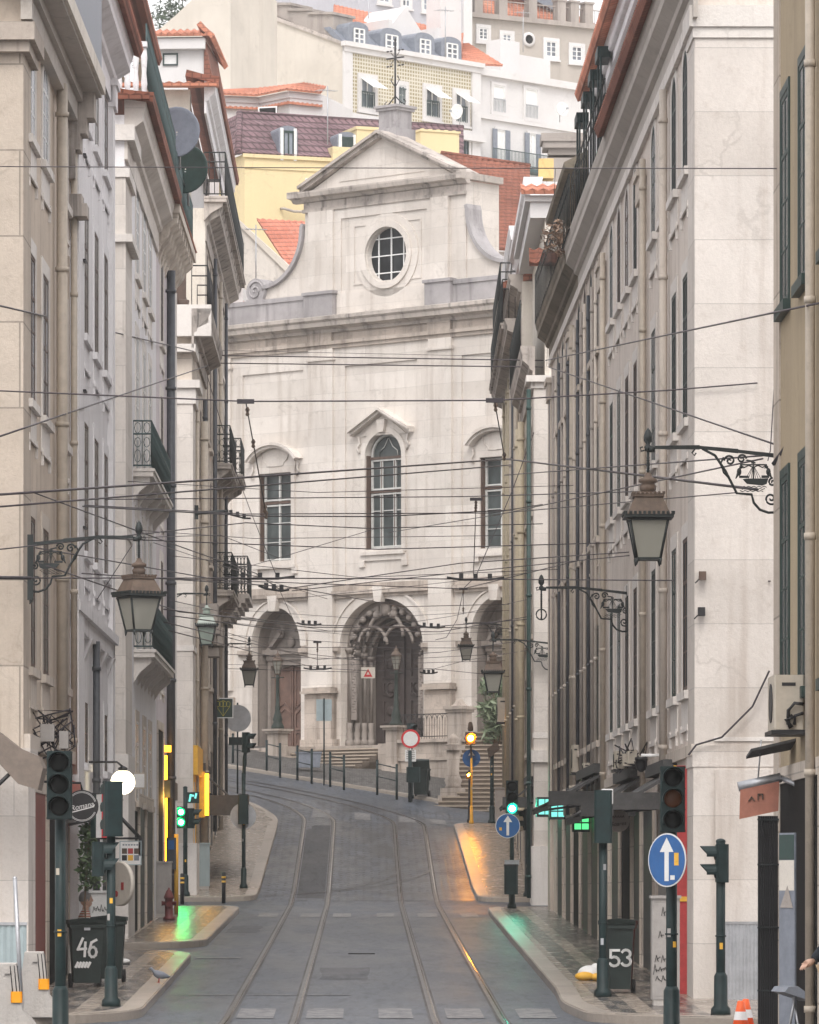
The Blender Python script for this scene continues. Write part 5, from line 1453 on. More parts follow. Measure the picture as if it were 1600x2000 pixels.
B2.b(lambda m: m.tiles((0, .5, 16.97), (B2.L+.1, .5, 16.97), (B2.L+.1, -1.2, 19.6), (0, -1.2, 19.6), .26, .04), 'mansard_roof', TILE_R)
B2.railing(0, B2.L, .44, 17.0, 1.1, RAILG, False, .2, 0, net=NET, name='terrace_railing')
B2.shop(.5, 3.0, B2.zb+.1, 5.4, DARK); B2.shop(3.6, 7.0, B2.zb+.1, 3.9, YELP)
B2.b(lambda m: m.box(3.3, 7.3, 0, .16, 3.9, 4.3), 'shop_fascia', SHOP)
dish('pale blue satellite dish on the left roof terrace, upper of two', 345, 258, 113.5, .56, DISHB, R(-18))
dish('dark green satellite dish on the left roof terrace, lower of two', 362, 330, 116.5, .56, FGREEN, R(-18))

C1 = Fac('stone_corner_house', 'brownish stone corner house on the far left block with roof terrace clutter', 'apartment building', (-4.385,130.5), (-4.372,141), 'L', 16.2, wall=STONEB)
corner_front(C1, 14.6, LIME, 2.0, wid=7)
C1.b(lambda m: (m.box(-.15,2.2,-7,.2,14.6,14.8), m.box(-.06,2.1,-7,.1,14.2,14.6), m.box(-.05,2.05,-7,.06,7.9,8.05), m.box(-.1,2.1,-7,.12,C1.zb-.3,3.0), m.box(-.3,2.3,-7,.1,15.5,15.7)), 'corner_capital', TRIM)
C1.cornice(16.6, CORN, .5, -.3, h=1.0)
C1.b(lambda m: m.box(-.3, 0, -7, .5, 15.9, 16.7), 'corner_entablature', TRIM)
C1.b(lambda m: m.box(0, C1.L, -6, -1.8, 16.4, 19.6), 'attic_wall', CREAM)
for t in (3.6, 6.2, 8.8):
    C1.window(t, 12.4, 14.6, 1.1, 'rect', GLASS, BROWN, STONEB, False); C1.window(t, 9.0, 11.4, 1.1, 'rect', GLASS, BROWN, STONEB, False); C1.window(t, 5.6, 7.8, 1.1, 'rect', GLASS, BROWN, STONEB, False)
C1.railing(-.2, 4, .4, 16.6, 1.1, BLACK, True, .3, 0, name='terrace_railing')
C1.b(lambda m: (m.box(.3,.75,-.9,-.4,16.6,17.1), m.lathe([(.14,16.6),(.2,16.95),(.17,16.97)], (1.0,-.3,0), 8), m.box(1.4,1.5,-.8,-.2,16.6,18.2), m.box(1.3,1.9,-.5,-.2,17.0,17.1)), 'terrace_clutter', BROWN)
C1.pipe(4.9, 2.2, 14.2, CPIPE, .1, .16); C1.pipe(1.9, 2.2, 14.4, CPIPE, .04, .08); C1.pipe(7.4, 2.2, 15, DPIPE, .06, .1)
C1.b(lambda m: (m.tube([(1.2,.05,11.5),(1.2,.9,11.55)], .05, 6), m.box(1.1,1.3,.0,.12,11.35,11.7)), 'wire_bracket', IRON)
def f(m):
    for k, t in enumerate((3.3, 5.4, 8.2)): m.box(t, t+1.3, 0, .55, 8.8-.6*k*.3, 9.3-.6*k*.3); m.box(t+.1, t+1.2, .0, .45, 8.55-.2*k, 8.8-.2*k)
C1.b(f, 'window_canopy', GREYP)
C1.shop(.4, 1.7, C1.zb+.2, 4.6, YELP, frame=YELP); C1.shop(2.6, 4.2, C1.zb+.2, 4.6, DARK, frame=YELP); C1.shop(5.0, 9.6, C1.zb+.3, 4.9, SHOP)
C1.b(lambda m: m.box(.2, 4.4, 0, .14, 4.75, 5.5), 'shop_fascia', YELP)

C2 = Fac('tall_stone_house', 'tall stone house with railed roof terrace and stacked iron balconies at the far left end', 'apartment building', (-4.40,141.05), (-4.363,161), 'L', 20.6, wall=STONEB)
corner_front(C2, 20.6, CREAM, .8, wid=5)
for t in (2.2, 5.0, 7.8, 10.6, 13.4, 16.2, 18.8):
    for z0, z1 in ((17.6,19.6),(14.4,16.6),(11.1,13.4),(7.6,9.8)): C2.window(t, z0, z1, 1.1, 'rect', GLASS, BROWN, TRIMB if t < 11 else TRIM, False)
C2.cornice(20.8, CORN, .5, h=1.1); C2.balcony(-.3, 19.8, .62, 20.9, 1.2, CORN, IRON, 0, True)
C2.b(lambda m: m.box(1.2, C2.L, -6, -.5, 20.6, 24.0), 'attic_wall', HWHITE); C2.b(lambda m: m.box(.2, 1.2, -5, -.4, 20.6, 23.9), 'attic_pier', HCREAM)
C2.cornice(24.1, WHITE, .35, -.1, h=.9); C2.eave(24.1, -.2, C2.L+.2, w1=.42, mat=TILE_R, rise=.2, run=.5)
C2.b(lambda m: m.tiles((-.5, .4, 23.95), (-.5, -5, 23.95), (.2, -5, 24.0), (.2, .4, 24.0), .26, .05), 'end_tiles', TILE_O)
C2.balcony(8.6, 15.4, .5, 14.3, 1.1, CORN, IRON, 1); C2.balcony(8.8, 15, .55, 10.6, 1.1, CORN, IRON, 1)
C2.balcony(16.2, 20.6, .62, 14.6, 1.1, CORN, IRON, 1)
def f(m):
    for k in range(6): m.box(15.6, 20.9-k*.2, 0, .85-.12*k, 10.75-.14*k, 10.89-.14*k)
o = C2.b(f, 'corner_balcony', CORN); C2.railing(15.8, 20.8, .8, 10.9, 1.15, IRON, True, .1, 1, parent=o)
C2.pipe(6.4, 3.5, 20, DPIPE, .06, .1); C2.pipe(12, 3.5, 20, CPIPE, .06, .1); C2.pipe(17.6, 3.5, 20, DPIPE, .05, .1)
for t0, t1 in ((1.2,3.6),(4.4,7.0),(8,10.4),(11.4,13.8),(14.8,17)): C2.shop(t0, t1, H(-4.4, 141+t0)+.3, H(-4.4, 141+t0)+3.0, SHOP)
ch = empty('terrace_chair', tuple(C2.W3(.4, .25, 20.95)), 0); tag(ch, 'dark metal chair on the left roof terrace above the corner pillar', 'chair')
m = MB(1, 1)
for x in (-.18,.18):
    for y in (-.18,.18): m.tube([(x*1.2,y*1.2,0),(x,y,.45)], .014, 4)
m.build('leg', BLACK, ch); m = MB(1, 1); m.box(-.2,.2,-.2,.2,.45,.48); m.build('seat', BLACK, ch)
m = MB(1, 1); m.tube([(-.18,.2,.45),(-.2,.24,.85),(.2,.24,.85),(.18,.2,.45)], .014, 4); m.build('backrest', BLACK, ch)

# ============ right row
R0 = Fac('ochre_house', 'ochre plastered house with dark green windows at the right edge', 'apartment building', (4.66,36), (4.63,57.6), 'R', 16, wall=OCHRE)
R0.b(lambda m: m.box(R0.L-.75, R0.L+.02, -6, .02, -.5, 15.9), 'corner_quoin', QUOINB)
for d_ in (56.2, 53.9, 51):
    for z0, z1 in ((3.9,6.3),(8.2,10.5),(12.2,14)): R0.window(R0.td(d_), z0, z1, .95, 'rect', GLASS, FGREEN, FGREEN, False, sw=.1)
R0.pipe(R0.td(52.3), 0, 15.5, CPIPE, .05, .08); R0.shop(R0.td(52), R0.td(56.9), .1, 2.95, DARK)
R1 = Fac('limestone_corner_house', 'large corner house with pale limestone end wall and long dark window rows on the right', 'apartment building', (4.673,72), (4.355,119), 'R', 14.4, wall=BEIGE)
corner_front(R1, 13.9, QUOIN, 1.3, wid=8)
R1.b(lambda m: (m.box(-.1, 1.4, -8, .1, 13.9, 14.2), m.box(-.06,1.3,-8,.05,13.75,13.9)), 'corner_capital', TRIM)
R1.b(lambda m: (m.box(-.06, 1.25, -8, .06, 3.5, 3.8), m.box(-.045,1.2,-8,.045,-.3,3.5), m.box(-.10, -.04, -1.02, -.26, .1, 3.46), m.box(-.055,-.03,-8,-1.25,.1,1.12)), 'corner_base', QUOIN)
R1.b(lambda m: m.box(-.05, -.03, -8, -.25, 3.86, 3.92), 'corner_string', TRIM)
cols = [74.0+2.42*i for i in range(18)]
for i, d_ in enumerate(cols):
    if i in (4, 9, 14): continue
    t = R1.td(d_)
    dirty = d_ > 97
    su = TRIMB if dirty else TRIM
    for z0, z1, kd in ((12.15,13.9,'arch'),(8.55,10.65,'rect'),(4.65,6.85,'rect')): R1.window(t, z0, z1, 1.05, kd, random.choice((GLASSD, GLASSD, GLASSD, GLASS, GLASSB)), random.choice((FGREEN, FGREEN, BROWN)), su)
for i in (4, 9, 14):
    t = R1.td(cols[i]); R1.pilaster(t-.5, t+.5, 3.8, 13.5, TRIMB, .08)
    R1.pipe(t-.85, 3.4, 13.6, CPIPE, .05, .09)
R1.pipe(R1.td(77.6), 3.4, 13.9, TRIMB, .06, .10)
for i, t in enumerate(lin(26, 46, 14)): R1.pipe(t, 3.4, 13.5, (TRIMB, GREYP, DPIPE)[i % 3], .035, .06)
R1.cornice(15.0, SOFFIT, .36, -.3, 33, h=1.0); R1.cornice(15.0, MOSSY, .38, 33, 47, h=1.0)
R1.b(lambda m: m.box(0, R1.L, 0, .07, 13.95, 14.15), 'architrave', TRIM)
R1.eave(15.02, -.4, 17.6, w1=.5, mat=TILE_R, rise=1.2, run=2.4, per=.22)
R1.b(lambda m: m.box(4, 31, -7, -.05, 14.9, 17.0), 'attic_wall', WHITE)
R1.cornice(17.15, WHITE, .16, 4, 27, h=.5); R1.eave(17.2, 4, 27.6, w1=.36, mat=TILE_O, rise=1.4, run=3, per=.22)
R1.railing(17.7, 30, .33, 15.0, 1.0, IRON, False, .8, 0, name='terrace_railing')
R1.railing(30, 46.8, .38, 14.9, 1.15, IRON, False, .6, 0, name='terrace_railing')
R1.b(lambda m: (m.box(31, 46.5, -6, -.6, 14.9, 17.6),), 'rear_attic', CREAM)
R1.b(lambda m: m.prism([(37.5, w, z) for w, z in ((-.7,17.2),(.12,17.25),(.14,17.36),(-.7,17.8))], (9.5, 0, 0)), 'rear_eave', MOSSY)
def f(m):
    for k in range(4):
        t = 20+k*2.6
        for dt in (0, .9): m.tube([(t+dt, .28, 15), (t+dt, .28, 16.9)], .02, 4)
        m.tube([(t, .28, 16.2), (t+.9, .28, 16.2)], .02, 4); m.box(t, t+.9, .1, .34, 16.75, 16.95)
R1.b(f, 'planter_rack', GREEN)
for t0, t1, mt in ((2.2,4.6,REDP),(5.6,8.2,GREYB),(9.4,12.0,SHOP),(12.8,14.6,SHOP),(15.4,18.2,DARK),(19,21.4,SHOP),(22.4,25,GREYB),(26,28.6,SHOP),(29.6,32.2,SHOP),(33.4,36,DARK),(37,39.6,SHOP),(41,43.6,SHOP)):
    R1.shop(t0, t1, H(4.4, 72+t0)+.1, H(4.4, 72+t0)+2.75, mt)
R1.b(lambda m: m.box(0, R1.L, 0, .07, 3.66, 3.82), 'string_course', TRIMB)
R1.pilaster(R1.L-1.1, R1.L, R1.td(119)*0+1.2, 13.6, TRIMB, .08)

R2 = Fac('far_corner_house', 'narrow stone corner house with green downpipe on the far right block', 'apartment building', (4.275,128), (4.34,139.5), 'R', 14.6, wall=STONEB)
corner_front(R2, 14.5, LIME, .9, wid=6)
R2.b(lambda m: (m.box(-.2,1.1,-6,.22,14.5,14.66), m.box(-.08,1.0,-6,.1,14.35,14.5), m.box(-.04,.95,-6,.04,5.6,5.75), m.box(-.08,.98,-6,.1,R2.zb-.2,2.9), m.box(-.12,1.0,-6,.14,5.0,5.3)), 'corner_capital', TRIM)
R2.pipe(-.25, 1.6, 14.3, GPIPE, .055, .16); R2.pipe(7.5, 3.4, 14.2, YPIPE, .09, .16); R2.pipe(9.6, 3.4, 14.2, YPIPE, .1, .16)
for t in (2.2, 4.4, 6.4, 8.6, 10.6):
    for z0, z1 in ((11.4,13.6),(8.3,10.6),(5.4,7.4)): R2.window(t, z0, z1, 1.0, 'rect', GLASS, BROWN, TRIMB, False)
R2.cornice(15.4, CORN, .36, -.1, h=1.0); R2.b(lambda m: m.box(0, R2.L, -6, -.25, 14.6, 19.0), 'attic_wall', CREAM); R2.b(lambda m: (m.box(-.1, R2.L, -6, .12, 18.6, 19.0), m.box(-.2, R2.L, -6, .25, 19.0, 19.15)), 'attic_cornice', HWHITE)
R2.b(lambda m: m.tiles((-.4,.35,19.2), (-.4,-6,19.2), (.5,-6,19.45), (.5,.35,19.45), .27, .07), 'end_tiles', TILE_O)
R2.b(lambda m: m.box(3.5, R2.L+8, -6, -.2, 19.0, 20.0), 'upper_attic', HWHITE); R2.b(lambda m: m.prism([(3.3, w, z) for w, z in ((-.2,19.5),(0,19.55),(.08,19.8),(.2,19.9),(.2,20.1),(-.3,20.1))], (16, 0, 0)), 'upper_cornice', WHITE)
R2.b(lambda m: m.box(3.5, 4.1, -.58, -.2, 20.1, 20.6), 'chimney', OBLOCK)
R2.railing(0, R2.L, .36, 15.4, 1.15, IRON, False, .16, 0, name='terrace_railing', net=NET)
R2.b(lambda m: m.tiles((-.4,.15,17.4), (-.4,-3,17.4), (.1,-3,17.8), (.1,.15,17.8), .26, .07), 'roof', TILE_R)
for t0, t1 in ((1.2,3.4),(4.2,6.6),(7.4,9.8)): R2.shop(t0, t1, H(4.3,128+t0)+.2, H(4.3,128+t0)+2.8, SHOP)
R3 = Fac('far_end_house', 'tall house with hanging iron balconies and ochre pipes at the far right end', 'apartment building', (4.34,139.55), (4.50,161), 'R', 18.4, wall=STONEB)
R3.b(lambda m: m.box(-.03, .9, -5, .03, 15, 18.4), 'corner_quoin', CREAM)
for t in (2.0, 4.8, 7.6, 10.4, 13.2, 16.0, 18.8):
    for z0, z1 in ((14.2,16.2),(10.8,13),(7.4,9.6)): R3.window(t, z0, z1, 1.0, 'rect', GLASS, BROWN, TRIMB, False)
for t, mt in ((3.4,CPIPE),(6.4,DPIPE),(9.2,TRIMB),(12,YPIPE),(15,YPIPE),(19.5,YPIPE)): R3.pipe(t, 4, 17, mt, .07, .12)
R3.cornice(17.4, CORN, .5, 0, h=.9); R3.balcony(2, 20.5, .56, 17.5, 1.2, CORN, IRON, 0); R3.cornice(18.6, CORN, .4, 0, h=.8)
R3.balcony(8, 20.3, .5, 18.8, 1.1, CORN, IRON, 0)
R3.b(lambda m: m.box(9, R3.L, -6, -.4, 18.4, 21.0), 'attic_wall', HWHITE); R3.cornice(21.1, WHITE, .2, 9, h=.7)
R3.eave(18.65, 3, 11, w1=.5, mat=TILE_R, rise=.4, run=.6)
for t0, t1 in ((1,3.4),(4.4,7),(8,10.6),(11.6,14),(15,17.6)): R3.shop(t0, t1, H(4.4,140+t0)+.2, H(4.4,140+t0)+2.8, SHOP)
p = Plane(1110, 160, 0)
p.root('stone_urn_pier', 'stained stone chimney pier with heavy cap above the right-hand roofs', 'chimney', 22)
def f(m):
    u = p.u(1100); z = p.uz(1100, 310)[1]
    for dz, hw in ((0,.5),(.35,.45),(.55,.62),(.75,.68)): m.box(u-hw, u+hw, -.6-hw, -.6+hw, z-3 if dz == 0 else z+dz-.2, z+dz+.05)
p.b(f, 'pier', GREYP)
# dried plants hanging on the right terrace
def dried(label, F, t, w, z, n_, r):
    q = F.W3(t, w, z); e = empty('dried_plant', tuple(q)); tag(e, label, 'dried plant')
    m = MB(1, 1)
    for k in range(n_):
        a = random.uniform(0, 6.28); b_ = random.uniform(.3, 1); m.tube([(0,random.uniform(-.5,.5),-.1),(math.cos(a)*r*.4*b_,math.sin(a)*r*b_*.6,r*.4),(math.cos(a)*r*b_,math.sin(a)*r*b_,random.uniform(-.4,.5)*r)], .006, 3)
    leaves(m, (0,0,.05), r, n_*7, .07); m.build('stalks', DRY, e)
dried('dried bush spilling over the cornice of the long right-hand house', R1, 33, .42, 15.1, 40, .4)
# awnings on the shops (things of their own)
def awning(F, t0, t1, z, w, drop, mat, label, valance=None, fold=True, group=None):
    e = empty('shop_awning', tuple(F.W3(t0, 0, z)), F.e.rotation_euler.z); tag(e, label, 'awning', group)
    L = t1-t0; m = MB(F.sg)
    m.prism([(0, .02, 0), (0, w, -drop), (0, w, -drop-.04), (0, .02, -.06)], (L, 0, 0)); m.box(0, L, 0, .2, -.02, .16); m.build('canvas', mat, e)
    m = MB(F.sg)
    for t in (.1, L-.1): m.tube([(t, .02, -.5), (t, w*.98, -drop-.03)], .025, 5)
    m.tube([(0, w, -drop), (L, w, -drop)], .035, 6); m.build('arm', STEEL if mat is not CANVAS else BLACK, e)
    if valance:
        m = MB(F.sg); m.box(0, L, w-.01, w+.01, -drop-valance, -drop); m.box(-.01,.01,w*.1,w,-drop-valance*.3,-drop*.6); m.build('valance', mat, e)
awning(C1, 4.6, 9.6, 5.0, 1.35, 1.15, CANVAS, 'dark grey awning hanging out over the far left pavement', .25)
awning(R1, 4.0, 8.4, 3.55, .95, .55, CANVAS, 'dark folded awning behind the blue arrow sign on the right', .12)
awning(R1, 12.6, 17.6, 3.65, 1.0, .62, CANVAS, 'long dark awning over the shops behind the right signal post', .12)
awning(R1, 24, 31, 4.0, 1.05, .6, CANVAS, 'dark awning above the lit cyan shop window on the right', .1)
awning(R2, .5, 3.2, 4.5, .8, .6, CANVAS, 'narrow dark awning on the far right corner house', .08)
awning(A1, 7.3, 9.3, 3.3, .78, .3, REDP, 'dark red awning frame beside the left traffic light', .3)
# ------------------------------------------------------------------ wall lamps with ship brackets
def lantern_meshes():
    g_ = MB(1, 1); q = math.sqrt(2)
    g_.lathe([(.134*q,-1.2),(.217*q,-.755)], (0,0,0), 4, a0=math.pi/4, sm=False)
    f = MB(1, 1)
    for sx in (-1,1):
        for sy in (-1,1):
            f.tube([(sx*.137,sy*.137,-1.2),(sx*.222,sy*.222,-.75)], .016, 5); f.tube([(sx*.135,sy*.135,-1.2),(sx*.14,sy*.14,-1.28)], [.026,.008], 5)
    def sq(h, z0, z1): f.lathe([(h*q,z0),(h*q,z1)], (0,0,0), 4, a0=math.pi/4, sm=False)
    sq(.142,-1.22,-1.19); sq(.24,-.765,-.74); sq(.285,-.735,-.70)
    for k in range(11):
        x = -.27+.054*k
        for y in (-.285,.285): f.box(x-.016,x+.016,y-.012,y+.012,-.70,-.665); f.box(y-.012,y+.012,x-.016,x+.016,-.70,-.665)
    r = MB(1, 1)
    r.lathe([(.25*q,-.70),(.16*q,-.49)], (0,0,0), 4, a0=math.pi/4, sm=False); r.lathe([(.085,-.44),(.1,-.36),(.075,-.33),(.11,-.31),(.11,-.28),(.05,-.25),(.03,-.2)], (0,0,0), 8)
    r.lathe([(.18*q,-.49),(.18*q,-.455),(.1*q,-.43)], (0,0,0), 4, a0=math.pi/4, sm=False)
    for k in range(8):
        x = -.17+.0486*k
        for y in (-.18,.18): r.box(x-.014,x+.014,y-.01,y+.01,-.455,-.43); r.box(y-.01,y+.01,x-.014,x+.014,-.455,-.43)
    return g_, f, r
LG, LF, LR = lantern_meshes()
LGm, LGm2 = LG.mesh('lamp_glass', LAMPG), LG.mesh('lamp_glass', LAMPG2); LFm = LF.mesh('lamp_frame', IRON); LRm = LR.mesh('lamp_roof', RUST); LRm2 = LR.mesh('lamp_roof', LAMPG2)
def bracket_meshes():
    m = MB(1, 1)
    for a, b in (((0,0),(.45,.055)),((.45,.055),(.9,.10)),((.9,.10),(1.42,.10))):
        m.prism([(a[0],-.018,a[1]-.03),(b[0],-.018,b[1]-.024),(b[0],-.018,b[1]+.012),(a[0],-.018,a[1]+.02)], (0,.036,0))
    m.tube([(1.5,0,.05),(1.5,0,-.28)], .017, 6)
    for k in range(8): m.tube([(1.5,0,-.02-k*.03),(1.5,0,-.035-k*.03)], .022, 6)
    m.lathe([(.035,.05),(.045,.1),(.02,.13),(.05,.17),(.052,.22),(.03,.29),(.004,.32)], (1.5,0,0), 8); m.lathe([(.045,.04),(.045,.1)], (1.46,0,0), 8)
    m.tube([(x,0,z) for x, z in ((1.54,.06),(1.58,.05),(1.59,.09),(1.56,.1))], .01, 4)
    m.tube([(x,0,z) for x, z in ((.87,.08),(.72,.0),(.6,-.18),(.467,-.44),(.295,-.453),(.27,-.55),(.2,-.63),(.1,-.665),(0,-.66))], .017, 6)
    m.box(-.05,.03,-.03,.03,-.78,.13); m.tube([(0,0,-.78),(-.02,0,-.84)], [.03,.005], 5)
    for c, r, t, a, sg in (((.55,-.06),.065,1.5,0,1),((.41,-.04),.055,1.5,3.1,-1),((.07,-.5),.085,1.6,2.5,1),((.05,-.31),.05,1.4,1.6,-1)):
        m.tube([(p[0],0,p[1]) for p in spiral(c[0],c[1],r,t,a,sg)], .012, 4)
    m.tube([(x,0,z) for x, z in ((.62,-.02),(.66,-.1),(.62,-.2),(.56,-.26))], .011, 4); m.tube([(x,0,z) for x, z in ((.95,.08),(.99,.03),(.96,.0),(.94,.03))], .009, 4)
    s = MB(1, 1)
    hull = [(.40,-.275),(.35,-.33),(.17,-.35),(.12,-.33),(.10,-.265),(.16,-.268),(.34,-.268)]
    s.prism([(x,-.012,z) for x, z in hull], (0,.024,0)); s.box(.33,.44,-.01,.01,-.262,-.235); s.box(.09,.18,-.01,.01,-.262,-.232)
    s.tube([(.275,0,-.27),(.275,0,-.06)], .009, 5); s.tube([(.43,0,-.108),(.117,0,-.108)], .009, 5); s.box(.25,.30,-.01,.01,-.095,-.075)
    for x in (.36,.33,.30,.25,.22,.19): s.tube([(.275,0,-.11),(x,0,-.265)], .004, 3)
    s.tube([(.43,0,-.11),(.38,0,-.14),(.33,0,-.115),(.275,0,-.14),(.22,0,-.115),(.17,0,-.14),(.117,0,-.11)], .008, 4)
    s.prism([(.275,-.004,-.06),(.35,-.004,-.045),(.37,-.004,-.06),(.29,-.004,-.075)], (0,.008,0))
    for x, sg in ((.44,1),(.10,-1)):
        s.ball((x,0,-.19), .035, 6, sc_=(.8,.5,1.3)); s.ball((x-sg*.02,0,-.135), .02, 6); s.tube([(x+sg*.01,0,-.21),(x+sg*.04,0,-.27)], [.02,.006], 5); s.tube([(x-sg*.03,0,-.14),(x-sg*.055,0,-.15)], [.008,.002], 4)
    for j, z in enumerate((-.37,-.395,-.42)): s.tube([(.12+.02*j+.03*k, 0, z+.012*((k+j)%2)) for k in range(10)], .006, 3)
    return m.mesh('bracket', IRON), s.mesh('ship_emblem', IRON)
BRm, SHm = bracket_meshes()
def wall_lamp(x, y, z, right, label, scale=1, glass=LGm, roof=LRm, lamp=True, rot=0):
    e = empty('wall_lamp', (x, y, z), math.pi if right else 0); e.scale = (scale,)*3
    tag(e, label, 'street lamp', 'ship bracket lamps on the street walls')
    mesh_obj('bracket', BRm, e); mesh_obj('ship_emblem', SHm, e)
    if lamp:
        h = empty('lantern', (1.5, 0, 0), R(rot)); h.parent = e
        mesh_obj('lamp_glass', glass, h); mesh_obj('lamp_frame', LFm, h); mesh_obj('lamp_roof', roof, h)
    else:
        m = MB(1, 1); m.tube([(1.5+.09*math.cos(R(a)),0,-.37+.09*math.sin(R(a))) for a in range(0,361,30)], .012, 4); m.tube([(1.5,.09*math.cos(R(a)),-.37+.09*math.sin(R(a))) for a in range(0,361,30)], .012, 4); m.build('wire_hoop', IRON, e)
wall_lamp(4.66, 57.75, 6.66, True, 'biggest hanging lantern on a ship bracket at the ochre house, right foreground', .97)
wall_lamp(-4.63, 71.2, 6.58, False, 'large brown roofed lantern on the ship bracket of the beige left corner house', 1.0, rot=28)
wall_lamp(-5.5, 130.2, 9.25, False, 'greenish lantern with pale glass roof before the far left stone corner house', 1.0, LGm2, LRm2)
wall_lamp(-5.12, 161.5, 9.5, False, 'small lantern at the far left end in front of the church side arch')
wall_lamp(4.56, 88.3, 6.9, True, 'ship bracket without lantern on the long right-hand facade', 1.0, lamp=False)
wall_lamp(4.72, 127.7, 7.95, True, 'lantern on the ship bracket of the narrow far right corner house')
wall_lamp(4.52, 160.3, 10.1, True, 'smallest lantern in front of the pale pilaster between the church arches', .88)
# ------------------------------------------------------------------ traffic lights
def head_mesh(n_=3, w=.28, h=.25, dp=.16):
    b = MB(); H_ = n_*h+.03; b.cbox(-w/2, w/2, -dp, 0, 0, H_, .03); b.box(-w/2+.01, w/2-.01, -.02, .006, .01, H_-.01)
    for k in range(n_+1): b.box(-w/2-.004, w/2+.004, -dp*.9, .004, max(0, k*h+.008), k*h+.02)
    return b
def visor(m, z, r=.11, L=.16):
    ang = range(-20, 201, 20)
    for k, a in enumerate(ang):
        if k == 0: continue
        a0 = ang[k-1]; l0 = L*(.55+.45*math.sin(R(max(0, min(180, a0))))); l1 = L*(.55+.45*math.sin(R(max(0, min(180, a)))))
        P = lambda rr, aa, w: (rr*math.cos(R(aa)), w, z+rr*math.sin(R(aa)))
        m.face([P(r,a0,.0),P(r,a,.0),P(r,a,l1),P(r,a0,l0)]); m.face([P(r+.008,a0,.0),P(r+.008,a,.0),P(r+.008,a,l1),P(r+.008,a0,l0)])
        m.face([P(r,a0,l0),P(r,a,l1),P(r+.008,a,l1),P(r+.008,a0,l0)])
def signal_head(parent, z, rz, lenses, w=.28, h=.25, off=(0, -.24), name='signal_head', mat=GREEN, r=.1):
    hd = head_mesh(len(lenses), w, h).build(name, mat, parent, (off[0], off[1], z), (0, 0, rz))
    for k, lm in enumerate(lenses):
        zc = .02+h*(len(lenses)-k-.5)
        m = MB(); m.lathe([(r,.006),(r*.9,.02),(r*.5,.03),(.01,.034)], (0,0,zc), 18, axis='w'); lo = m.build('lens', lm, hd)
        if lm.name in CORE: m = MB(); m.lathe([(r*.58,.034),(r*.5,.05),(.01,.056)], (0,0,zc), 18, axis='w'); m.build('bulb', CORE[lm.name], hd)
        m = MB(); visor(m, zc, r+.012, .21); m.build('visor', mat, hd)
    return hd
def pole_part(parent, h, r=.06, mat=GREEN, base=True, cap=True):
    m = MB(1, 1); m.tube([(0,0,-.3),(0,0,h)], r, 12)
    if base: m.lathe([(r*2.2,-.02),(r*2.1,.08),(r*1.5,.12),(r*1.45,.5),(r,.55)], (0,0,0), 10)
    if cap: m.ball((0,0,h), r*1.1, 8, sc_=(1,1,.6))
    m.tube([(0,0,h*.45),(0,0,h*.45+.02)], r*1.2, 12)
    o = m.build('pole', mat, parent)
    for k in range(2):
        z = h*random.uniform(.25, .8); a = random.uniform(-.6, .6); m = MB(1, 1); q = [(r*1.03*math.sin(a+b_), -r*1.03*math.cos(a+b_)) for b_ in (-.35, 0, .35)]; hh = random.uniform(.05, .1)
        m.face([(q[0][0],q[0][1],z),(q[1][0],q[1][1],z),(q[1][0],q[1][1],z+hh),(q[0][0],q[0][1],z+hh)]); m.face([(q[1][0],q[1][1],z),(q[2][0],q[2][1],z),(q[2][0],q[2][1],z+hh),(q[1][0],q[1][1],z+hh)])
        m.build('sticker', (STEEL, ACW, YELP, GREYB)[random.randrange(4)], parent)
    return o
def signal(x, d, label, hgt, heads, r=.06, mat=GREEN, dz=.13):
    X = (x-CX)/FPX*d; z0 = H(X, d)+dz
    e = empty('traffic_light', (X, d, z0)); tag(e, label, 'traffic light')
    pole_part(e, hgt, r, mat)
    for (z, rz, lens, kw) in heads: signal_head(e, z-z0, R(rz), lens, **kw)
    return e, z0
def zy(y, d): return EYE+(CY-y)/FPX*d
DK = [LENS, LENS, LENS]
slab_area('pavement', [(-14,46),(-3.0,46),(-3.0,58.2),(-4,58.9),(-14,58.9)], .13, PAVE); slab_area('pavement', [(3.0,30),(14,30),(14,58.6),(4,58.6),(3.0,57.9)], .13, PAVE)
signal(118, 57.5, 'big unlit three-lens traffic light at the left edge foreground', 2.55, [(zy(1601,57.5), 0, DK, dict(w=.28, h=.245, r=.105))], .062)
e, z0 = signal(1312, 57.3, 'unlit three-lens traffic light above the big blue arrow sign, right foreground', 2.5, [(zy(1626,57.3), 0, [LENS, L_DIM, LENS], dict(w=.275, h=.235, r=.1))], .062)
signal(217, 69.6, 'traffic light seen from behind beside the numbered bins on the left', 2.4, [(zy(1634,69.6), 200, DK, dict(w=.25, h=.24, off=(0,.0))), (zy(1712,69.6), 95, [LENS,LENS], dict(w=.2, h=.22, off=(-.1,0)))], .06)
e, z0 = signal(1178, 72.6, 'green traffic light seen from behind with a white box on top, right pavement', 2.3, [(zy(1647,72.6), 178, DK, dict(w=.25, h=.24, off=(0,-.02)))], .06)
m = MB(); m.cbox(-.02,.14,-.05,.09,zy(1570,72.6)-z0,zy(1541,72.6)-z0,.015); m.build('sensor_box', WHT, e)
signal(1408, 66.5, 'short pedestrian signal with two visors facing left beside the limestone corner', 2.25, [(zy(1724,66.5), -90, [LENS,LENS], dict(w=.2, h=.235, off=(-.06,0), r=.085))], .06)
signal(362, 129.9, 'lit green traffic light by the yellow shop on the left crossing', 2.75, [(zy(1618,129.9), -4, [L_GRN, L_GRN], dict(w=.22, h=.26, off=(-.1,-.2), r=.105)), (zy(1618,129.9), 85, [LENS,LENS], dict(w=.2, h=.24, off=(.22,0), r=.085))], .055)
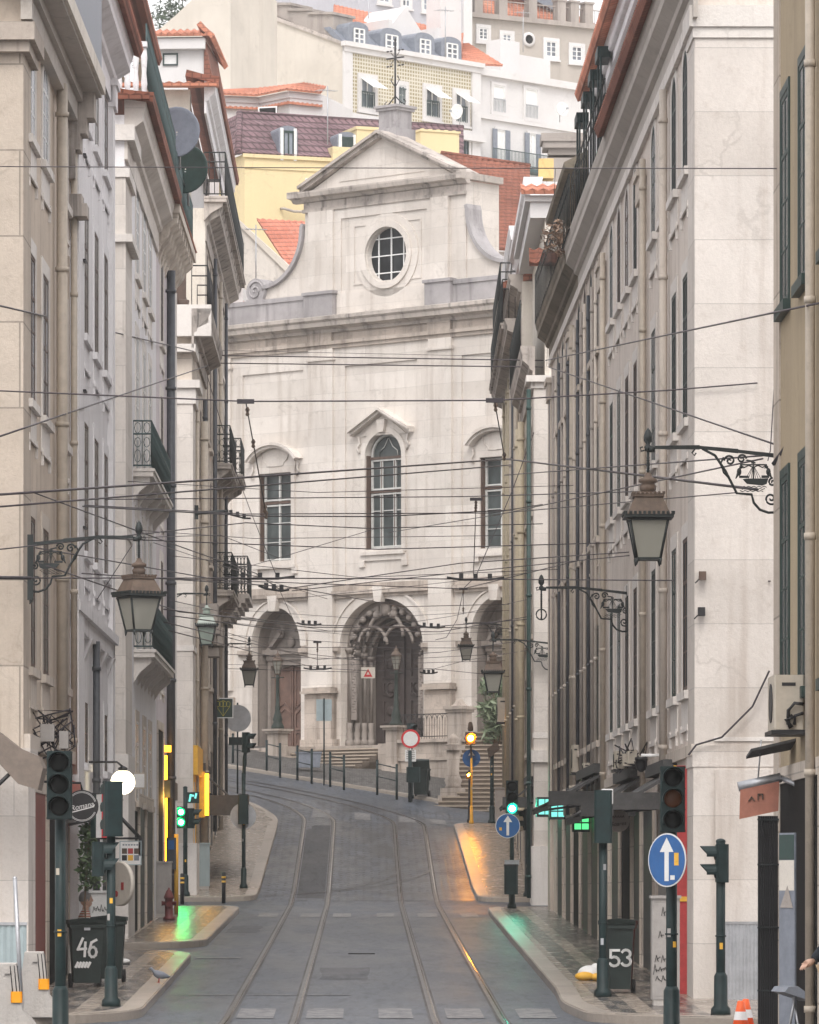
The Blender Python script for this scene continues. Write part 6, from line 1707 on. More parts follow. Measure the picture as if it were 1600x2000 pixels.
e, z0 = signal(476, 133.5, 'tall traffic light with a second head on top at the far left pavement', 3.0, [(zy(1610,133.5), 175, DK, dict(w=.26, h=.25, off=(0,0)))], .05)
m = MB(1,1); m.tube([(0,0,2.6),(.02,0,3.4),(.12,0,4.0)], .045, 8); m.build('extension_pole', GREEN, e); signal_head(e, zy(1470,133.5)-z0, R(70), [LENS,LENS], w=.2, h=.25, off=(.13,0), r=.085)
e, z0 = signal(1000, 120.5, 'traffic light showing bright green above a blue arrow sign at the right crossing', 2.7, [(zy(1592,120.5), 0, [LENS,LENS,L_CYN], dict(w=.28, h=.26, off=(0,-.2), r=.12))], .05)
m = MB(1,1); m.box(-.17,.17,-.06,.06,zy(1690,120.5)-z0,zy(1680,120.5)-z0); m.build('clamp_box', STEEL, e)
signal(1031, 129.7, 'green signal pole with its head turned sideways before the far right corner', 2.2, [(zy(1622,129.7), -88, [LENS,LENS], dict(w=.2, h=.25, off=(-.1,0), r=.085))], .055)
e, z0 = signal(921, 157.3, 'yellow pole with glowing amber flashing beacon at the far right corner', 2.0, [(zy(1455,157.3), 3, [L_AMB], dict(w=.3, h=.36, off=(-.03,-.2), r=.145, mat=RUST)), (zy(1522,157.3), 3, [L_AMB], dict(w=.12, h=.2, off=(-.1,-.2), r=.05, mat=BLACK))], .035, YELP)
m = MB(1,1); m.lathe([(.07,zy(1424,157.3)-z0-.06),(.09,zy(1424,157.3)-z0),(.06,zy(1412,157.3)-z0),(.03,zy(1410,157.3)-z0)], (-.03,0,0), 10); m.tube([(0,0,1.8),(-.03,0,2.7)], .03, 6); m.build('beacon_cap', RUST, e)
signal(803, 168.8, 'dark signal head half hidden behind the red ringed round sign', 2.3, [(zy(1432,168.8), 40, [LENS], dict(w=.22, h=.3, off=(.03,.1)))], .05, dz=.12)
# ------------------------------------------------------------------ round signs
def disc_sign(x, y, d, r, label, face, rim=WHT, rot=0, tilt=0, arrow=None, back=False, squash=1, group=None):
    e = empty('road_sign', tuple(W(x, y, d)), R(rot)); tag(e, label, 'road sign', group); e.scale = (1, 1, 1)
    m = MB(); m.lathe([(r,-.012),(r,0)], (0,0,0), 36, axis='w'); m.build('disc', rim if not back else STEEL, e, rot=(R(tilt),0,0))
    if not back:
        m = MB(); m.lathe([(r*.95,0.0),(r*.95,.004)], (0,0,0), 36, axis='w'); m.build('face', face, e, rot=(R(tilt),0,0))
    if arrow == 'up':
        m = MB(); w = r*.11; m.prism([(p[0]*r,.004,p[1]*r) for p in ((-.11,-.78),(.11,-.78),(.11,.3),(.36,.3),(0,.84),(-.36,.3),(-.11,.3))], (0,.003,0)); m.build('arrow', WHT, e, rot=(R(tilt),0,0))
    m = MB(); m.box(-.03,.03,-.06,-.012,-r*.7,r*.7); m.build('clamp', STEEL, e)
    return e
e = disc_sign(1303, 1680, 57.0, .30, 'big weathered blue arrow sign turned sideways on the right foreground pole', BLUES, rot=-49, arrow='up')
m = MB(); m.box(.12,.19,.004,.007,-.06,.08); m.build('sticker', YELP, e); m = MB(); m.box(.06,.13,.007,.009,-.22,-.17); m.build('sticker', WHT, e)
e = disc_sign(992, 1613, 120.2, .29, 'blue arrow sign below the green lit signal at the crossing', BLUES, arrow='up')
m = MB(); m.box(-.2,-.14,.004,.007,-.11,-.04); m.build('sticker', YELP, e)
disc_sign(921, 1481, 157.6, .275, 'dull blue arrow sign behind the yellow beacon pole', BLUES, arrow='up', rim=BLUES)
e = disc_sign(802, 1443, 168.4, .31, 'white round sign with red ring and small plate in front of the church fence', WHT, rim=REDS)
for o in e.children:
    if o.name.startswith('face'): o.scale = (.82, 1, .82)
m = MB(); m.box(-.18,.18,-.01,0,-.75,-.36); m.box(-.02,.02,-.05,-.01,-1.9,.3); m.build('plate', WHT, e)
m = MB()
for k in range(4): m.box(-.14,.14,0,.003,-.46-.07*k,-.43-.07*k)
m.box(-.12,.12,0,.003,-.405,-.37); m.build('plate_text', GREYB, e)
e = disc_sign(464, 1403, 163, .43, 'grey back of a round sign beside the green flower sign', STEEL, back=True); m = MB(1,1); m.tube([(0,.04,.5),(0,.04,-2.4)], .03, 6); m.box(-.28,.28,-.01,.02,-.85,-.6); m.build('post', GREEN, e)
disc_sign(475, 1594, 133.7, .34, 'pale back of a round sign on the far left signal pole', STEEL, back=True)
# ------------------------------------------------------------------ bins, cabinets, posts
def at(x, d, dz=.13): X = (x-CX)/FPX*d; return (X, d, H(X, d)+dz)
def wheelie(x, d, label, rot=0, number=None, h=1.02, w=.48, lid_open=0, dz=.13):
    e = empty('wheelie_bin', at(x, d, dz), R(rot)); tag(e, label, 'bin'); a, b = w/2, w*.4
    m = MB()
    lo = [(-b,b),(b,b),(b,-b),(-b,-b)]; hi = [(-a,a),(a,a),(a,-a*1.1),(-a,-a*1.1)]
    L_ = [m.P((p[0],p[1],.06)) for p in lo]; U = [m.P((p[0],p[1],h*.9)) for p in hi]
    for k in range(4): m.idx((L_[k], L_[(k+1)%4], U[(k+1)%4], U[k]))
    m.idx(L_); m.idx(U); m.box(-a-.02,a+.02,-a*1.1-.02,a+.03,h*.86,h*.91); m.build('body', BINP, e)
    m = MB(); m.prism([(-a-.03,a+.04,0),(a+.03,a+.04,0),(a+.03,a+.06,.06),(0,a+.07,.09),(-a-.03,a+.06,.06)], (0,-2*a-.2,0)); m.tube([(-a,-a*1.1-.1,.0),(a,-a*1.1-.1,.0)], .025, 6)
    m.build('lid', BINP, e, (0,0,h*.915), (R(lid_open),0,0))
    for s in (-1,1): m = MB(); m.lathe([(.1,-.03),(.1,.03)], (s*(b+.02),-b-.02,.1), 14, axis='u'); m.build('wheel', TYRE, e)
    if number: m = MB(); m.strokes(number, .035, .004, -.02); m.build('painted_number', WHT, e, (0,-.196,0), (R(4.8),0,0))
    return e
def arcs(cx, cz, rx, rz, a0, a1): return arc(cx, cz, rx, rz, a0, a1, 10)
n46 = [[(-.07,.72),(-.14,.56),(-.02,.57)],[(-.03,.66),(-.04,.46)],[(.13,.70),(.06,.66),(.03,.55)],arcs(.08,.52,.055,.075,0,360)]+[[(-.17+.045*k,.30),(-.14+.045*k,.36)] for k in range(5)]
n53 = [[(.03,.62),(-.09,.62),(-.09,.52)],arcs(-.04,.46,.07,.065,120,-150),arcs(.13,.57,.06,.055,150,-70),arcs(.13,.46,.065,.06,70,-150)]
bin46 = wheelie(168, 76, 'dark green bin painted with the number 46 on the left pavement', 8, n46)
m = MB(); m.box(-.05,.04,0,.006,.84,.88); m.build('label_plate', STEEL, bin46, (0,-.272,0))
wheelie(213, 77.6, 'dark wheeled bin beside the numbered bin, right behind the signal pole', 0)
wheelie(1207, 73.8, 'dark green bin painted with the number 53 on the right pavement', -6, n53, h=1.08)
b = wheelie(823, 170.0, 'dark bin leaning with open lid before the church wall', -12, None, 1.0, .5, -70, .12)
e = empty('litter_bin', at(998, 120.3)); tag(e, 'dark litter bin strapped to the signal pole at the right crossing', 'bin'); z0 = e.location.z
m = MB(1,1); m.cbox(-.16,.16,-.22,.0,zy(1747,120.3)-z0,zy(1692,120.3)-z0,.04); m.build('body', GREEN, e); m = MB(1,1); m.cbox(-.17,.17,-.23,.01,zy(1692,120.3)-z0,zy(1690,120.3)-z0+.02,.04); m.build('lid', BLACK, e)
e = empty('litter_bin', at(801, 168.2, .12)); tag(e, 'dark green litter bin on the post under the red ringed sign', 'bin'); m = MB(1,1); m.cbox(-.12,.34,-.2,.05,.55,1.05,.04); m.build('body', GREEN, e); m = MB(1,1); m.tube([(0,.1,-.1),(0,.1,1.6)], .06, 8); m.build('post', GREEN, e)
def cabinet(x, d, w, h, dp, mat, label, rot=0, graf=None, dz=.13):
    e = empty('street_cabinet', at(x, d, dz), R(rot)); tag(e, label, 'cabinet')
    m = MB(); m.cbox(-w/2,w/2,-dp,0,.08,h,.015); m.build('body', mat, e)
    m = MB(); m.box(-w/2+.02,w/2-.02,-dp+.02,-.01,-.15,.08); m.build('plinth', CONC, e)
    m = MB(); m.cbox(-w/2-.02,w/2+.02,-dp-.02,.03,h,h+.04,.02); m.build('top', mat, e)
    m = MB(); m.ring(rect(-w/2+.04,w/2-.04,.14,h-.05), rect(-w/2+.03,w/2-.03,.13,h-.04), 0, .004); m.box(w/2-.08,w/2-.06,0,.02,h*.5,h*.58); m.build('door', mat, e)
    if graf:
        m = MB(); m.strokes(graf, .008, .003, -.001); [q.build('graffiti', BLACK, e, (0,-.004,0)) for q in m.split(.04)]
    return e
random.seed(11)
def scribble(cx, cz, w, n_):
    L = []
    for k in range(n_):
        x = cx-w/2+w*k/n_; s = random.uniform(.04,.09)
        L.append([(x,cz-s/2+random.uniform(-.02,.02)),(x+.02,cz+s),(x+.045,cz-s*.3),(x+.03,cz+.01),(x+.07,cz+random.uniform(-.03,.05))])
    return L
cabinet(1301, 69.8, .38, 1.46, .35, GREYB, 'grey graffiti covered cabinet behind the right foreground signal pole', 0, scribble(-.02,.62,.26,3)+scribble(-.03,.48,.28,4)+scribble(-.02,.36,.24,3)+scribble(0,.95,.2,2)+scribble(.02,1.25,.16,2))
cabinet(319, 113, .36, 1.2, .3, GREYB, 'worn grey cabinet behind the red hydrant')
cabinet(397, 133, .33, 1.17, .3, BLUEGREY, 'pale blue-grey cabinet on the far left corner')
cabinet(980, 157.9, .4, 1.1, .35, GREYB, 'light grey cabinet on the far right corner left of the lit signal')
cabinet(193, 84.5, .3, 1.2, .3, WHT, 'white cabinet with black scribbles beside the seated man', 0, scribble(.02,.92,.24,4))
e = empty('fire_hydrant', at(330, 111)); tag(e, 'small dark red fire hydrant by the grey cabinet', 'hydrant')
m = MB(1,1); m.lathe([(.13,0),(.13,.05),(.09,.08),(.085,.45),(.11,.47),(.11,.5),(.09,.55),(.06,.62),(.02,.67),(.02,.7)], (0,0,0), 12); m.build('barrel', HYDR, e)
for s in (-1,1): m = MB(1,1); m.lathe([(.045,s*.06),(.045,s*.14),(.055,s*.14),(.055,s*.16)], (0,0,.36), 8, axis='u'); m.build('outlet_cap', HYDR, e)
m = MB(1,1); m.lathe([(.06,-.07),(.06,-.13)], (0,0,.34), 8, axis='w'); m.build('outlet_cap', HYDR, e)
def bollard(x, d, h, label, dz):
    e = empty('bollard', at(x, d, dz)); tag(e, label, 'bollard', 'black bollards with yellow bands')
    m = MB(1,1); m.lathe([(.05,-.1),(.05,h-.02),(.035,h)], (0,0,0), 10); m.build('post', BLACK, e)
    for z in (h-.26, h-.15): m = MB(1,1); m.lathe([(.054,z),(.054,z+.05)], (0,0,0), 10); m.build('band', YELP, e)
bollard(437, 128.9, .78, 'black bollard with yellow bands standing alone at the left crossing', 0); bollard(356, 128.4, .78, 'black bollard with yellow bands beside the green lit signal', 0)
# barriers before the church
def barrier(xa, da, xb, db, label):
    A = Vector(at(xa, da, .12)); Bv = Vector(at(xb, db, .12)); e = empty('pedestrian_barrier', tuple(A)); tag(e, label, 'barrier', 'green pedestrian barriers along the church kerb')
    v = Bv-A; h = 1.02
    for q in (Vector((0,0,0)), v): m = MB(1,1); m.tube([q+Vector((0,0,-.2)), q+Vector((0,0,h))], .04, 8); m.ball((q.x,q.y,q.z+h), .045, 6); m.build('post', GREEN, e)
    for z in (.5, .92): m = MB(1,1); m.tube([Vector((0,0,z)), v+Vector((0,0,z))], .02, 6); m.build('rail', GREEN, e)
barrier(521, 175.0, 547, 174.0, 'green barrier before the lamp post at the brown church door')
barrier(581, 173.6, 609, 172.6, 'green barrier in front of the grey planter'); barrier(645, 172.0, 672, 171.1, 'green barrier right of the bluish sign back')
barrier(737, 170.3, 775, 169.0, 'green barrier left of the red ringed round sign')
barrier(455, 177.2, 480, 176.4, 'green barrier at the far left end of the church kerb')
e = empty('planter', at(603, 176.2, .3)); tag(e, 'dark grey planter trough before the church steps', 'planter'); m = MB(1,1); m.prism([(-.38,-.25,0),(.38,-.25,0),(.44,-.25,.52),(-.44,-.25,.52)], (0,.5,0)); m.box(-.46,.46,-.27,.27,.48,.54); m.build('trough', SLATE, e)
m = MB(1,1); m.box(-.4,.4,-.2,.2,.5,.545); m.build('soil', STEM, e)
e = empty('direction_sign', at(633, 172.4, .12)); tag(e, 'pale bluish back of a street sign on a thin post before the church', 'road sign')
m = MB(1,1); m.tube([(0,0,-.2),(0,0,zy(1364,172.4)-e.location.z)], .03, 6); m.build('post', GREEN, e)
m = MB(1,1); m.box(-.26,.26,.03,.05,zy(1408,172.4)-e.location.z,zy(1366,172.4)-e.location.z); m.build('panel', BLUEGREY, e)
e = empty('dark_post', at(961, 158.6, .13)); tag(e, 'dark green post with leaning brown box at the foot of the stair', 'post'); pole_part(e, 2.2, .06)
m = MB(1,1); m.prism([(-.1,-.1,2.0),(.25,-.1,2.3),(.15,-.1,2.55),(-.15,-.1,2.3)], (0,.2,0)); m.build('box', RUST, e)
e = empty('black_post', at(917, 158.3, .13)); tag(e, 'thin black post just behind the yellow beacon pole', 'post'); pole_part(e, 1.6, .035, BLACK)
# warning triangle hung from the wires
e = empty('warning_sign', tuple(W(719, 1314, 150))); tag(e, 'white board with red triangle hanging from the tram wires', 'warning sign')
m = MB(); m.box(-.24,.24,-.015,0,-.19,.19); m.build('board', CREAM, e); m = MB()
m.ring([(-.06,-.07),(.06,-.07),(0,.045)], [(-.15,-.14),(.15,-.14),(0,.14)], 0, .006); m.build('triangle', REDS, e)
m = MB()
for s in (-1,1): m.tube([(s*.2,0,.19),(s*.2,0,.4)], .008, 4)
m.build('hanger', CABLE, e); e.scale = (.85,.85,.85)
# green flower sign, round letters sign, other shop signs
e = empty('shop_sign', tuple(W(436, 1383, 152))); tag(e, 'square dark green sign with yellow flower drawing and white edge', 'sign')
m = MB(); m.box(-.3,.3,-.08,0,-.3,.3); m.build('panel', FGREEN, e); m = MB(); m.ring(rect(-.275,.275,-.275,.275), rect(-.3,.3,-.3,.3), 0, .01); m.build('edge', WHT, e)
m = MB(); m.strokes([[(-.2,.05),(0,-.24),(.2,.05)],[(0,-.24),(0,.18)]]+[arcs(x,.12,.06,.08,0,360) for x in (-.15,-.05,.05,.15)]+[arcs(0,.2,.03,.03,0,360)], .009, .006, 0); m.build('drawing', L_FLW, e)
m = MB(); m.tube([(-.3,-.04,.1),(-.95,-.04,.1)], .02, 5); m.build('arm', IRON, e)
def text_part(s, size, parent, mat, loc, rot=0, ext=.004, name='lettering', shear=0):
    cu = bpy.data.curves.new('t', 'FONT'); cu.body = s; cu.size = size; cu.align_x = 'CENTER'; cu.align_y = 'CENTER'; cu.extrude = ext; cu.shear = shear
    to = bpy.data.objects.new('t', cu); COL.objects.link(to); dg = bpy.context.evaluated_depsgraph_get()
    me = bpy.data.meshes.new_from_object(to.evaluated_get(dg)); bpy.data.objects.remove(to); me.materials.clear(); me.materials.append(mat)
    o = mesh_obj(name, me, parent, loc, (R(90), R(-rot), 0)); return o
e = empty('round_sign', tuple(W(160, 1575, 74.5)), 0); tag(e, 'round black shop sign with white script lettering behind the left traffic light', 'sign')
m = MB(); m.lathe([(.24,-.05),(.24,0)], (0,0,0), 32, axis='w'); m.build('disc', BLACK, e)
m = MB()
for r_ in (.2,.215): m.strokes([arc(0,0,r_,r_,20,160,20), arc(0,0,r_,r_,205,335,20)], .007, .004, 0)
m.strokes([[(-.16,-.09),(.17,-.005)],[(.17,-.005),(.18,.02)]], .016, .004, 0); m.build('ring', WHT, e); text_part('Romana', .105, e, WHT, (.0,-.004,.0), 12, shear=.3)
m = MB(); m.tube([(0,-.02,.24),(-.02,-.02,.34),(-.55,-.02,.36)], .018, 5); m.build('arm', BLACK, e)
e = empty('globe_lamp', tuple(W(240, 1528, 86))); tag(e, 'lit white globe lamp on the left house wall', 'lamp', None); m = MB(1,1); m.ball((0,0,0), .205, 20); m.build('globe', L_GLB, e)
m = MB(1,1); m.lathe([(.08,.19),(.08,.24),(.03,.27)], (0,0,0), 10); m.tube([(0,0,.26),(-.1,0,.34),(-.65,0,.34)], .02, 6); m.build('bracket', BLACK, e)
e = empty('light_box', tuple(W(271, 1525, 99.8))); tag(e, 'small pale grey sign box with blank face right of the globe lamp', 'sign'); m = MB(); m.cbox(-.12,.13,-.1,0,-.16,.16,.02); m.build('box', ACW, e); m = MB(); m.box(-.1,.11,0,.006,-.13,.13); m.tube([(-.12,-.05,0),(-.3,-.05,0)], .02, 5); m.build('face', WHT, e)
e = empty('menu_poster', tuple(W(255, 1666, 84)), 0); tag(e, 'small food poster with six pictures hanging under a black bracket', 'poster'); m = MB(); m.box(-.18,.18,-.02,0,-.2,.2); m.build('panel', WHT, e)
m = MB(); m.ring(rect(-.165,.165,-.185,.185), rect(-.18,.18,-.2,.2), 0, .006); m.build('frame', BLUEGREY, e)
for k in range(6):
    x, z = -.1+.1*(k%3), .03-.11*(k//3); m = MB(); m.box(x-.042,x+.042,0,.003,z-.045,z+.045); m.build('picture', (RUST, REDP, BROWN, BLACK, YELP, SLATE)[k], e)
m = MB(); [m.box(-.13+.045*k,-.1+.045*k,0,.003,.12,.145) for k in range(6)]; m.build('heading', SLATE, e)
m = MB(); m.tube([(-.55,-.02,.24),(.2,-.02,.24)], .02, 5); m.tube([(-.2,-.02,.62),(.18,-.02,.22)], .03, 4); m.box(.13,.2,-.04,.0,-.05,.25); m.build('bracket', BLACK, e)
e = empty('round_wall_sign', tuple(W(232, 1726, 80)), R(-52)); tag(e, 'big round white wall sign seen edge-on behind the left signal pole', 'sign'); m = MB(); m.lathe([(.35,-.06),(.35,0),(.33,.01)], (0,0,0), 32, axis='w'); m.build('disc', CREAM, e)
m = MB(); m.box(.08,.15,.012,.016,-.1,.02); m.lathe([(.05,.012),(.05,.016)], (-.05,0,-.16), 12, axis='w'); m.build_split('mark', REDP, e, .001); m = MB(); m.box(-.45,-.3,-.05,-.02,-.04,.04); m.build('bracket', STEEL, e)
e = empty('flag', tuple(W(193, 1590, 77.5)), R(-10)); tag(e, 'green white and red cloth banner hanging beside the round black sign', 'flag')
for (a, b_, mt) in ((-.13,-.04,FGREEN),(-.04,.05,WHT),(.05,.13,REDS)):
    m = MB(); m.prism([(a,.02*math.sin(a*20),.3),(b_,.02*math.sin(b_*20),.3),(b_,.03*math.sin(b_*16+1),-.36),(a,.03*math.sin(a*16+1),-.36)], (0,.006,0)); m.build('stripe', mt, e)
m = MB(); m.tube([(-.6,0,.31),(.14,0,.31)], .012, 5); m.build('rod', BLACK, e)
e = empty('name_sign', tuple(W(1208, 1603, 80)), R(4)); tag(e, 'round grey shop sign with dark script under the right awning', 'sign'); m = MB(); m.lathe([(.18,-.04),(.18,0)], (0,0,0), 28, axis='w'); m.build('disc', GREYP, e); text_part('Soares', .09, e, BLACK, (0,-.003,-.05), 6, shear=.3)
m = MB(); m.strokes([[(-.1+.04*k,.05),(-.08+.04*k,.08),(-.07+.04*k,.05)] for k in range(5)], .008, .003, 0); m.tube([(0,-.02,.18),(.0,-.02,.25),(.4,-.02,.25)], .012, 5); m.build('arm', BLACK, e)
# lit things
e = empty('neon_tube', tuple(W(324, 1580, 117)), 0); tag(e, 'tall vertical yellow neon tube on the left shop front', 'neon light'); m = MB(1,1); m.tube([(0,0,-1.2),(0,0,1.22)], .035, 8); m.build('tube', L_YEL, e); m = MB(1,1); m.box(-.1,.12,-.05,.05,1.3,1.45); m.build('top_light', L_YEL, e); m = MB(1,1); m.box(-.12,-.03,-.02,.1,-1.25,1.5); m.build('backing', YELP, e)
e = empty('yellow_strip_light', tuple(W(404, 1552, 134.2)), 0); tag(e, 'short yellow lit door strip under the grey awning on the far left', 'strip light'); m = MB(1,1); m.tube([(0,0,-.55),(0,0,.55)], .055, 8); m.build('tube', L_YEL, e); m = MB(1,1); m.box(-.2,-.05,-.05,.1,-.6,.6); m.build('backing', YELP, e)
e = empty('blue_box_post', at(339, 116)); tag(e, 'dark blue box on a yellow post beside the neon tube', 'post box'); m = MB(1,1); m.tube([(.06,.05,0),(.06,.05,1.8)], .05, 8); m.build('post', YELP, e); m = MB(1,1); m.cbox(-.16,.06,-.1,.02,1.0,1.72,.03); m.build('box', DPIPE, e); m = MB(1,1); m.box(-.12,.02,-.105,-.1,1.45,1.66); m.build('panel', BLUES, e)
e = empty('lit_sign', tuple(W(374, 1558, 130.0)), 0); tag(e, 'small dark green sign with cyan lit marks above the lit green signal', 'sign'); m = MB(); m.cbox(-.16,.2,-.06,0,-.14,.14,.02); m.build('panel', FGREEN, e); m = MB(); m.strokes([[(-.05,-.08),(-.02,.06),(.04,.05)],[(.1,.0),(.12,.09)]], .05, .012, 0); m.build('lit_mark', L_CYN if False else L_SHP, e)
def lit_shop(F, x, y0, y1, wd_, label, mat, w=.03):
    t = F.t(x, w); z0, z1 = F.z(x, y1, w), F.z(x, y0, w)
    e = empty('lit_sign', tuple(F.W3(t, w, z0)), F.e.rotation_euler.z); tag(e, label, 'lit sign')
    m = MB(F.sg); m.box(0, wd_, 0, .34, 0, z1-z0); m.build('box', SHOP, e)
    m = MB(F.sg)
    for k in range(2):
        for j in range(2): m.box(-.012, 0, .02+.15*j, .15+.15*j, .05+(z1-z0-.06)*.5*k, (z1-z0-.06)*.5*(k+.86)+.04)
    m.build('lit_panel', mat, e)
lit_shop(R1, 1078, 1557, 1595, .8, 'projecting cyan lit sign on the right shop row, farthest', L_SHP); lit_shop(R1, 1104, 1570, 1600, .5, 'dark projecting sign with cyan edge on the right shop row', L_SHP); lit_shop(R1, 1152, 1590, 1625, .3, 'green glowing sign behind the right signal post', L_SGN)
# air conditioners
def ac(F, x, y0, y1, label, w=.3, wd_=.8, hose=False):
    t = F.t(x, w*.5); z0, z1 = F.z(x, y1, w*.5), F.z(x, y0, w*.5)
    e = empty('air_conditioner', tuple(F.W3(t, .03, z0)), F.e.rotation_euler.z); tag(e, label, 'air conditioner', 'air conditioner boxes on the right facades')
    h = z1-z0; m = MB(F.sg); m.cbox(0, wd_, 0, w, 0, h, .02); m.build('casing', ACW, e)
    m = MB(F.sg); m.lathe([(h*.36,w+.001),(h*.36,w+.012)], (wd_*.45,0,h*.5), 16, axis='w'); m.box(-.006,0,w*.3,w*.75,h*.8,h*.86); m.build('grille', BLACK, e)
    m = MB(F.sg); m.box(-.02, wd_+.02, -.03, w+.03, -.05, -.005); m.build('shelf', BLACK, e)
    if hose: m = MB(F.sg); m.tube([(-.03,w*.55,.05),(-.05,w*.55,h*.35),(-.05,w*.35,h*.48),(-.05,w*.05,h*.46)], .02, 6); m.tube([(-.03,w*.35,.05),(-.05,w*.33,h*.25),(-.05,w*.05,h*.3)], .02, 6); m.tube([(-.03,w*.45,.02),(-.04,w*.6,.1),(-.03,w*.4,.14)], .03, 6); m.build('hose', BLACK, e)
ac(R0, 1548, 1318, 1425, 'dirty air conditioner with black hoses on the ochre house', .32, .85, True)
for x, y0, y1, lb in ((1128,1455,1508,'tall beige air conditioner above the cyan shop sign'),(1150,1490,1520,'small white air conditioner left of the right signal post'),(1212,1467,1502,'narrow white box unit above the long dark awning'),(1240,1464,1496,'beige box unit right of the narrow white one')): ac(R1, x, y0, y1, lb, .14, .6)
ac(R3, 985, 1362, 1410, 'white air conditioner beside the oleander at the far right end', .35, .8)
# hanging equipment over the right shop and the board
e = empty('orange_awning', (4.05, 55.2, 2.88), 0); tag(e, 'faded salmon awning end with metal roller at the ochre house', 'awning')
m = MB(); m.prism([(0,-.01,-.36),(.42,-.01,-.27),(.43,-.01,.05),(0.01,-.01,-.03)], (0,-.02,0)); m.build('valance', ORANGEC, e); m = MB(); m.tube([(-.01,-.05,-.01),(.45,-.05,.09)], .055, 10); m.tube([(.45,-.05,.09),(.62,.2,.0)], .03, 6); m.tube([(.2,-.05,.04),(.24,-.05,.5)], .008, 4); m.build('roller', STEEL, e)
m = MB(); m.prism([(.1,-.4,.3),(.7,-.4,.42),(.7,.3,.5),(.1,.3,.36)], (0,0,.03)); m.build('canopy_sheet', CANVAS, e)
m = MB(); m.strokes([[(.1,-.16),(.13,-.12),(.16,-.16)],[(.2,-.15),(.2,-.09),(.25,-.09),(.25,-.14)]], .012, .012, -.01); m.build('faded_marks', RUST, e)
e = empty('folded_shutter', (4.38, 56.9, .13), R(0)); tag(e, 'tall dark ribbed folding shutter standing open at the ochre house', 'shutter')
m = MB()
for k in range(9): m.box(.025*k, .025*k+.018, 0, .02+.012*(k%2), 0, 2.45)
m.box(0,.23,-.03,.0,0,2.45); m.build('slats', BLACK, e); m = MB(); [m.box(-.01,.24,.03,.045,z,z+.02) for z in (.5,1.2,1.9,2.4)]; m.build_split('bar', SHOP, e)
e = empty('picture_board', (4.33, 53.4, .35), R(-62)); tag(e, 'tilted shop picture board with green top and grey landscape at right', 'display board')
m = MB(); m.box(0,.3,-.02,0,0,2.0); m.build('board', SLATE, e); m = MB(); m.box(.01,.29,0,.004,1.72,1.98); m.build('green_band', GPIPE, e); m = MB(); m.box(.01,.29,0,.004,1.4,1.715); m.build('cream_band', CREAM, e); m = MB(); m.prism([(.03,.004,1.22),(.27,.004,1.22),(.17,.004,1.45)], (0,.004,0)); m.build('hill_picture', GREYP, e)
e = empty('tilted_table', (4.42, 52.6, .13), R(12)); tag(e, 'small grey tabletop folded at a slant in the bottom right corner', 'table'); m = MB(); m.prism([(-.16,-.3,.58),(.14,-.3,.48),(.15,-.3,.52),(-.02,-.3,.64),(-.12,-.3,.63)], (0,.5,0)); m.build('tabletop', SLATE, e)
for s in (-1,1): m = MB(); m.tube([(s*.06,s*.1,0),(.0,-s*.05,.55)], .014, 6); m.build('leg', STEEL, e)
m = MB(); m.lathe([(.18,0),(.17,.03),(.03,.05)], (0,0,0), 14); m.build('base', BLACK, e)
# cones, barriers, fence panel
def cone(x, d, label):
    e = empty('traffic_cone', at(x, d, 0)); tag(e, label, 'traffic cone', 'orange cones at the right kerb'); m = MB(1,1); m.lathe([(.12,.03),(.04,.42),(.028,.43)], (0,0,0), 16); m.build('cone', ORANGE, e); m = MB(1,1); m.cbox(-.19,.19,-.19,.19,0,.035,.03); m.build('base', ORANGE, e); m = MB(1,1); m.lathe([(.086,.2),(.066,.3)], (0,0,0), 16, cap=False); m.build('band', WHT, e)
cone(1447, 61.5, 'orange cone with white band, left of the two at the right kerb'); cone(1457, 62.6, 'orange cone with white band, right of the two at the right kerb')
def jersey(x, d, label, dz):
    e = empty('concrete_barrier', at(x, d, dz), R(3)); tag(e, label, 'concrete barrier', 'concrete barriers at the left edge')
    P = [(-.34,0),(.36,0),(.36,.07),(.2,.27),(.12,.84),(-.12,.84),(-.2,.27),(-.34,.07)]; m = MB(1,1); m.prism([(a,-.05,b_) for a, b_ in P], (0,1.3,0)); m.box(.2,.26,-.07,-.02,0,.1); m.box(-.02,.05,-.08,-.05,.72,.78); m.build('block', CONC, e)
    m = MB(1,1); m.cbox(.06,.2,-.075,-.05,.36,.5,.02); m.build('reflector', AMBERP, e); m = MB(1,1); [m.tube([(x_,-.055,.5),(x_-.03,-.055,.82)], .006, 4) for x_ in (.08,.13,.17)]; m.build('strap', BLACK, e)
jersey(12, 63.6, 'concrete barrier with orange reflector, nearer one at the left edge', 0); jersey(66, 66.4, 'concrete barrier with orange reflector, one beside the left signal pole', .1)
e = empty('metal_post', at(36, 66.0, .05)); tag(e, 'thin leaning galvanised post between the concrete barriers', 'post'); m = MB(1,1); m.tube([(.05,0,0),(-.05,.05,1.85)], .028, 8); m.ball((-.05,.05,1.85), .03, 6); m.build('tube', STEEL, e); m = MB(1,1); m.box(-.1,.2,-.1,.1,0,.03); m.build('foot', STEEL, e)
e = empty('sheet_hoarding', at(0, 69.6, .13)); tag(e, 'pale corrugated sheet panel against the left corner wall', 'panel'); m = MB(1,1)
for k in range(14): m.prism([(-.9+.09*k,0,0),(-.855+.09*k,-.02,0),(-.81+.09*k,0,0),(-.81+.09*k,.02,0),(-.9+.09*k,.02,0)], (0,0,1.1))
m.build('sheet', BLUEGREY, e); m = MB(1,1); m.box(-.9,.37,-.03,.03,1.1,1.14); m.build('top_rail', STEEL, e)
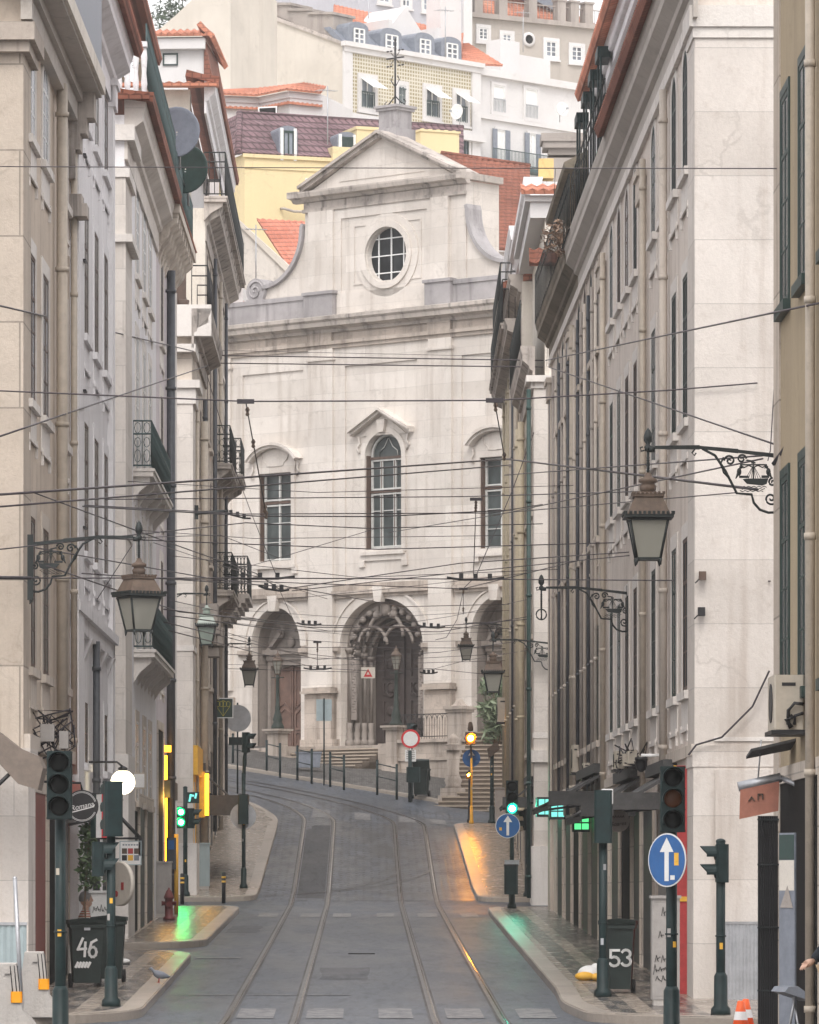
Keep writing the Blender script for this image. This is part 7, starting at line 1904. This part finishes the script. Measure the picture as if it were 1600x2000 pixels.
e = empty('sheet_hoarding', (5.05, 71.7, H(5,71.7)+.13)); tag(e, 'grey ribbed metal panel at the foot of the limestone corner wall', 'panel'); m = MB(1,1)
for k in range(16): m.prism([(.05*k,0,0),(.025+.05*k,-.012,0),(.05+.05*k,0,0),(.05+.05*k,.015,0),(.05*k,.015,0)], (0,0,1.05))
m.build('sheet', STEEL, e); m = MB(1,1); m.box(-.02,.82,-.02,.02,1.05,1.09); m.build('top_rail', STEEL, e)
e = empty('left_canopy', tuple(W(40, 1490, 70.4))); tag(e, 'beige fabric canopy sloping down at the left edge of the photo', 'awning')
P = [(-.7,.68),(-.28,.42),(0,.2),(.28,.08),(.34,-.08),(.27,-.38),(0,-.3),(-.28,0),(-.7,.34)]; m = MB(); m.prism([(a,.5,b_) for a, b_ in P], (0,-.9,0)); m.build('canvas', BEIGEC, e)
m = MB(); m.tube([(-.6,.45,-.62),(.0,.45,-.05)], .03, 5); m.tube([(-.9,.45,-.6),(-.35,.45,-.02)], .03, 5); m.build('arm', BLACK, e)
e = empty('rubbish_bag', at(1152, 78.5)); tag(e, 'white and yellow rubbish bag lying on the right pavement', 'bag'); m = MB(1,1); m.ball((0,0,.1), .17, 10, sc_=(1.1,.9,.75)); m.ball((.1,.03,.16), .1, 8); m.build('white_bag', WHT, e); m = MB(1,1); m.ball((-.08,-.12,.06), .13, 10, sc_=(1.2,.8,.55)); m.ball((.1,-.13,.05), .1, 8, sc_=(1.1,.8,.6)); m.build('yellow_bag', YELP, e)
e = empty('domed_camera', tuple(R1.W3(R1.t(1297), .35, R1.z(1297,1480,.3))), 0); tag(e, 'dark dome camera above the right foreground signal', 'camera'); m = MB(1,1); m.lathe([(.02,-.1),(.07,-.06),(.09,.0),(.09,.08),(.1,.08),(.1,.13)], (0,0,0), 12); m.build('dome', BLACK, e); m = MB(1,1); m.tube([(0,0,.12),(0,0,.16),(.35,0,.16)], .025, 6); m.build('arm', WHT, e)
e = empty('wall_speaker', tuple(W(1104,1235,120)), 0); tag(e, 'black box hanging on the dirty far end of the right facade', 'box'); m = MB(); m.cbox(-.18,.16,-.3,0,-.24,.24,.04); m.build('casing', BLACK, e); m = MB(); m.tube([(0,-.1,.24),(.05,-.1,.34),(.35,-.1,.3)], .02, 5); m.build('arm', IRON, e)
for x, y, lb in ((1372,1125,'small brown box high on the limestone corner wall'),(1370,1195,'small dark box just below the brown one on the limestone wall')):
    e = empty('junction_box', tuple(W(x, y, 71.9)), 0); tag(e, lb, 'box'); m = MB(); m.cbox(-.05,.05,-.03,.1,-.06,.06,.01); m.build('casing', BROWN if y < 1150 else BLACK, e); m = MB(); m.tube([(-.05,.02,-.05),(-.1,.0,-.1)], .01, 4); m.build('cable', BLACK, e)
e = empty('door_panel', tuple(R1.W3(1.45, .02, H(4.5,73)+.12)), 0)
tag(e, 'narrow red painted door leaf beside the limestone corner', 'door'); m = MB(); m.box(-.16,.06,-.05,0,0,3.3); m.build('leaf', REDP, e); m = MB(); m.box(-.2,-.16,-.05,.02,0,3.3); m.box(-.2,.06,0,.02,1.35,1.42); m.build('yellow_trim', YELP, e)
# ivy
e = empty('ivy_plant', at(172, 79, .13)); tag(e, 'dark green ivy climbing the left wall behind the bins', 'plant'); m = MB(1,1); m.tube([(0,0,0),(-.05,.0,1.2),(.03,0,2.4)], .015, 5); m.build('stem', STEM, e)
m = MB(1,1)
for k in range(20): leaves(m, (random.uniform(-.06,.1)+.05*math.sin(k*.7), 0, 1.45+k*.055), .12, 26, .09, elong=1.3)
m.build('foliage', LEAF, e)
# pigeon
e = empty('pigeon', at(311, 77.5), R(195)); tag(e, 'grey pigeon standing on the left pavement by the kerb', 'pigeon')
m = MB(1,1); rings = [(-.17,.012,.09),(-.12,.035,.10),(-.05,.06,.115),(.02,.065,.125),(.08,.05,.15),(.10,.035,.185),(.115,.032,.21),(.14,.02,.212),(.155,.006,.208)]
prev = None
for x_, r_, z_ in rings:
    q = [m.P((x_, r_*.85*math.cos(k*math.pi/5), z_+r_*math.sin(k*math.pi/5))) for k in range(10)]
    if prev: [m.idx((prev[k], prev[(k+1)%10], q[(k+1)%10], q[k]), 0, True) for k in range(10)]
    else: m.idx(q)
    prev = q
m.idx(prev); m.build('body', SLATE, e); m = MB(1,1)
for s in (-.025,.025): m.tube([(0,s,.08),(.01,s,0)], .006, 4); m.tube([(-.01,s,.004),(.035,s,.004)], .005, 4)
m.build('leg', REDP, e); m = MB(1,1); m.tube([(.15,0,.208),(.178,0,.2)], [.008,.002], 5); m.build('beak', BLACK, e)
# ------------------------------------------------------------------ people
SKIN = paint_mat('skin', (.56,.36,.27), .55, .08, .05); HAIRG = paint_mat('grey_hair', (.22,.215,.21), .8, .2, .2); JACK = paint_mat('dark_jacket', (.012,.016,.022), .85, .2, .1); KHAKI = paint_mat('khaki_trousers', (.30,.22,.14), .85, .15, .2); DTROU = paint_mat('dark_trousers', (.03,.03,.035), .85, .2, .1)
def stripes():
    m, n, l, b = nt('striped_shirt'); tc = n.new('ShaderNodeTexCoord'); sp = n.new('ShaderNodeSeparateXYZ'); l.new(tc.outputs['Object'], sp.inputs[0])
    f = mul(n, l, mul(n, l, sp.outputs[2], 26), 1.0, 'MODULO'); c = mixc(n, l, ramp(n, l, f, .5, .56), (.62,.55,.5), (.40,.10,.05)); l.new(c, b.inputs['Base Color']); b.inputs['Roughness'].default_value = .85; return m
STRIPE = stripes()
def skin_mesh(name, nodes, edges, mat, parent, sub=2):
    me = bpy.data.meshes.new(name); me.from_pydata([n_[:3] for n_ in nodes], edges, []); me.materials.append(mat)
    o = mesh_obj(name, me, parent); s = o.modifiers.new('skin', 'SKIN'); o.data.skin_vertices or None
    if not me.skin_vertices: 
        import bmesh; bm = bmesh.new(); bm.from_mesh(me); bm.verts.layers.skin.verify(); bm.to_mesh(me); bm.free()
    for k, n_ in enumerate(nodes): me.skin_vertices[0].data[k].radius = (n_[3], n_[4] if len(n_) > 4 else n_[3]); me.skin_vertices[0].data[k].use_root = (k == 0)
    s.use_smooth_shade = True
    if sub: ss = o.modifiers.new('sub', 'SUBSURF'); ss.levels = sub; ss.render_levels = sub
    return o
def head(parent, c, yaw, hair=HAIRG):
    """head with face looking along local +x after yaw"""
    hq = empty('head', c, yaw); hq.parent = parent
    m = MB(1,1); m.ball((0,0,0), .095, 14, sc_=(1.02,.8,1.22)); m.ball((.03,0,-.06), .07, 10, sc_=(.95,.8,.8)); m.ball((.1,0,-.01), .018, 6, sc_=(1,.7,1.3))
    for s in (-1,1): m.ball((-.005,s*.078,-.01), .026, 6, sc_=(.7,.4,1.1)); m.ball((.082,s*.032,.02), .011, 6)
    m.box(.085,.092,-.022,.022,-.058,-.052); m.tube([(0,0,-.08),(-.015,0,-.19)], .052, 8); m.build('face', SKIN, hq)
    m = MB(1,1); m.ball((-.018,0,.02), .104, 12, sc_=(.98,.86,1.14)); m.v = [(a, b_, max(c_, -.03) if a < .045 else max(c_, .055)) for a, b_, c_ in m.v]; m.build('hair', hair, hq)
def hand(m, c, d, s=1):
    d = Vector(d).normalized(); up = Vector((0,0,1)) if abs(d.z) < .9 else Vector((1,0,0)); sd = d.cross(up).normalized()
    c = Vector(c); m.tube([c, c+d*.05, c+d*.09], [.024,.036,.034], 8)
    for k, L in enumerate((.07,.08,.075,.06)):
        b0 = c+d*.085+sd*(.027-.018*k); m.tube([b0, b0+d*L*.5-up*.012, b0+d*L*.8-up*.035], [.009,.0085,.006], 6)
    b0 = c+d*.03+sd*.034; m.tube([b0, b0+d*.03+sd*.022, b0+d*.065+sd*.02], [.011,.01,.007], 6)
pm = empty('person', at(162, 80.3, .30), 0); tag(pm, 'grey haired person in orange striped shirt and white shoes sitting behind the left bins', 'person')
SX, SZ = pm.location.x, pm.location.z; dx = 0
skin_mesh('shirt', [(0,0,.42,.15,.12),(0,0,.58,.15,.12),(.02,0,.78,.17,.11),(.04,0,.86,.07,.07),(.03,-.19,.79,.065),(.1,-.24,.58,.05),(.28,-.2,.5,.042),(.03,.19,.79,.065),(.1,.24,.58,.05),(.28,.2,.5,.042)], [(0,1),(1,2),(2,3),(2,4),(4,5),(5,6),(2,7),(7,8),(8,9)], STRIPE, pm)
skin_mesh('trousers', [(0,0,.40,.13,.11),(.05,-.1,.40,.1),(.38,-.13,.52,.075),(.55,-.13,.1,.05),(.05,.1,.40,.1),(.38,.13,.5,.075),(.5,.13,.1,.05)], [(0,1),(1,2),(2,3),(0,4),(4,5),(5,6)], DTROU, pm)
m = MB(1,1); hand(m, (.28,-.2,.5), (.8,.1,-.1)); hand(m, (.28,.2,.5), (.8,-.1,-.1)); m.build('hands', SKIN, pm)
head(pm, (.05,0,1.02), R(18))
for y_, x_ in ((-.13,.57),(.13,.52)):
    m = MB(1,1); m.ball((x_+.05,y_,.055), .06, 8, sc_=(2.2,.85,.8)); m.v = [(a,b_,max(c_,.012)) for a,b_,c_ in m.v]; sh_ = m.build('shoe', WHT, pm); m = MB(1,1); m.box(x_-.07,x_+.17,y_-.05,y_+.05,0,.022); m.build('sole', BLACK, sh_); m = MB(1,1); [m.box(x_+.0+.03*k,x_+.015+.03*k,y_-.056,y_+.056,.05,.09) for k in range(2)]; m.build('stripe', BLACK, sh_)
st = empty('door_step', (pm.location.x-.02, 80.3, SZ-.17)); tag(st, 'low stone step under the seated person on the left', 'step'); m = MB(1,1); m.cbox(-.2,.16,-.35,.35,-.1,.48,.03); m.build('block', CONC, st)
pr = empty('person', (4.27, 46, H(4.1,46)+.13), R(200)); tag(pr, 'person in dark jacket and khaki trousers cut off by the right edge', 'person')
skin_mesh('trousers', [(0,0,.95,.15,.12),(0,-.1,.86,.105),(.02,-.11,.48,.07),(0,-.11,.08,.052),(0,.1,.86,.105),(.02,.11,.48,.07),(0,.11,.08,.052)], [(0,1),(1,2),(2,3),(0,4),(4,5),(5,6)], KHAKI, pr)
skin_mesh('jacket', [(0,0,.93,.17,.13),(0,0,1.15,.17,.13),(0,0,1.38,.19,.12),(0,0,1.47,.08,.08),(0,-.2,1.37,.075),(-.02,-.3,1.12,.06),(.14,-.24,.98,.05),(0,.2,1.37,.075),(-.02,.3,1.12,.06),(.14,.24,.98,.05)], [(0,1),(1,2),(2,3),(2,4),(4,5),(5,6),(2,7),(7,8),(8,9)], JACK, pr)
m = MB(1,1); hand(m, (.14,-.24,.98), (.9,.2,-.3)); hand(m, (.14,.24,.98), (.9,-.2,-.3)); m.build('hands', SKIN, pr); head(pr, (.03,0,1.66), 0, BLACK)
for y_ in (-.11,.11): m = MB(1,1); m.ball((.06,y_,.05), .06, 8, sc_=(2.2,.85,.8)); m.v = [(a,b_,max(c_,0)) for a,b_,c_ in m.v]; m.build('shoe', BLACK, pr)
# ------------------------------------------------------------------ overhead wires (each a thing of its own)
def wire(label, pts, r=.011, sag=.0, group='overhead tram and support wires', mat=COPPER):
    P = [W(*p) for p in pts]; c = P[0].copy(); path = []
    for a, b in zip(P, P[1:]):
        k = 10
        for i in range(k): t = i/k; path.append(a.lerp(b, t)-Vector((0,0,sag*4*t*(1-t)))-c)
    path.append(P[-1]-c); m = MB(1, 1); m.tube(path, r, 5)
    o = m.build('overhead_wire', mat, None, tuple(c)); tag(o, label, 'wire', group); return o
wire('thin high wire across the whole street in front of the yellow house', [(-40,325,66),(700,328,75),(1590,329,56)], .007)
wire('thick wire from the upper left edge down to the far left cornice', [(-40,588,62),(150,632,85),(412,694,141)], .014)
wire('upper of two parallel wires below the church cornice', [(412,694,141),(1068,704,129)], .016)
wire('lower of two parallel wires below the church cornice', [(415,709,141),(1072,717,129)], .016)
wire('faint thin wire just under the church cornice', [(410,684,150),(1070,698,150)], .007)
wire('rising wire from the left edge to the far left cornice bracket', [(-30,862,62),(412,712,141)], .014)
wire('wire falling from the narrow right house to the ship bracket', [(1072,717,112),(1515,868,58)], .012)
wire('wire rising from the narrow right house to the upper right edge', [(1066,704,112),(1620,588,50)], .012)
wire('span wire from left edge to turnbuckle on the limestone wall', [(-30,762,71),(480,784,71.6),(966,782,71.8),(1310,762,71.9),(1480,748,71.9)], .011)
wire('thick wire rising from left edge to the right church window', [(-30,968,68),(1000,896,118)], .018)
wire('second thick wire rising just below the first from the left edge', [(-30,992,68),(1000,908,118)], .014)
wire('thick wire falling from the right church window to the ship emblem', [(985,896,118),(1480,956,60)], .018)
wire('wire ending at the bracket of the biggest lantern', [(985,928,118),(1490,890,59)], .011)
wire('slack lower wire ending at the biggest lantern bracket', [(960,1008,120),(1490,896,59)], .011)
wire('level wire crossing the middle of the tall church window', [(110,976,90),(905,970,100),(1350,957,80)], .010)
wire('long wire from left post across below the window mullion', [(80,982,80),(480,1004,95),(960,1002,100),(1060,985,110)], .010)
wire('braided wire just below the long level wire', [(90,985,80),(500,1008,95),(740,1009,98),(1000,996,105)], .012)
wire('wire from the left quoin to the sagging clamp at centre', [(60,960,71),(330,1060,82),(500,1120,95),(545,1150,99)], .010)
wire('wire crossing low over the right window sill', [(-20,1075,68),(480,1021,90),(720,1032,95),(1060,1023,110)], .010)
wire('level wire through the bottom of the church windows', [(210,1052,90),(740,1073,95),(1200,1060,88)], .010)
wire('wire from the left ship bracket to the tram frog', [(70,1070,70),(400,1128,90),(520,1145,95)], .010)
wire('thick black cable at the left edge below the bracket', [(-30,1128,68),(60,1129,70)], .026, mat=CABLE)
wire('level wire from the thick left cable to the limestone corner', [(60,1129,70),(460,1129,80),(900,1131,90),(1505,1135,71.9)], .010)
wire('wire slanting up from the centre clamp to the right facade', [(560,1150,98),(900,1100,98),(1235,1078,88)], .010)
wire('wire slanting up to the right just under its neighbour', [(570,1154,98),(900,1118,98),(1230,1085,88)], .009)
wire('wire below the frogs from left lamp to right facade', [(320,1130,95),(560,1138,98),(905,1150,100),(1130,1095,90)], .009)
wire('trolley wire of the left track, upper strand', [(160,1120,75),(560,1146,98),(790,1185,140),(1000,1180,150)], .010)
wire('trolley wire of the left track, lower strand', [(90,1105,70),(350,1195,90),(620,1221,120),(1000,1228,150)], .011)
wire('trolley wire sloping from the big left lantern to the arch', [(320,1190,80),(600,1225,110),(820,1226,130),(1090,1205,130)], .011)
wire('trolley wire passing the capital of the main portal', [(330,1202,80),(560,1232,110),(860,1234,130),(1080,1196,130)], .010)
wire('low wire through the side arch over the church door', [(320,1215,80),(620,1288,150),(860,1274,150),(1080,1243,130)], .009)
wire('low wire ending at the frog above the warning triangle', [(330,1232,80),(620,1305,150),(720,1310,150)], .009)
wire('level wire over the street lamp before the main door', [(440,1264,155),(1000,1266,155)], .009)
wire('level wire just under the lamp glass before the main door', [(440,1278,155),(740,1290,155),(1000,1276,155)], .008)
wire('wire from the far left lantern to the warning triangle', [(440,1306,158),(700,1313,150)], .009)
wire('wire from the warning triangle to the far right houses', [(735,1310,150),(840,1306,150),(1000,1322,150)], .009)
wire('thin wire dropping from the wall hook to the white ledge', [(258,1065,80),(190,1170,80)], .007)
wire('guy wire hanging diagonally past the left church window', [(395,700,141),(455,905,141),(490,1000,141),(540,1125,141)], .010)
wire('second guy wire from the frog to the side arch', [(545,1150,141),(575,1215,141)], .009)
wire('guy wire diagonally past the right church window', [(1080,745,128),(1000,960,128),(930,1125,128),(905,1150,128)], .011)
wire('slack looped cable from the white insulator to the right', [(905,1155,140),(893,1210,140),(872,1245,140),(850,1250,140)], .009)
wire('thin wire descending across the white house to the left lamp', [(270,1050,95),(430,1045,110),(545,1090,110)], .008)
wire('thin wire from the centre window to the left insulator', [(742,1030,120),(560,1085,120),(455,1115,120)], .008)
wire('thin level wire above the sill of the left church window', [(260,1035,100),(500,1052,105),(980,1046,105)], .007)
wire('thin wire through the hood of the left church window', [(250,940,90),(620,962,100),(1120,948,105)], .007)
wire('thin wire from the ship emblem to the tall church window', [(1440,962,66),(1000,1000,90),(760,1040,110)], .008)
wire('thin wire above the string course of the central arch', [(330,1085,95),(700,1128,105),(1090,1112,105)], .007)
wire('thin slanting wire over the left string course', [(300,1060,90),(480,1120,110),(640,1170,140)], .007)
wire('thin slanting wire over the keystone of the central arch', [(560,1170,130),(760,1150,130),(1040,1118,130)], .007)
wire('thin wire just above the side arch spring on the left', [(330,1172,90),(480,1205,130),(640,1232,150)], .008)
wire('thin wire through the top of the central arch', [(440,1190,150),(700,1208,150),(1000,1192,150)], .007)
wire('thin wire across the carved crest of the central arch', [(440,1215,152),(720,1244,152),(1000,1232,152)], .007)
wire('thin wire halfway down the central arch', [(440,1240,150),(680,1256,150),(1000,1250,150)], .007)
wire('thin sloping wire above the brown church door', [(400,1222,120),(560,1272,150),(740,1294,152)], .008)
wire('thin wire at the foot of the arch capitals', [(440,1298,155),(620,1300,155),(1000,1290,155)], .007)
wire('thin wire right of the central arch dropping to the lantern', [(760,1222,140),(880,1204,140),(1080,1160,128)], .007)
wire('thin wire from the no-entry side up to the right lantern', [(820,1314,150),(910,1290,150),(1080,1262,128)], .007)
wire('black cable draped along the limestone corner band', [(1345,1475,71.85),(1360,1455,71.85),(1410,1440,71.85),(1470,1380,71.85),(1503,1310,71.85)], .014, mat=CABLE)
wire('thick cable bundle on the ochre house corner', [(1512,905,57.4),(1560,840,55.6),(1640,760,52)], .03, mat=CABLE)
wire('thin vertical wire down the limestone corner edge', [(1512,760,71.8),(1505,880,71.8),(1500,900,71.8)], .008)
wire('long thin drop wire in front of the right terraces', [(1085,330,112),(1068,715,128)], .007)
wire('second thin drop wire in front of the right terraces', [(1180,420,100),(1145,520,112)], .007)
# hardware
def hang(label, top, bot, ins, r=.009):
    P0, P1 = W(*top), W(*bot); e = empty('wire_hanger', tuple(P0)); tag(e, label, 'wire hanger', 'hangers and insulators on the wires'); v = P1-P0
    m = MB(1,1); m.tube([(0,0,0), v], r, 5); m.box(-.12,.12,-.03,.03,-.03,.03); m.build('rod', CABLE, e)
    for t in ins: m = MB(1,1); c = v*t; m.lathe([(.012,-.07),(.03,-.045),(.018,-.015),(.034,.02),(.012,.06)], tuple(c), 8); m.build('insulator', RUST, e)
hang('hanger with two insulators beside the left church window', (480,784,71.6), (520,1005,78), (.08,.35,.94,1.0))
hang('hanger with insulator beside the right church window', (966,782,71.8), (986,896,80), (.1,.95))
hang('paired hanger with a brown insulator left of the right church window', (930,975,100), (925,1125,105), (.05,.12))
hang('short hanger above the lamp before the pilaster', (905,1150,140), (905,1200,140), (.1,.8))
hang('short red insulator hanging before the left portal pier', (620,1254,150), (620,1305,150), (.1,.3))
def frog(label, x0, x1, y, d, tilt=0):
    a, b = W(x0, y, d), W(x1, y+tilt, d); e = empty('tram_wire_frog', tuple(a)); tag(e, label, 'wire fitting', 'black tram wire fittings'); v = b-a
    m = MB(1,1); m.tube([(0,0,.02), v*.25+Vector((0,0,-.02)), v*.75+Vector((0,0,-.02)), v+Vector((0,0,.02))], .024, 6); m.build('bar', BLACK, e); m = MB(1,1)
    for t in (.25,.5,.75): c = v*t; m.box(c.x-.04,c.x+.04,-.03,.03,c.z-.02,c.z+.09)
    m.build_split('clip', BLACK, e, .001)
frog('long black wire fitting below the left church window', 440, 576, 1128, 95); frog('long black wire fitting below the right church window', 873, 985, 1130, 95)
frog('angled black wire fitting at the far left balconies', 438, 490, 1000, 120, 14); frog('small black wire fitting left of the left portal pier', 593, 648, 1306, 150); frog('small fitting right of the main portal', 820, 855, 1314, 150)
frog('cluttered wire clamp at the left side portal', 505, 565, 1146, 96, 8); frog('thin fitting between the portals', 580, 628, 1218, 130, 2); frog('fitting beside the main portal arch', 815, 870, 1222, 130, 4)
random.seed(5)
e = empty('cable_clutter', tuple(W(100, 1435, 73.5))); tag(e, 'tangle of black cables on the wall above the left traffic light', 'cables'); m = MB(1,1)
for k in range(16): q = [Vector((random.uniform(-.3,.35), random.uniform(-.1,.1), random.uniform(-.4,.4))) for _ in range(4)]; m.tube(q, .012, 4)
m.build('cables', CABLE, e); m = MB(1,1); m.box(-.15,.05,-.1,.1,-.1,.15); m.box(.12,.25,-.1,.1,-.2,.05); m.build_split('box', GREYB, e)
e = empty('cable_clutter', tuple(R1.W3(12, .12, 3.9))); tag(e, 'tangle of cables and lamps on top of the right awning', 'cables'); m = MB(1,1)
for k in range(20): q = [Vector((random.uniform(-.3,.1), random.uniform(-3,3), random.uniform(-.15,.3))) for _ in range(3)]; m.tube(q, .012, 4)
m.build('cables', CABLE, e); m = MB(1,1); [m.box(-.25,-.1,y_,y_+.25,-.1,.1) for y_ in (-2,-.5,1.2)]; m.build_split('box', ACW, e)
